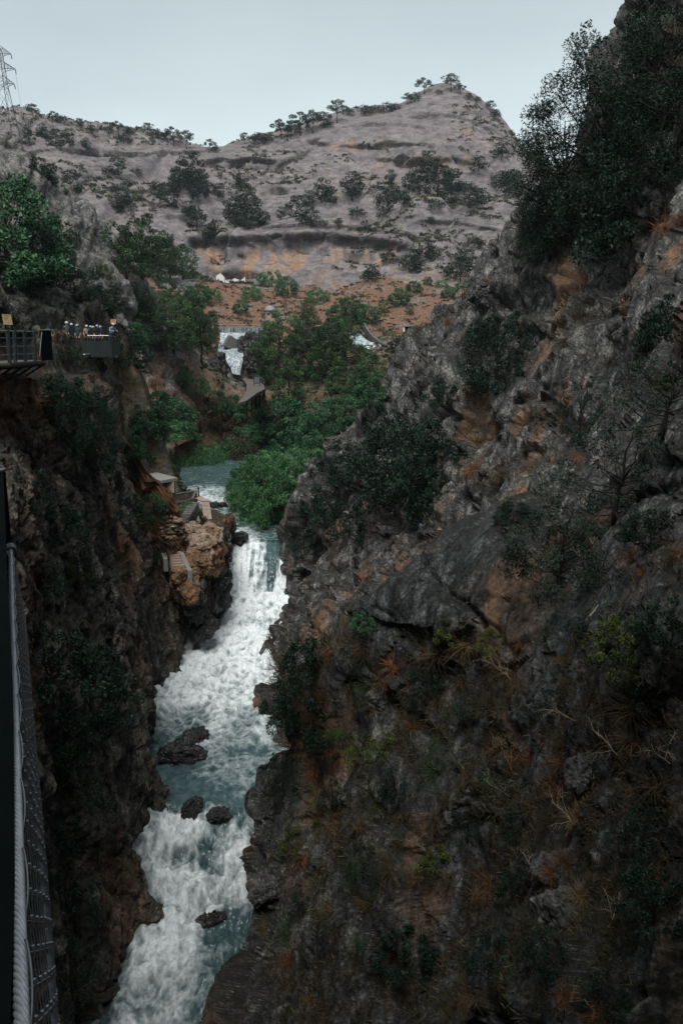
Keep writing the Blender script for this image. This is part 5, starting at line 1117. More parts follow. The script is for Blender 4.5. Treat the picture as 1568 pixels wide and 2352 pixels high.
# boulders in the river
def river_boulder(u, v, w, dep, h, seed, label, rz=0.0, sub=.42):
    p = river_pt(u, v); s = (p[1] * CP - p[2] * SP) / FPX
    o = link("boulder", boulder_mesh("boulder", seed, (w * s, dep, h), M_WETR), None, Vector(p + np.array([0, 0, h * (.5 - sub)]))); o.rotation_euler = (0, .08, rz); tag(o, label, 'boulder')
river_boulder(414, 1740, 118, 2.4, 2.0, 31, "big wet boulder in the pool below the rapids", .1)
river_boulder(452, 1700, 60, 1.4, 1.3, 32, "wet knob behind the big river boulder", .4)
river_boulder(440, 1868, 46, 1.3, 1.7, 33, "brown wet stone at the lip of the lower cascade")
river_boulder(502, 1872, 60, 1.2, .7, 34, "low dark stone right of the brown one at the lip", .3)
river_boulder(484, 2112, 70, 1.0, .75, 35, "black stone awash in the lower foam", .2)
river_boulder(527, 2350, 100, 1.6, 1.6, 37, "dark stone at the bottom right of the river", .4)
river_boulder(500, 1165, 54, 2.0, 1.2, 38, "black stone splitting the upper rapid", .2)
river_boulder(545, 1237, 50, 2.2, 1.2, 39, "dark stones left of the waterfall lip", .1)
# dry litter, moss and small grass over the near slope: ground cover nobody could count
def cover(name, n, seed, box, size, mats, tn):
    R = np.random.default_rng(seed); ix, P, N, zc = SURF['right']; u, v, _ = uv_of(P); m = (u > box[0]) & (u < box[2]) & (v > box[1]) & (v < box[3]); P = P[m]; N = N[m]; zc = zc[m]
    f = fbm(P / 3.2, 4, seed); up = N[:, 2] * np.sign(-N[:, 0]); w = (f > -.05) & (np.abs(N[:, 2]) > .25); P = P[w]; N = N[w]; zc = zc[w]
    pr = zc ** 1.0; k = R.choice(len(P), n, p=pr / pr.sum() if False else None); P = P[k]; N = N[k] * np.sign(-N[k][:, :1]); zc = zc[k]; q = 9
    s = size * zc / 25. * R.uniform(.5, 1.5, n)
    D = (N[:, None] * .5 + R.normal(size=(n, q, 3)) * .6 + np.array([0, 0, .35])).reshape(-1, 3); L = np.repeat(s, q) * R.uniform(.5, 1.4, n * q)
    C = np.repeat(P, q, 0) + R.normal(size=(n * q, 3)) * np.repeat(s, q)[:, None] * .35 + D / np.linalg.norm(D, axis=1, keepdims=True) * L[:, None] * .4
    V, F = quads(C, D, R.normal(size=(n * q, 3)), L, L * .075); me = mesh_of(name, V, F, mats, False); attr(me, 'tint', np.repeat(np.clip(np.repeat(R.random(n), q) * .7 + R.random(n * q) * .3, 0, 1), 4))
    tag(link(name, me), kind='stuff')
cover("dry_grass", 11000, 301, (620, 1450, 1568, 2352), .24, G_DRYB, 0)
cover("dry_grass", 1500, 302, (620, 1450, 1568, 2352), .16, G_STRAW, 0)
cover("moss", 2600, 303, (620, 1400, 1568, 2352), .22, G_GRASS, 0)
cover("dry_grass", 700, 304, (900, 500, 1568, 1450), .30, G_DRYB, 0)
# ------------------------------------------------------------------ things people built
STEEL = simple("galvanised_steel", (.22, .235, .25), .42, .8, .2, 20)
STEELD = simple("dark_steel", (.005, .0075, .008), .85, 0, .25, 8, 0, .03)
STEELG2 = simple('dark_panel', (.022, .027, .028), .7, 0, .3, 3, 0, .15)
STEELG = simple("grey_green_steel", (.026, .036, .038), .7, .1, .25, 8, 0, .15)
ROPE = simple("steel_rope", (.36, .37, .40), .45, .35, .2, 30)
WIRE = simple("net_wire", (.26, .27, .29), .5, .2, .2, 30)
PYL = simple("pylon_steel", (.075, .085, .095), .6, .3, .2, 3)
CONC = simple("concrete", (.20, .195, .185), .85, 0, .25, 4, .4)
CONCD = simple("weathered_concrete", (.10, .098, .093), .85, 0, .3, 4, .4)
WOOD = simple("walkway_boards", (.09, .078, .07), .8, 0, .3, 6, .3)
SIGNY = simple("yellow_sign", (.30, .235, .115), .6, 0, .08, 5)
SIGNO = simple("orange_sign", (.50, .24, .11), .6, 0, .1, 5)
INK = simple("sign_print", (.12, .10, .06), .7, 0, .1, 5)
WHITE = simple("white_plaster", (.62, .58, .54), .85, 0, .15, 3, .2)
PINK = simple("pinkish_stone", (.30, .225, .185), .85, 0, .25, 3, .4)
STONEW = rock("masonry", (.05, .043, .038), (.10, .085, .072), (.20, .17, .145), (.22, .13, .08), (.6, .7), fine=9., big=.6, stretch=(1, 1, 1), bump=.9, bdist=.04)
RUSTM = simple("rusty_steel", (.13, .06, .035), .8, .1, .3, 6)
DOME = simple("dome_metal", (.20, .20, .22), .6, .1, .3, 2)
GLASSB = simple("insulator_glass", (.10, .13, .14), .3, 0, .1, 5)

# pylon on the left ridge
def pylon():
    Yp = 148.0; hh = hit_down(20, 345, HL); base = W(13, 352, Yp); s = (Yp * CP - base[2] * SP) / FPX
    zb = float(terrain(np.array([[base[0]]]), np.array([[Yp]]))[0, 0]); base[2] = base[2]; r = empty("transmission_pylon", Vector(base)); tag(r, "grey steel lattice power pylon standing on the left ridge", "pylon")
    Hh = (345 - 121) * s; z = lambda v: (345 - v) * s; hw = [(345, 33), (300, 26.5), (255, 20), (205, 13.5), (195, 12.3), (165, 10.6), (136, 8.6), (123, 6)]
    b = MB(); L = [(z(v), w * s) for v, w in hw]; rr = .050
    C4 = lambda zz, w: [np.array([sx * w, sy * w, zz]) for sx, sy in ((-1, -1), (1, -1), (1, 1), (-1, 1))]
    for k in range(4): b.tube([C4(zz, w)[k] for zz, w in [(-1.2, L[0][1] * 1.05)] + L], rr * 1.25, 4)
    for (z0, w0), (z1, w1) in zip(L[:-1], L[1:]):
        n = max(1, int(round((z1 - z0) / (w0 * 1.9))))
        for q in range(n):
            za, zc_ = z0 + (z1 - z0) * q / n, z0 + (z1 - z0) * (q + 1) / n; wa, wc = w0 + (w1 - w0) * q / n, w0 + (w1 - w0) * (q + 1) / n; A_, B_ = C4(za, wa), C4(zc_, wc)
            for k in range(4): b.tube([A_[k], B_[(k + 1) % 4]], rr * .6, 3); b.tube([A_[(k + 1) % 4], B_[k]], rr * .6, 3)
            for k in range(4): b.tube([B_[k], B_[(k + 1) % 4]], rr * .55, 3)
    b.build("lattice_tower", PYL, r)
    for v, tip in ((136, 30), (167, 37), (198, 32.5)):
        for sg in (-1, 1):
            a = MB(); w = np.interp(v, [123, 136, 165, 195, 205], [6, 8.6, 10.6, 12.3, 13.5]) * s; t = np.array([sg * tip * s, 0, z(v)]); up = z(v - 15); dn = z(v + 2)
            for sy in (-1, 1):
                a.tube([(sg * w, sy * w, up), t], rr * .8, 4); a.tube([(sg * w, sy * w, dn), t], rr * .8, 4)
                for q in (.25, .5, .75):
                    p0 = np.array([sg * w, sy * w, dn]) * (1 - q) + t * q; p1 = np.array([sg * w, sy * w, up]) * (1 - q) + t * q; a.tube([p0, p1], rr * .5, 3)
                    q2 = q - .25; p2 = np.array([sg * w, sy * w, up]) * (1 - q2) + t * q2; a.tube([p0, p2], rr * .45, 3)
            c = a.build("cross_arm", PYL, r)
            i = MB()
            for k in range(6): i.tube([t + np.array([sg * .02 * k, 0, -.12 * k - .1]), t + np.array([sg * .02 * k, 0, -.12 * k - .15])], .10, 6)
            i.tube([t, t + np.array([sg * .12, 0, -.85])], .03, 4); i.build("insulator", GLASSB, c)
    tp = base + np.array([37 * s, 0, z(167) - .85]); e = W(63, 262, 462); q = [tp + (e - tp) * t + np.array([0, 0, -26 * t * (1 - t)]) for t in np.linspace(0, 1, 40)]
    l = MB(); l.tube(q, .022, 3); o = l.build("power_line", PYL); tag(o, "thin power line running from the pylon to the skyline", "power line")
pylon()

# the bridge the picture is taken from: handrail, rope and net, deck plates
def bridge():
    A0, A1 = np.array([-.61, 1.5 / CP - .25, 0]), None
    def zpt(u, v, zc): a = (u - CW / 2) / FPX * zc; b = -(v - CH / 2) / FPX * zc; return np.array([a, zc * CP + b * SP, -zc * SP + b * CP])
    rope_c = [(24.5, 1262, 5.9), (27, 1400, 4.25), (33, 1600, 3.02), (38, 1800, 2.34), (42, 2000, 1.94), (46, 2200, 1.65), (50, 2352, 1.48), (56, 2560, 1.28), (66, 2900, 1.05)]
    R = np.array([zpt(*c) for c in rope_c]); arc = np.concatenate([[0], np.cumsum(np.linalg.norm(np.diff(R, axis=0), axis=1))]); tt = np.linspace(0, arc[-1], 420); Rp = np.stack([np.interp(tt, arc, R[:, k]) for k in range(3)], 1)
    ker = np.ones(31) / 31; Rp = np.stack([np.convolve(np.pad(Rp[:, k], 15, mode='edge'), ker, 'valid') for k in range(3)], 1)
    T = np.gradient(Rp, axis=0); T /= np.linalg.norm(T, axis=1, keepdims=True); Sx = np.cross(T, (0, 0, 1.)); Sx /= np.linalg.norm(Sx, axis=1, keepdims=True); Uz = np.cross(Sx, T)
    root = empty("bridge_railing", Vector(Rp[-1])); tag(root, "steel rope railing with wire net at the near left edge", "railing"); inv = np.array(Rp[-1])
    mb = MB()
    for k in range(6):
        ph = tt / .135 * 6.283 + k * math.pi / 3; mb.tube(Rp + .0088 * (np.cos(ph)[:, None] * Sx + np.sin(ph)[:, None] * Uz), .0068, 6)
    mb.build("steel_rope", ROPE, root, inv, True)
    # lashing wire that hangs the net from the rope
    wps = np.arange(.30, tt[-1] - .05, .36); la = MB()
    for w0 in wps:
        i = np.searchsorted(tt, w0); s = np.linspace(0, 1, 22); idx = np.clip((i + s * 40).astype(int), 0, len(tt) - 1); an = 2.2 + s * 4.2
        la.tube(Rp[idx] + .0205 * (np.cos(an)[:, None] * Sx[idx] + np.sin(an)[:, None] * Uz[idx]), .0032, 5)
    la.build("lashing_wire", STEEL, root, inv, True)
    # clamp coil at the far end
    cl = MB(); an = np.linspace(0, 4.5 * 6.283, 90); c0 = Rp[6]; cl.tube(c0 + .035 * np.cos(an)[:, None] * Sx[6] + .035 * np.sin(an)[:, None] * Uz[6] + (an / an[-1] * .16)[:, None] * -T[6], .006, 5); cl.build("rope_clamp", STEEL, root, inv, True)
    # net: woven wires crossing in diamonds, with small sleeves where they meet
    net = MB(); sl = MB(); Ht = 1.12; cell = .055; cw = .042; ncol = int(tt[-1] / cell); rows = int(Ht / cw)
    def P_(col, row):
        x = np.clip(col * cell, 0, tt[-1] - 1e-3); p = np.array([np.interp(x, tt, Rp[:, k]) for k in range(3)]); d = row * cw; bow = .03 * math.sin(d / Ht * 3.1) + .018 * min(1, d / .5); i = min(len(tt) - 1, int(x / tt[-1] * (len(tt) - 1)))
        return p + np.array([0, 0, -.02 - d]) - Sx[i] * (bow + .012)
    for st_ in range(-rows, ncol + rows, 2):
        for sg in (1, -1):
            q = []
            for r_ in range(0, rows + 1):
                c = st_ + sg * r_
                if 0 <= c <= ncol: q.append(P_(c, r_))
            if len(q) > 1: net.tube(q, .0018, 3)
    for c in range(0, ncol):
        for r_ in range(1, rows + 1):
            if (c + r_) % 2 == 0 and r_ < 24 and c % 2 == 0:
                p = P_(c, r_); net.tube([p + np.array([0, 0, .016]), p - np.array([0, 0, .016])], .0044, 4, 1)
    net.build("wire_net", [WIRE, ROPE], root, inv)
    # dark steel handrail plate inside the rope
    right = [(8, 1085, 5.9), (15, 1290, 4.45), (26, 1535, 3.05), (31, 1790, 2.30), (33, 2032, 1.86), (28, 2200, 1.62), (24, 2352, 1.47), (20, 2700, 1.2)]; hb = MB(); Q = []
    for u, v, zc in right:
        p = zpt(u, v, zc); Q.append([p, p + np.array([-.16, -.02, 0]), p + np.array([-.16, -.02, -.05]), p + np.array([0, 0, -.05])])
    V = np.array(Q).reshape(-1, 3); F = [(0, 1, 2, 3), (28, 31, 30, 29)]
    for i in range(7):
        for j in range(4): F.append((i * 4 + j, i * 4 + 4 + j, i * 4 + 4 + (j + 1) % 4, i * 4 + (j + 1) % 4))
    hb.add(V, F); top = zpt(8, 1085, 5.9); hb.build("handrail", STEELD, root, inv)
    ps = MB(); ps.box(top + np.array([-.07, .02, -.62]), (.12, .08, 1.25)); ps.build("post", STEELD, root, inv)
    cp = MB(); cp.box(top + np.array([-.07, .02, .012]), (.135, .095, .018)); cp.build("post_cap", STEEL, root, inv)
    # deck
    d = empty("bridge_deck", Vector((-.9, 1.5, -1.62))); tag(d, "steel plate deck of the bridge in the bottom left corner", "bridge deck")
    dirv = Rp[0] - Rp[-1]; dirv[2] = 0; dirv /= np.linalg.norm(dirv); nrm = np.array([-dirv[1], dirv[0], 0]); o0 = Rp[-1].copy(); o0[2] = -1.72
    for k in range(12):
        m = MB(); a = o0 + dirv * (.02 + k * .52) + nrm * .30; q = [a, a + nrm * 1.2, a + nrm * 1.2 + dirv * .46, a + dirv * .46]
        m.hexa(np.array([x - np.array([0, 0, .02]) for x in q] + q)); m.build("deck_plate", CONCD, d, (-.9, 1.5, -1.62))
    m = MB(); a = o0 + nrm * .42
    for off in (0.0, .9): m.tube([a + nrm * off + np.array([0, 0, -.09]), a + nrm * off + dirv * 6.3 + np.array([0, 0, -.09])], .06, 4)
    m.build("deck_beam", STEELD, d, (-.9, 1.5, -1.62))
bridge()

# path on the left wall: gate with posts, boards, sign
def lerp(a, b, t): return np.asarray(a) * (1 - t) + np.asarray(b) * t
def walkway():
    r = empty("cliff_walkway", Vector(W(50, 830, 39.5))); tag(r, "boarded walkway bolted to the left wall behind a row of posts", "walkway"); o = np.array(r.location)
    f0, f1, f2 = W(-60, 834, 36.5), W(25, 833, 37.5), W(100, 822, 43.0); zt = f1[2]
    m = MB(); q = np.array([f0, f1, f2]); q[:, 2] = [zt, zt, zt]; b_ = q + np.array([-2.0, 1.2, 0])
    V = []
    for k in range(3): V += [q[k], b_[k], b_[k] - np.array([0, 0, .10]), q[k] - np.array([0, 0, .10])]
    F = [(0, 1, 2, 3), (8, 11, 10, 9)]
    for i in range(2):
        for j in range(4): F.append((i * 4 + j, i * 4 + 4 + j, i * 4 + 4 + (j + 1) % 4, i * 4 + (j + 1) % 4))
    m.add(V, F); m.build("board_deck", WOOD, r, o)
    e = MB(); 
    for k in range(2): e.tube([q[k] - np.array([0, 0, .2]), q[k + 1] - np.array([0, 0, .2])], .09, 4)
    for k, t in enumerate(np.linspace(.1, 1, 7)): a = lerp(q[0], q[2], t); e.tube([a - np.array([0, 0, .2]), a + np.array([-1.6, .9, -1.0])], .05, 4)
    e.build("edge_beam", STEELD, r, o)
    for i, (ut, vt, ub, vb, Y, w) in enumerate([(17, 757, 23, 835, 37.5, .16), (33, 758, 35, 830, 38.6, .15), (56, 758, 58, 824, 40, .14), (79, 759, 80, 819, 41.5, .14)]):
        a = W(ub, vb, Y); a[2] = zt; b = W(ut, vt, Y); p = MB(); d = np.array([w / 2, 0, 0]); e_ = np.array([0, .05, 0])
        p.hexa(np.array([a - d - e_, a + d - e_, a + d + e_, a - d + e_, b - d - e_, b + d - e_, b + d + e_, b - d + e_])); p.build("post", STEELG, r, o)
    wr = MB()
    for h in (.25, .5, .75, .97):
        pts = [lerp(W(23, 835, 37.5) * [1, 1, 0] + [0, 0, zt], W(17, 757, 37.5), h), lerp(W(35, 830, 38.6) * [1, 1, 0] + [0, 0, zt], W(33, 758, 38.6), h), lerp(W(58, 824, 40) * [1, 1, 0] + [0, 0, zt], W(56, 758, 40), h), lerp(W(80, 819, 41.5) * [1, 1, 0] + [0, 0, zt], W(79, 759, 41.5), h)]
        wr.tube([pts[0] + (pts[0] - pts[1]) * 2] + pts, .012 if h < .9 else .022, 5)
    wr.build("railing_wires", STEEL, r, o)
    g = MB(); a, b = W(95, 820, 42.6), W(120, 820, 43.6); top = W(95, 758, 42.6)[2]; n = np.array([0, .06, 0])
    g.hexa(np.array([[a[0], a[1], zt], [b[0], b[1], zt], [b[0], b[1] + .1, zt], [a[0], a[1] + .1, zt], [a[0], a[1], top], [b[0], b[1], top], [b[0], b[1] + .1, top], [a[0], a[1] + .1, top]])); g.build("gate_panel", STEELD, r, o)
    h = MB(); h.tube([W(91, 818, 42.2), W(96, 762, 42.5)], .025, 5); h.tube([W(93, 757.5, 42.5), W(121, 757.5, 43.6)], .03, 5); h.build("gate_frame", STEEL, r, o)
walkway()
def board_sign(name, q, Y, mat, label, cat, lines, post=None):
    c = [W(u, v, Y) for u, v in q]; mid = sum(c) / 4; r = empty(name, Vector(mid)); tag(r, label, cat); m = MB(); n = np.array([0, .05, 0])
    m.hexa(np.array([c[3], c[2], c[2] + n, c[3] + n, c[0], c[1], c[1] + n, c[0] + n])); m.build("board", mat, r, mid)
    ink = MB(); z = -np.array([0, .004, 0])
    for (x0, x1, y, w) in lines:
        f = lambda x, yy: lerp(lerp(c[0], c[1], x), lerp(c[3], c[2], x), yy) + z
        ink.add([f(x0, y), f(x1, y), f(x1, y + w), f(x0, y + w)], [(0, 3, 2, 1)])
    ink.build("print", INK, r, mid)
    if post:
        p = MB(); b = c[3] * .5 + c[2] * .5
        for t in post: a = lerp(c[3], c[2], t) + n * 1.6; p.box(a - np.array([0, 0, .7]), (.07, .07, 1.8))
        p.build("legs", STEELD, r, mid)
board_sign("notice_board", [(4, 721), (25, 722), (29, 746), (8, 745)], 39.0, SIGNY, "yellow notice board beside the left walkway posts", "sign", [(.15, .85, .10, .07), (.22, .62, .28, .035), (.22, .55, .38, .035), (.22, .5, .48, .035), (.6, .8, .72, .05)], (.15, .85))
board_sign("small_sign", [(254, 733), (266, 733), (266.5, 743.5), (254.5, 743.5)], 70.0, SIGNO, "small orange sign on the slope right of the helmeted group", "sign", [(.2, .8, .2, .12), (.3, .7, .5, .3)], (.5,))
# cables looping over the path
m = MB(); m.tube([W(117 + 30 * t, 699 + 23 * t ** 2.2, 45) for t in np.linspace(0, 1, 14)], .016, 5); tag(m.build("drip_cable", STEELG), "thin cable arching out of the rock above the walkway", "cable")
m = MB(); m.tube([W(160 + 47 * t, 706 + 36 * t ** 1.8, 48) for t in np.linspace(0, 1, 14)], .016, 5); tag(m.build("drip_cable", STEELG), "second thin cable drooping toward the helmeted group", "cable")

# viewing platform
PLAT_Z = float(W(250, 794, 64.0)[2])
def platform():
    c0, c1 = W(192, 818, 58.5), W(258, 819, 58.5); zt = float(W(258, 782.5, 58.5)[2]); zb = float(W(258, 820, 58.5)[2]); r = empty("viewing_platform", Vector((c1[0], 60, zb))); tag(r, "dark boxed viewing platform carrying the helmeted group", "platform"); o = np.array(r.location)
    c2 = W(274, 782, 66.0); V = np.array([[c0[0], 58.5], [c1[0], 58.5], [c2[0], 66.0], [c0[0] - 2, 66.0]])
    m = MB()
    def wall(a, b, z0, z1, th):
        a = np.array(a); b = np.array(b); d = b - a; n = np.array([-d[1], d[0]]); n = n / np.linalg.norm(n) * th
        m.hexa(np.array([[*a, z0], [*b, z0], [*(b + n), z0], [*(a + n), z0], [*a, z1], [*b, z1], [*(b + n), z1], [*(a + n), z1]]))
    wall(V[0], V[1], zb, zt, .18); wall(V[1], V[2], zb, zt, .18); m.build("parapet", STEELG2, r, o)
    V = V + np.array([[.3, .25], [-.25, .25], [-.3, -.1], [.3, -.1]]); f = MB(); f.hexa(np.array([[*V[0], PLAT_Z - .2], [*V[1], PLAT_Z - .2], [*V[2], PLAT_Z - .2], [*V[3], PLAT_Z - .2], [*V[0], PLAT_Z], [*V[1], PLAT_Z], [*V[2], PLAT_Z], [*V[3], PLAT_Z]])); f.build("floor", CONC, r, o)
    h = MB(); zr = float(W(258, 770.5, 58.5)[2]); P3 = [np.array([*V[k], zr]) for k in (0, 1, 2)]; h.tube([P3[0], P3[1]], .032, 6); h.tube([P3[1], P3[2]], .032, 6)
    for a, b, n in ((P3[0], P3[1], 4), (P3[1], P3[2], 3)):
        for t in np.linspace(0, 1, n): p = lerp(a, b, t); h.tube([p, [p[0], p[1], zt]], .022, 5)
    h.build("handrail", STEEL, r, o)
    p = MB(); p.tube([W(192 + 76 * t, 815 + 5 * t - 3 * math.sin(3.1 * t), 57.8 + 4 * t) for t in np.linspace(0, 1, 14)], .09, 7); p.build("drain_pipe", STEEL, r, o, True)
platform()

# people: one continuous body each, grown over a skeleton
SKIN = simple("skin", (.42, .26, .19), .6, 0, .08, 5)
HAIR = simple("dark_hair", (.03, .02, .015), .7, 0, .2, 20)
CLOTH = [simple("cloth_" + n, c, .9, 0, .2, 6) for n, c in (("navy", (.02, .025, .05)), ("light_blue", (.16, .30, .42)), ("grey", (.09, .09, .10)), ("dark_green", (.03, .05, .04)), ("black", (.012, .012, .014)), ("beige", (.28, .24, .18)))]
HELM = [simple("helmet_" + n, c, .35, 0, .06, 6) for n, c in (("pale_blue", (.22, .29, .37)), ("white", (.38, .40, .42)), ("grey", (.30, .34, .40)))]
def person(loc, rz, top, legs, helm, label, lean=0.0, arms=0, H_=1.7):
    bm_v = []; bm_e = []; rad = []; part = []
    def v(p, r, pt): bm_v.append(p); rad.append(r); part.append(pt); return len(bm_v) - 1
    def e(a, b): bm_e.append((a, b))
    sl = lambda z: lean * max(0, z - .95)
    pel = v((0, 0, .95), .145, 1); wa = v((0, -sl(1.12) , 1.12), .135, 0); ch = v((0, -sl(1.32), 1.31), .165, 0); ns = v((0, -sl(1.46), 1.45), .085, 0); nk = v((0, -sl(1.52) - .01, 1.52), .056, 2); hd = v((0, -sl(1.62) - .03, 1.61), .092, 2); ht = v((0, -sl(1.7) - .02, 1.68), .085, 2); no = v((0, -sl(1.6) - .125, 1.60), .018, 2)
    for a, b in ((pel, wa), (wa, ch), (ch, ns), (ns, nk), (nk, hd), (hd, ht), (hd, no)): e(a, b)
    for s in (-1, 1):
        hp = v((s * .10, 0, .88), .105, 1); kn = v((s * .12, -.02, .48), .066, 1); an = v((s * .12, .02, .09), .045, 1); to = v((s * .135, -.16, .04), .035, 3)
        e(pel, hp); e(hp, kn); e(kn, an); e(an, to)
        sh = v((s * .19, -sl(1.42), 1.40), .07, 0)
        if arms: el, wr, tip = (s * .30, -sl(1.2) - .10, 1.18), (s * .20, -sl(1.2) - .36, 1.16), (s * .17, -sl(1.2) - .45, 1.15)
        else: el, wr, tip = (s * .26, -sl(1.15) + .03, 1.13), (s * .25, -sl(.9) - .10, .90), (s * .245, -sl(.9) - .13, .82)
        el = v(el, .048, 0); w_ = v(wr, .034, 2); pm = v(tuple((np.array(wr) * .45 + np.array(tip) * .55)), .038, 2); e(ch, sh); e(sh, el); e(el, w_); e(w_, pm)
        d = np.array(tip) - np.array(wr); d /= np.linalg.norm(d); sd = np.cross(d, (s * 1., 0, 0)); sd = sd / (np.linalg.norm(sd) + 1e-6); pmv = np.array(bm_v[pm])
        for f in range(4):
            b = pmv + sd * (f - 1.5) * .018 + d * .03; k1 = v(tuple(b), .0095, 2); k2 = v(tuple(b + d * (.035 + .006 * (1 - abs(f - 1.4))) + np.array([0, -.004, -.006])), .0085, 2); k3 = v(tuple(b + d * .06 + np.array([0, -.012, -.016])), .007, 2); e(pm, k1); e(k1, k2); e(k2, k3)
        t1 = v(tuple(pmv - sd * .03 - d * .01), .011, 2); t2 = v(tuple(pmv - sd * .05 + d * .03), .009, 2); e(pm, t1); e(t1, t2)
    me = bpy.data.meshes.new("person"); me.from_pydata(bm_v, bm_e, []); ob = bpy.data.objects.new("person_skin", me); COL.objects.link(ob)
    md = ob.modifiers.new("s", 'SKIN'); sd_ = ob.modifiers.new("d", 'SUBSURF'); sd_.levels = 1; sd_.render_levels = 1
    for i, r in enumerate(rad): me.skin_vertices[0].data[i].radius = (r, r * (.78 if part[i] == 0 and r > .1 else 1))
    me.skin_vertices[0].data[0].use_root = True
    dg = bpy.context.evaluated_depsgraph_get(); res = bpy.data.meshes.new_from_object(ob.evaluated_get(dg)); bpy.data.objects.remove(ob); res.name = "body"
    for m in (CLOTH[top], CLOTH[legs], SKIN, CLOTH[4]): res.materials.append(m)
    K = np.array(bm_v); nP = len(res.polygons); cen = np.zeros(nP * 3, np.float32); res.polygons.foreach_get('center', cen); cen = cen.reshape(-1, 3); k = ((cen[:, None] - K[None]) ** 2).sum(2).argmin(1); res.polygons.foreach_set('material_index', np.array(part)[k].astype(np.int32)); res.polygons.foreach_set('use_smooth', np.ones(nP, bool))
    r = empty("person", Vector(loc), rz); r.scale = (H_ / 1.76,) * 3; tag(r, label, "person", "helmeted visitors on the platform"); link("body", res, r)
    hc = np.array(bm_v[hd]) + np.array([0, 0, .035]); n, m = 9, 20; V = []
    for i in range(n):
        th = i / (n - 1) * 1.62
        for j in range(m):
            ph = j * 6.283 / m; V.append(hc + np.array([.125 * math.sin(th) * math.cos(ph), .148 * math.sin(th) * math.sin(ph) - (.02 if i > n - 2 and math.sin(ph) < 0 else 0), .135 * math.cos(th)]))
    a = np.arange(n * m).reshape(n, m); b = np.roll(a, -1, 1); link("helmet", mesh_of("helmet", V, np.stack([a[:-1], a[1:], b[1:], b[:-1]], -1).reshape(-1, 4), HELM[helm], True), r)
    if helm != 1:
        hm = MB(); hm.tube([hc + np.array([0, .09, -.02]), hc + np.array([0, .10, -.10]), hc + np.array([0, .085, -.16])], [.075, .07, .03], 8); hm.build("hair", HAIR, r, None, True)
    return r
for i, (u, v, Y, top, legs, helm, lab, rz) in enumerate([(152, 738, 66.5, 2, 4, 1, "helmeted person at the back left end of the group by the rock", .6), (164, 742, 65.0, 0, 4, 1, "person in a white helmet second from the rock end", .3), (178, 744, 64.0, 3, 0, 0, "person in a grey-blue helmet half hidden by the thin bush", -.3),
        (198, 746, 63.0, 5, 4, 1, "person in a white helmet where the platform handrail begins", .5), (208, 747.5, 62.4, 4, 0, 0, "person in a pale blue helmet left of the dark-clad pair", .2), (214.5, 749, 63.2, 2, 4, 2, "person in a grey helmet squeezed behind the pale blue one", -.2), (223, 745.5, 62.0, 4, 4, 0, "taller dark-clad person in a blue-grey helmet at the handrail", .1), (231, 748, 62.8, 0, 4, 0, "dark-clad person in a blue-grey helmet next to the taller one", -.3)]):
    p = W(u, v, Y); h = p[2] - PLAT_Z; person((p[0], p[1], PLAT_Z), rz, top, legs, helm, lab, 0.05, 0, min(1.95, max(1.5, h)))
p = W(250, 749, 62.5); person((p[0] + .15, p[1], PLAT_Z), .9, 1, 0, 1, "person in a light blue jacket leaning over the platform corner", .42, 1, 1.72)

# white pole by the pines
h_ = hit_down(349, 640, HL + MT); b = np.array(h_[0]); s = h_[2] / FPX; r = empty("pole", Vector(b)); tag(r, "thin pole with a white upper half in front of the big pines", "pole")
m = MB(); m.tube([b, b + np.array([0, 0, 58 * s])], .045, 6); m.tube([b + np.array([.3, 0, -.5]), b + np.array([0, 0, 20 * s])], .02, 4); m.build("lower_pole", STEELD, r, b)
m = MB(); m.tube([b + np.array([0, 0, 58 * s]), b + np.array([0, 0, 96 * s])], .055, 6); m.build("upper_pole", WHITE, r, b)

# small dam, its falls, the block in them
def falls_mat():
    m, nt, b = new_mat("falling_water"); N = NT(nt); p = N.pos(); f = N.noise(N.mapped(p, (1.6, 1.6, .22)), 1.3, 6, .7); g = N.noise(p, .9, 5, .65)
    k = N.math('ADD', N.math('MULTIPLY', f, .6), N.math('MULTIPLY', g, .4)); N.l(N.ramp(k, [(.40, (.06, .09, .10)), (.50, (.26, .31, .33)), (.62, (.62, .66, .67))]), b.inputs['Base Color']); b.inputs['Roughness'].default_value = .6; N.bump(k, .8, .3, b); return m
M_FALL = falls_mat()
def sheet(name, rows, n=30, m=40, rough=.18, seed=1, mat=None):
    """a stream surface through rows of (u0,v0,u1,v1,Y0,Y1) from top to bottom"""
    A_ = np.array([[W(r[0], r[1], r[4]), W(r[2], r[3], r[5])] for r in rows]); t = np.linspace(0, len(rows) - 1, m); B_ = np.stack([np.stack([np.interp(t, range(len(rows)), A_[:, e, k]) for k in range(3)], 1) for e in (0, 1)], 1); s = np.linspace(0, 1, n)
    P = B_[:, :1] * (1 - s)[None, :, None] + B_[:, 1:] * s[None, :, None]; q = P.reshape(-1, 3); d = (fbm(q / np.array([.7, .7, 1.6]), 4, seed) + .4 * fbm(q / .3, 3, seed + 9)) * rough; q = q + np.stack([d * .2, -d, d * .6], 1)
    q[:, 1] -= (np.sin(np.tile(s, m) * 3.1416) * .5)
    o = link(name, mesh_of(name, q, grid_faces(m, n), mat or M_FALL, True)); tag(o, kind='structure'); return o
D0, D1 = (512, 749.5), (604, 755)
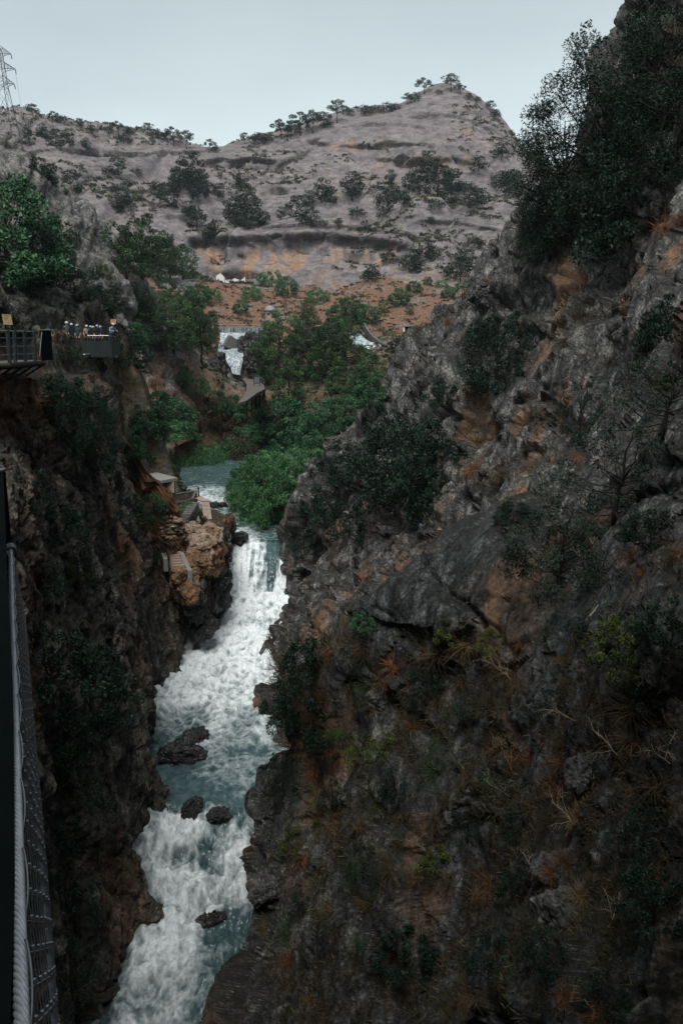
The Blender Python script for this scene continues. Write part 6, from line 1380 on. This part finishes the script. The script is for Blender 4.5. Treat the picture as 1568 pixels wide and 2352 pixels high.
def dam():
    a, b = W(505, 748.5, 215), W(612, 756, 213); r = empty("dam", Vector(b)); tag(r, "low concrete dam with a thin curtain of water, above the upper falls", "dam"); o = np.array(r.location); m = MB(); zt = (a[2] + b[2]) / 2
    a[2] = b[2] = zt; n = np.array([0, 1.2, 0]); dz = np.array([0, 0, 3.4]); m.hexa(np.array([a - dz, b - dz, b + n - dz, a + n - dz, a, b, b + n, a + n])); m.build("weir_wall", CONCD, r, o)
    c = MB(); e = np.array([0, -.35, 0]); h = np.array([0, 0, .28]); c.hexa(np.array([a + e, b + e, b + n, a + n, a + e + h, b + e + h, b + n + h, a + n + h])); c.build("crest_beam", CONC, r, o)
    g = MB()
    for t in np.linspace(0, 1, 24): p = lerp(a, b, t); g.tube([p + h, p + h + np.array([0, 0, .5])], .035, 4)
    g.tube([a + h + np.array([0, 0, .5]), b + h + np.array([0, 0, .5])], .035, 4); g.build("handrail", STEEL, r, o)
    w = MB(); R = np.random.default_rng(3)
    for k in range(70):
        t = (k + R.random()) / 70; p = lerp(a, b, t); L = R.uniform(1.3, 1.7); wd = R.uniform(.05, .15); q = p + np.array([0, -.42 - R.random() * .1, 0]); w.hexa(np.array([q + [0, 0, -L], q + [wd, 0, -L], q + [wd, .04, -L], q + [0, .04, -L], q, q + [wd, 0, 0], q + [wd, .04, 0], q + [0, .04, 0]]))
    w.build("water_curtain", M_FALL, r, o)
dam()
sheet("waterfall", [(506, 763, 590, 764, 212, 211), (506, 775, 575, 772, 209, 207), (505, 784, 545, 782, 206, 205), (500, 796, 552, 795, 202, 200), (500, 808, 558, 806, 198, 196), (508, 816, 560, 814, 193, 192), (520, 832, 557, 832, 190.5, 190), (530, 846, 553, 848, 189, 188.5), (534, 858, 552, 862, 188, 187.5)], seed=5, rough=.35)
sheet("waterfall", [(800, 764, 826, 766, 206, 205), (805, 778, 840, 780, 202, 201), (806, 790, 862, 788, 198, 198), (815, 798, 882, 798, 195, 195), (830, 806, 884, 806, 193, 193), (845, 813, 880, 814, 191, 191)], seed=8, rough=.4)
# rock each side of the upper falls
for i, (u, v, Y, dx, dy, dz, lab) in enumerate([(574, 800, 196, 5.5, 6, 7.5, "dark wet cliff block right of the upper waterfall"), (585, 830, 189, 5, 5, 6, "dark wet cliff foot right of the upper waterfall"), (585, 775, 203, 6, 5, 2.2, "orange flat rock right of the dam falls"), (497, 850, 184, 5, 5, 8, "shaded rock left of the upper waterfall"), (560, 785, 199, 3, 3, 2.2, "grey boulder splitting the upper stream")]):
    p = W(u, v, Y); o = link("rock", boulder_mesh("rock", 50 + i, (dx, dy, dz), [M_WETR, M_WETR, M_PALE, M_WETR, M_WETR][i]), None, Vector(p)); tag(o, lab, "rock")
m = MB(); c = W(532, 790, 199.5); m.box(c, (3.2, 2.2, 3.0), .45, 0, ('Y', .55)); o = m.build("concrete_block", CONCD, None, c); tag(o, "tilted grey concrete block stranded in the upper falls", "concrete block")
# curved retaining wall and concrete portal on the right of the stream
m = MB(); pts = [(834, 741, 212), (842, 756, 208), (855, 772, 203), (872, 784, 199), (890, 794, 195), (902, 800, 193)]
for (u0, v0, y0), (u1, v1, y1) in zip(pts[:-1], pts[1:]):
    a, b = W(u0, v0, y0), W(u1, v1, y1); n = np.array([.5, .3, 0]); dz = np.array([0, 0, 2.2]); m.hexa(np.array([a - dz, b - dz, b + n - dz, a + n - dz, a, b, b + n, a + n]))
c = W(890, 800, 195); o = m.build("retaining_wall", CONCD, None, c); tag(o, "curved stone retaining wall above the right-hand falls", "wall")
h_ = hit_down(930, 757, HL); p = np.array(h_[0]); s = h_[2] / FPX; p = p + np.array([0, -.6, -.1]); r = empty("concrete_portal", Vector(p)); tag(r, "small white concrete portal on the orange slope", "portal")
for x in (-9.2, 9.2): m = MB(); m.box(p + np.array([x * s, 0, 6.5 * s]), (3.6 * s, 1.4, 13 * s)); m.build("pillar", WHITE, r, p)
m = MB(); m.box(p + np.array([0, .1, 14 * s]), (25 * s, 2.0, 2.4 * s)); m.build("lintel", CONC, r, p)
m = MB(); m.box(p + np.array([0, 1.2, 6.5 * s]), (15 * s, .3, 13 * s)); m.build("doorway_back", STEELD, r, p)
# domed tank, lattice mast
h_ = hit_down(620, 742, HL); p = W(621, 738, 219); s = (p[1] * CP - p[2] * SP) / FPX; r = empty("domed_tank", Vector(p)); tag(r, "round concrete tank with a grey dome behind the pines", "tank"); m = MB(); m.tube([p, p + np.array([0, 0, 27 * s])], 12 * s, 18); m.build("drum", PINK, r, p)
m = MB(); m.tube([p + np.array([0, 0, (22 + 14 * math.sin(t)) * s]) for t in np.linspace(.05, 1.5, 9)], [13.5 * s * math.cos(t) for t in np.linspace(.05, 1.5, 9)], 18); m.build("dome", DOME, r, p, True)
p = W(655, 712, 236); s = (p[1] * CP - p[2] * SP) / FPX; m = MB(); hgt = 36 * s
for sx in (-1, 1):
    for sy in (-1, 1): m.tube([p + np.array([sx * 4 * s, sy * 4 * s, -1]), p + np.array([sx * 2.4 * s, sy * 2.4 * s, hgt])], .07, 4)
for k in range(7):
    z0, z1 = hgt * k / 7, hgt * (k + 1) / 7; w0, w1 = (4 - 1.6 * k / 7) * s, (4 - 1.6 * (k + 1) / 7) * s
    for sy in (-1, 1): m.tube([p + np.array([-w0, sy * w0, z0]), p + np.array([w1, sy * w1, z1])], .045, 3); m.tube([p + np.array([w0, sy * w0, z0]), p + np.array([-w1, sy * w1, z1])], .045, 3); m.tube([p + np.array([-w1, sy * w1, z1]), p + np.array([w1, sy * w1, z1])], .045, 3)
m.box(p + np.array([0, 0, hgt]), (9 * s, 1, .3)); o = m.build("lattice_mast", RUSTM, None, p); tag(o, "small rust coloured lattice mast on the red slope", "mast")
# white ruin under the cliff
def ruin(u, v, Y, wpx, hpx, label, gable):
    p = W(u, v, Y); s = (p[1] * CP - p[2] * SP) / FPX; w, h = wpx * s, hpx * s; r = empty("ruined_house", Vector(p)); tag(r, label, "ruin"); m = MB()
    if gable: m.add([(-w / 2, 0, -2), (w / 2, 0, -2), (w / 2, 0, h * .6), (0, 0, h), (-w / 2, 0, h * .75), (-w / 2, 3, -2), (w / 2, 3, -2), (w / 2, 3, h * .6), (0, 3, h), (-w / 2, 3, h * .75)], [(0, 1, 2, 3, 4), (9, 8, 7, 6, 5), (1, 6, 7, 2), (2, 7, 8, 3), (3, 8, 9, 4), (0, 4, 9, 5)])
    else: m.add([(-w / 2, 0, -2), (w / 2, 0, -2), (w / 2, 0, h), (w * .2, 0, h * .6), (-w * .2, 0, h * .85), (-w / 2, 0, h * .5), (-w / 2, 1, -2), (w / 2, 1, -2), (w / 2, 1, h), (w * .2, 1, h * .6), (-w * .2, 1, h * .85), (-w / 2, 1, h * .5)], [(0, 1, 2, 3, 4, 5), (11, 10, 9, 8, 7, 6), (1, 7, 8, 2), (2, 8, 9, 3), (3, 9, 10, 4), (4, 10, 11, 5), (0, 5, 11, 6)])
    m.build("wall", WHITE, r)
    d = MB(); d.box((w * .12, -.02, h * .18), (w * .16, .06, h * .3)); d.build("doorway", STEELD, r)
ruin(506, 652, 304, 18, 24, "white gabled ruin under the overhanging cliff", True); ruin(521, 655, 304, 12, 14, "low white ruin right of the gabled one", False); ruin(546, 656, 303, 34, 20, "wide broken white wall under the cave", False)
# boardwalk with railing and panel in the valley
def boardwalk():
    zt = float(W(600, 890, 148)[2]); L = [(556, 868), (566, 882), (566, 896), (556, 914), (545, 926)]; Rr = [(590, 872), (606, 884), (608, 893), (590, 902), (566, 920)]
    f = lambda u, v: W(u, v, zt / slope(v)); a = [f(*q) for q in L]; b = [f(*q) for q in Rr]; r = empty("boardwalk", Vector(b[2])); tag(r, "grey boardwalk curving below the upper waterfall", "boardwalk"); o = np.array(b[2]); m = MB()
    for i in range(4): d = np.array([0, 0, .25]); m.hexa(np.array([a[i + 1] - d, b[i + 1] - d, b[i] - d, a[i] - d, a[i + 1], b[i + 1], b[i], a[i]]))
    m.build("board_deck", WOOD, r, o); k = MB()
    for i in range(4): k.tube([b[i] - [0, 0, .35], b[i + 1] - [0, 0, .35]], .16, 4)
    for t in np.linspace(.5, 4, 9): i = min(3, int(t)); p = lerp(b[i], b[i + 1], t - i); k.tube([p, p - np.array([0, 0, 2.4])], .09, 5)
    k.build("supports", STEELD, r, o); h = MB(); rail = [f(553, 866), f(575, 868), f(592, 874), f(606, 886)]; up = np.array([0, 0, 1.15]); h.tube([x + up for x in rail], .04, 5); h.tube([x + up * .55 for x in rail], .025, 5)
    for t in np.linspace(0, 3, 8): i = min(2, int(t)); p = lerp(rail[i], rail[i + 1], t - i); h.tube([p, p + up], .035, 5)
    h.build("handrail", STEEL, r, o)
    p = f(590, 886); q = empty("info_panel", Vector(p)); tag(q, "metal framed panel standing on the boardwalk", "panel"); x = MB(); 
    for s in (-.55, .55): x.tube([p + np.array([s, 0, 0]), p + np.array([s, 0, 1.75])], .07, 4)
    x.tube([p + np.array([-.55, 0, 1.75]), p + np.array([.55, 0, 1.75])], .07, 4); x.tube([p + np.array([-.55, 0, .45]), p + np.array([.55, 0, .45])], .06, 4); x.build("frame", STEELG, q, p); y = MB(); y.box(p + np.array([0, 0, 1.1]), (1.0, .05, 1.15)); y.build("board", STEEL, q, p)
boardwalk()

# hut, walls and stairs on the left ledge
def P_(u, v, Y): return W(u, v, Y)
def hut():
    zr = float(P_(385, 1097, 88)[2]); f = lambda u, v: W(u, v, zr / slope(v)); q = [f(369, 1104), f(408, 1097), f(361, 1085), f(330, 1090)]; q = [q[3], q[0], q[1], q[2]]
    r = empty("stone_hut", Vector(q[1])); tag(r, "stone hut with a flat concrete roof slab on the left bank", "hut"); o = np.array(q[1]); m = MB(); d = np.array([0, 0, .32]); m.hexa(np.array([x - d for x in q] + q)); m.build("roof_slab", CONC, r, o)
    c = sum(q) / 4; k = [c + (x - c) * .84 for x in q]; m = MB(); dz = np.array([0, 0, 3.6]); m.hexa(np.array([x - d - dz for x in k] + [x - d for x in k])); m.build("wall", STONEW, r, o)
    m = MB(); a = lerp(k[1], k[2], .62) + np.array([0, -.05, -1.0]); m.box(a, (.95, .35, 1.25), .3); m.build("corner_pillar", PINK, r, o)
hut()
def ledge():
    dz = lambda a, z: np.array([a[0], a[1], z])
    a, b = P_(405, 1136, 86), P_(449, 1129, 88); r = empty("stair_wall", Vector(b)); tag(r, "sloping masonry parapet beside the old river steps", "wall"); o = np.array(b); m = MB(); n = np.array([.1, .4, 0]); zb = -20.0
    m.hexa(np.array([dz(a, zb), dz(b, zb), dz(b, zb) + n, dz(a, zb) + n, a, b, b + n, a + n])); m.build("masonry", STONEW, r, o)
    c, d = P_(374, 1164, 82), P_(441, 1148, 85); m = MB(); m.hexa(np.array([dz(c, zb), dz(d, zb), dz(d, zb) + n, dz(c, zb) + n, c, d, d + n, c + n])); m.build("lower_masonry", STONEW, r, o)
    t = MB(); h = np.array([0, 0, .12]); e = np.array([-.06, -.12, 0])
    for x, y in ((a, b), (c, d)): t.hexa(np.array([x + e, y + e, y + n, x + n, x + e + h, y + e + h, y + n + h, x + n + h]))
    t.hexa(np.array([b + e, d + e, d + n, b + n, b + e + h, d + e + h, d + n + h, b + n + h])); t.build("coping", CONCD, r, o)
    q = [P_(469, 1194, 83.0), P_(488, 1197, 83.6), P_(481, 1153, 86.5), P_(463, 1153, 85.5)]; r = empty("stone_pier", Vector(q[0])); tag(r, "pale block-built pier above the rapids on the left bank", "pier"); o = np.array(q[0]); m = MB(); n = np.array([-.25, 1.6, 0])
    m.hexa(np.array([dz(q[0], -20.5), dz(q[1], -20.5), dz(q[1], -20.5) + n, dz(q[0], -20.5) + n, q[3], q[2], q[2] + n * .6, q[3] + n * .6])); m.build("core", PINK, r, o)
    bl = MB(); R = np.random.default_rng(4)
    for i in range(5):
        for j in range(2):
            t0, t1 = i / 5 + .012, (i + 1) / 5 - .012; s0, s1 = (j / 2 + .02 + .1 * (i % 2 - .5) * (j > 0), (j + 1) / 2 - .02 + .1 * (i % 2 - .5) * (j < 1)); g = lambda s, t: lerp(lerp(q[0], q[1], s), lerp(q[3], q[2], s), t) + np.array([0, -.06 - R.random() * .04, 0]); k = np.array([0, .1, 0]); c4 = [g(s0, t0), g(s1, t0), g(s1, t1), g(s0, t1)]
            bl.hexa(np.array([c4[0], c4[1], c4[1] + k, c4[0] + k, c4[3], c4[2], c4[2] + k, c4[3] + k]))
    bl.build("stone_blocks", PINK, r, o)
    tp = MB(); tp.hexa(np.array([q[3], q[2], P_(458, 1139, 89), P_(447, 1146, 88)] + [x + np.array([0, 0, .12]) for x in (q[3], q[2], P_(458, 1139, 89), P_(447, 1146, 88))])); tp.build("top_slab", PINK, r, o)
    p = P_(456, 1138, 88); m = MB(); m.box(p + np.array([0, 0, .45]), (.14, .14, 1.0)); o = m.build("iron_post", STEELD, None, p); tag(o, "short black iron post at the end of the parapet", "post")
    # upper steps
    r = empty("stone_steps", Vector(P_(458, 1165, 82))); tag(r, "short flight of pale steps half hidden by a shrub", "steps"); o = np.array(r.location)
    for k in range(6):
        a, b = P_(418 + 3.2 * k, 1180 - 5 * k, 79.5 + .55 * k), P_(438 + 3.2 * k, 1181 - 5 * k, 79.5 + .55 * k); m = MB(); m.hexa(np.array([dz(a, -19.5), dz(b, -19.5), dz(b, -19.5) + [0, .6, 0], dz(a, -19.5) + [0, .6, 0], a, b, b + [0, .6, 0], a + [0, .6, 0]])); m.build("step", CONCD, r, o)
    # lower stairs
    r = empty("stone_stairs", Vector(P_(405, 1300, 66.5))); tag(r, "worn stone stairs descending the ledge left of the orange rock", "stairs"); o = np.array(r.location); N_ = 11
    for k in range(N_):
        t = k / (N_ - 1); v = 1300 - 62 * t; ul = lerp(394, 383, t) ; ur = lerp(424, 405, t); Y = 66.2 + 3.6 * t; a, b = P_(float(ul), v, Y), P_(float(ur), v - 1.5, Y); m = MB(); z = np.array([0, .42, 0]); h = np.array([0, 0, 1.2])
        m.hexa(np.array([a - h, b - h, b + z - h, a + z - h, a, b, b + z, a + z])); m.build("step", PINK, r, o)
    m = MB(); a, b = P_(431, 1311, 65.9), P_(411, 1268, 67.8); k = np.array([.35, .1, 0]); h = np.array([0, 0, 1.1]); m.hexa(np.array([a - h, a + k - h, b + k - h, b - h, a, a + k, b + k, b])); m.build("stringer", CONC, r, o)
    m = MB(); a, b = P_(385, 1284, 66.6), P_(378, 1258, 67.8); m.hexa(np.array([a - h - k, a - h, b - h, b - h - k, a - k, a, b, b - k])); m.build("stringer", CONC, r, o)
ledge()
M_ORANGE = rock("orange_limestone", (.09, .062, .042), (.24, .172, .12), (.40, .315, .24), (.26, .14, .075), (.5, .6), soil=None, fine=7., big=.5, stretch=(1, 1, 1), bump=.9, bdist=.06, con=(.6, .98, 1.3))
M_ORANGED = rock("ochre_limestone", (.06, .036, .022), (.17, .10, .058), (.30, .19, .12), (.24, .12, .06), (.5, .6), soil=None, fine=7., big=.5, stretch=(1, 1, .6), bump=.9, bdist=.06, con=(.5, .95, 1.4))
for i, (u, v, Y, dx, dy, dz, mt, lab) in enumerate([(458, 1253, 70.5, 3.7, 4.0, 2.1, 0, "huge pale orange boulder between the stairs and the falls"), (482, 1222, 75.5, 2.6, 3.4, 1.8, 0, "pale slab rock behind the huge orange boulder"), (440, 1218, 75, 2.6, 2.6, 1.2, 0, "flat pale rock above the stairs"), (452, 1298, 68.2, 3.4, 2.2, 2.2, 1, "ochre overhang under the huge orange boulder"), (488, 1285, 71.0, 1.9, 2.4, 3.0, 1, "ochre corner block beside the falls"),
        (424, 1345, 66.6, 2.6, 2.4, 3.0, 1, "bright ochre buttress below the stairs"), (446, 1385, 67.4, 1.9, 2.4, 4.2, 2, "grey overhanging buttress above the foam"), (412, 1318, 66.3, 1.8, 2.0, 1.4, 1, "ochre block at the foot of the stairs"), (505, 1345, 74, 1.6, 3.5, 4.8, 2, "dark wet corner wall left of the falls base"), (470, 1440, 68.6, 2.2, 2.6, 2.6, 2, "dark tongue of rock dipping into the foam"), (513, 1260, 80, 1.3, 3.2, 4.6, 2, "dark wet slab against the waterfall's left side")]):
    p = W(u, v, Y); o = link("rock", boulder_mesh("rock", 70 + i, (dx, dy, dz), (M_ORANGE, M_ORANGED, M_WETR)[mt]), None, Vector(p)); o.rotation_euler = (0, 0, RNG.uniform(-.4, .4)); tag(o, lab, "rock")
# rubble on the ledge: many small stones, one mass; larger stones one by one
R = np.random.default_rng(17); V = []; F = []; n = 0; base = boulder_mesh("rubble_stone", 90, (1, 1, .7), M_ORANGE); bv = np.zeros(len(base.vertices) * 3, np.float32); base.vertices.foreach_get('co', bv); bv = bv.reshape(44, 64, 3)[::5, ::8].reshape(-1, 3); nn = 9 * 8
a = np.arange(nn).reshape(9, 8); b = np.roll(a, -1, 1); bf = np.stack([a[:-1], a[1:], b[1:], b[:-1]], -1).reshape(-1, 4)
def stone_at(x, y, z, s, rz): c, q = math.cos(rz), math.sin(rz); return np.stack([bv[:, 0] * c - bv[:, 1] * q, bv[:, 0] * q + bv[:, 1] * c, bv[:, 2]], 1) * s * R.uniform(.6, 1.3, 3) + np.array([x, y, z])
for k in range(420):
    u, v = R.uniform(368, 470), R.uniform(1188, 1238); hh = hit(u, v, LT)
    if hh is None or hh[0][1] < 66: continue
    V.append(stone_at(*(hh[0] + np.array([0, 0, .03])), R.uniform(.15, .42), R.random() * 6)); F.append(bf + n); n += nn
tag(link("rubble", mesh_of("rubble", np.concatenate(V), np.concatenate(F), M_ORANGE, False)), kind='stuff')
for i, (u, v, s, lab) in enumerate([(462, 1196, .9, "tilted orange stone in the rubble"), (398, 1214, .7, "pale stone at the left end of the rubble"), (446, 1206, .6, "pale stone beside the low shrub"), (410, 1200, .6, "orange stone near the parapet foot")]):
    hh = hit(u, v, LT); o = link("stone", mesh_of("stone", stone_at(0, 0, 0, s * 1.3, i), bf, M_ORANGE, False), None, Vector(hh[0] + np.array([0, 0, .15]))); tag(o, lab, "stone")
wallplant(LT, 'shrub_a', 'green_bush', 436, 1183, 44, "dark shrub growing over the short pale steps", 'bush', .8); wallplant(LT, 'dark_b', 'dark_bush', 452, 1207, 40, "dark low shrub on the rubble above the huge orange boulder", 'bush', .9)
# ------------------------------------------------------------------ damp air: one closed box round everything, sky outside it
m = bpy.data.materials.new("haze"); m.use_nodes = True; nt = m.node_tree; nt.nodes.clear(); out = nt.nodes.new("ShaderNodeOutputMaterial"); pv = nt.nodes.new("ShaderNodeVolumePrincipled")
pv.inputs['Color'].default_value = (.80, .88, .95, 1); pv.inputs['Density'].default_value = .00009; pv.inputs['Anisotropy'].default_value = .2; nt.links.new(pv.outputs[0], out.inputs['Volume'])
hz = MB(); hz.box((0, 240, 50), (1500, 1000, 222)); o = hz.build("haze", m); tag(o, kind='stuff')
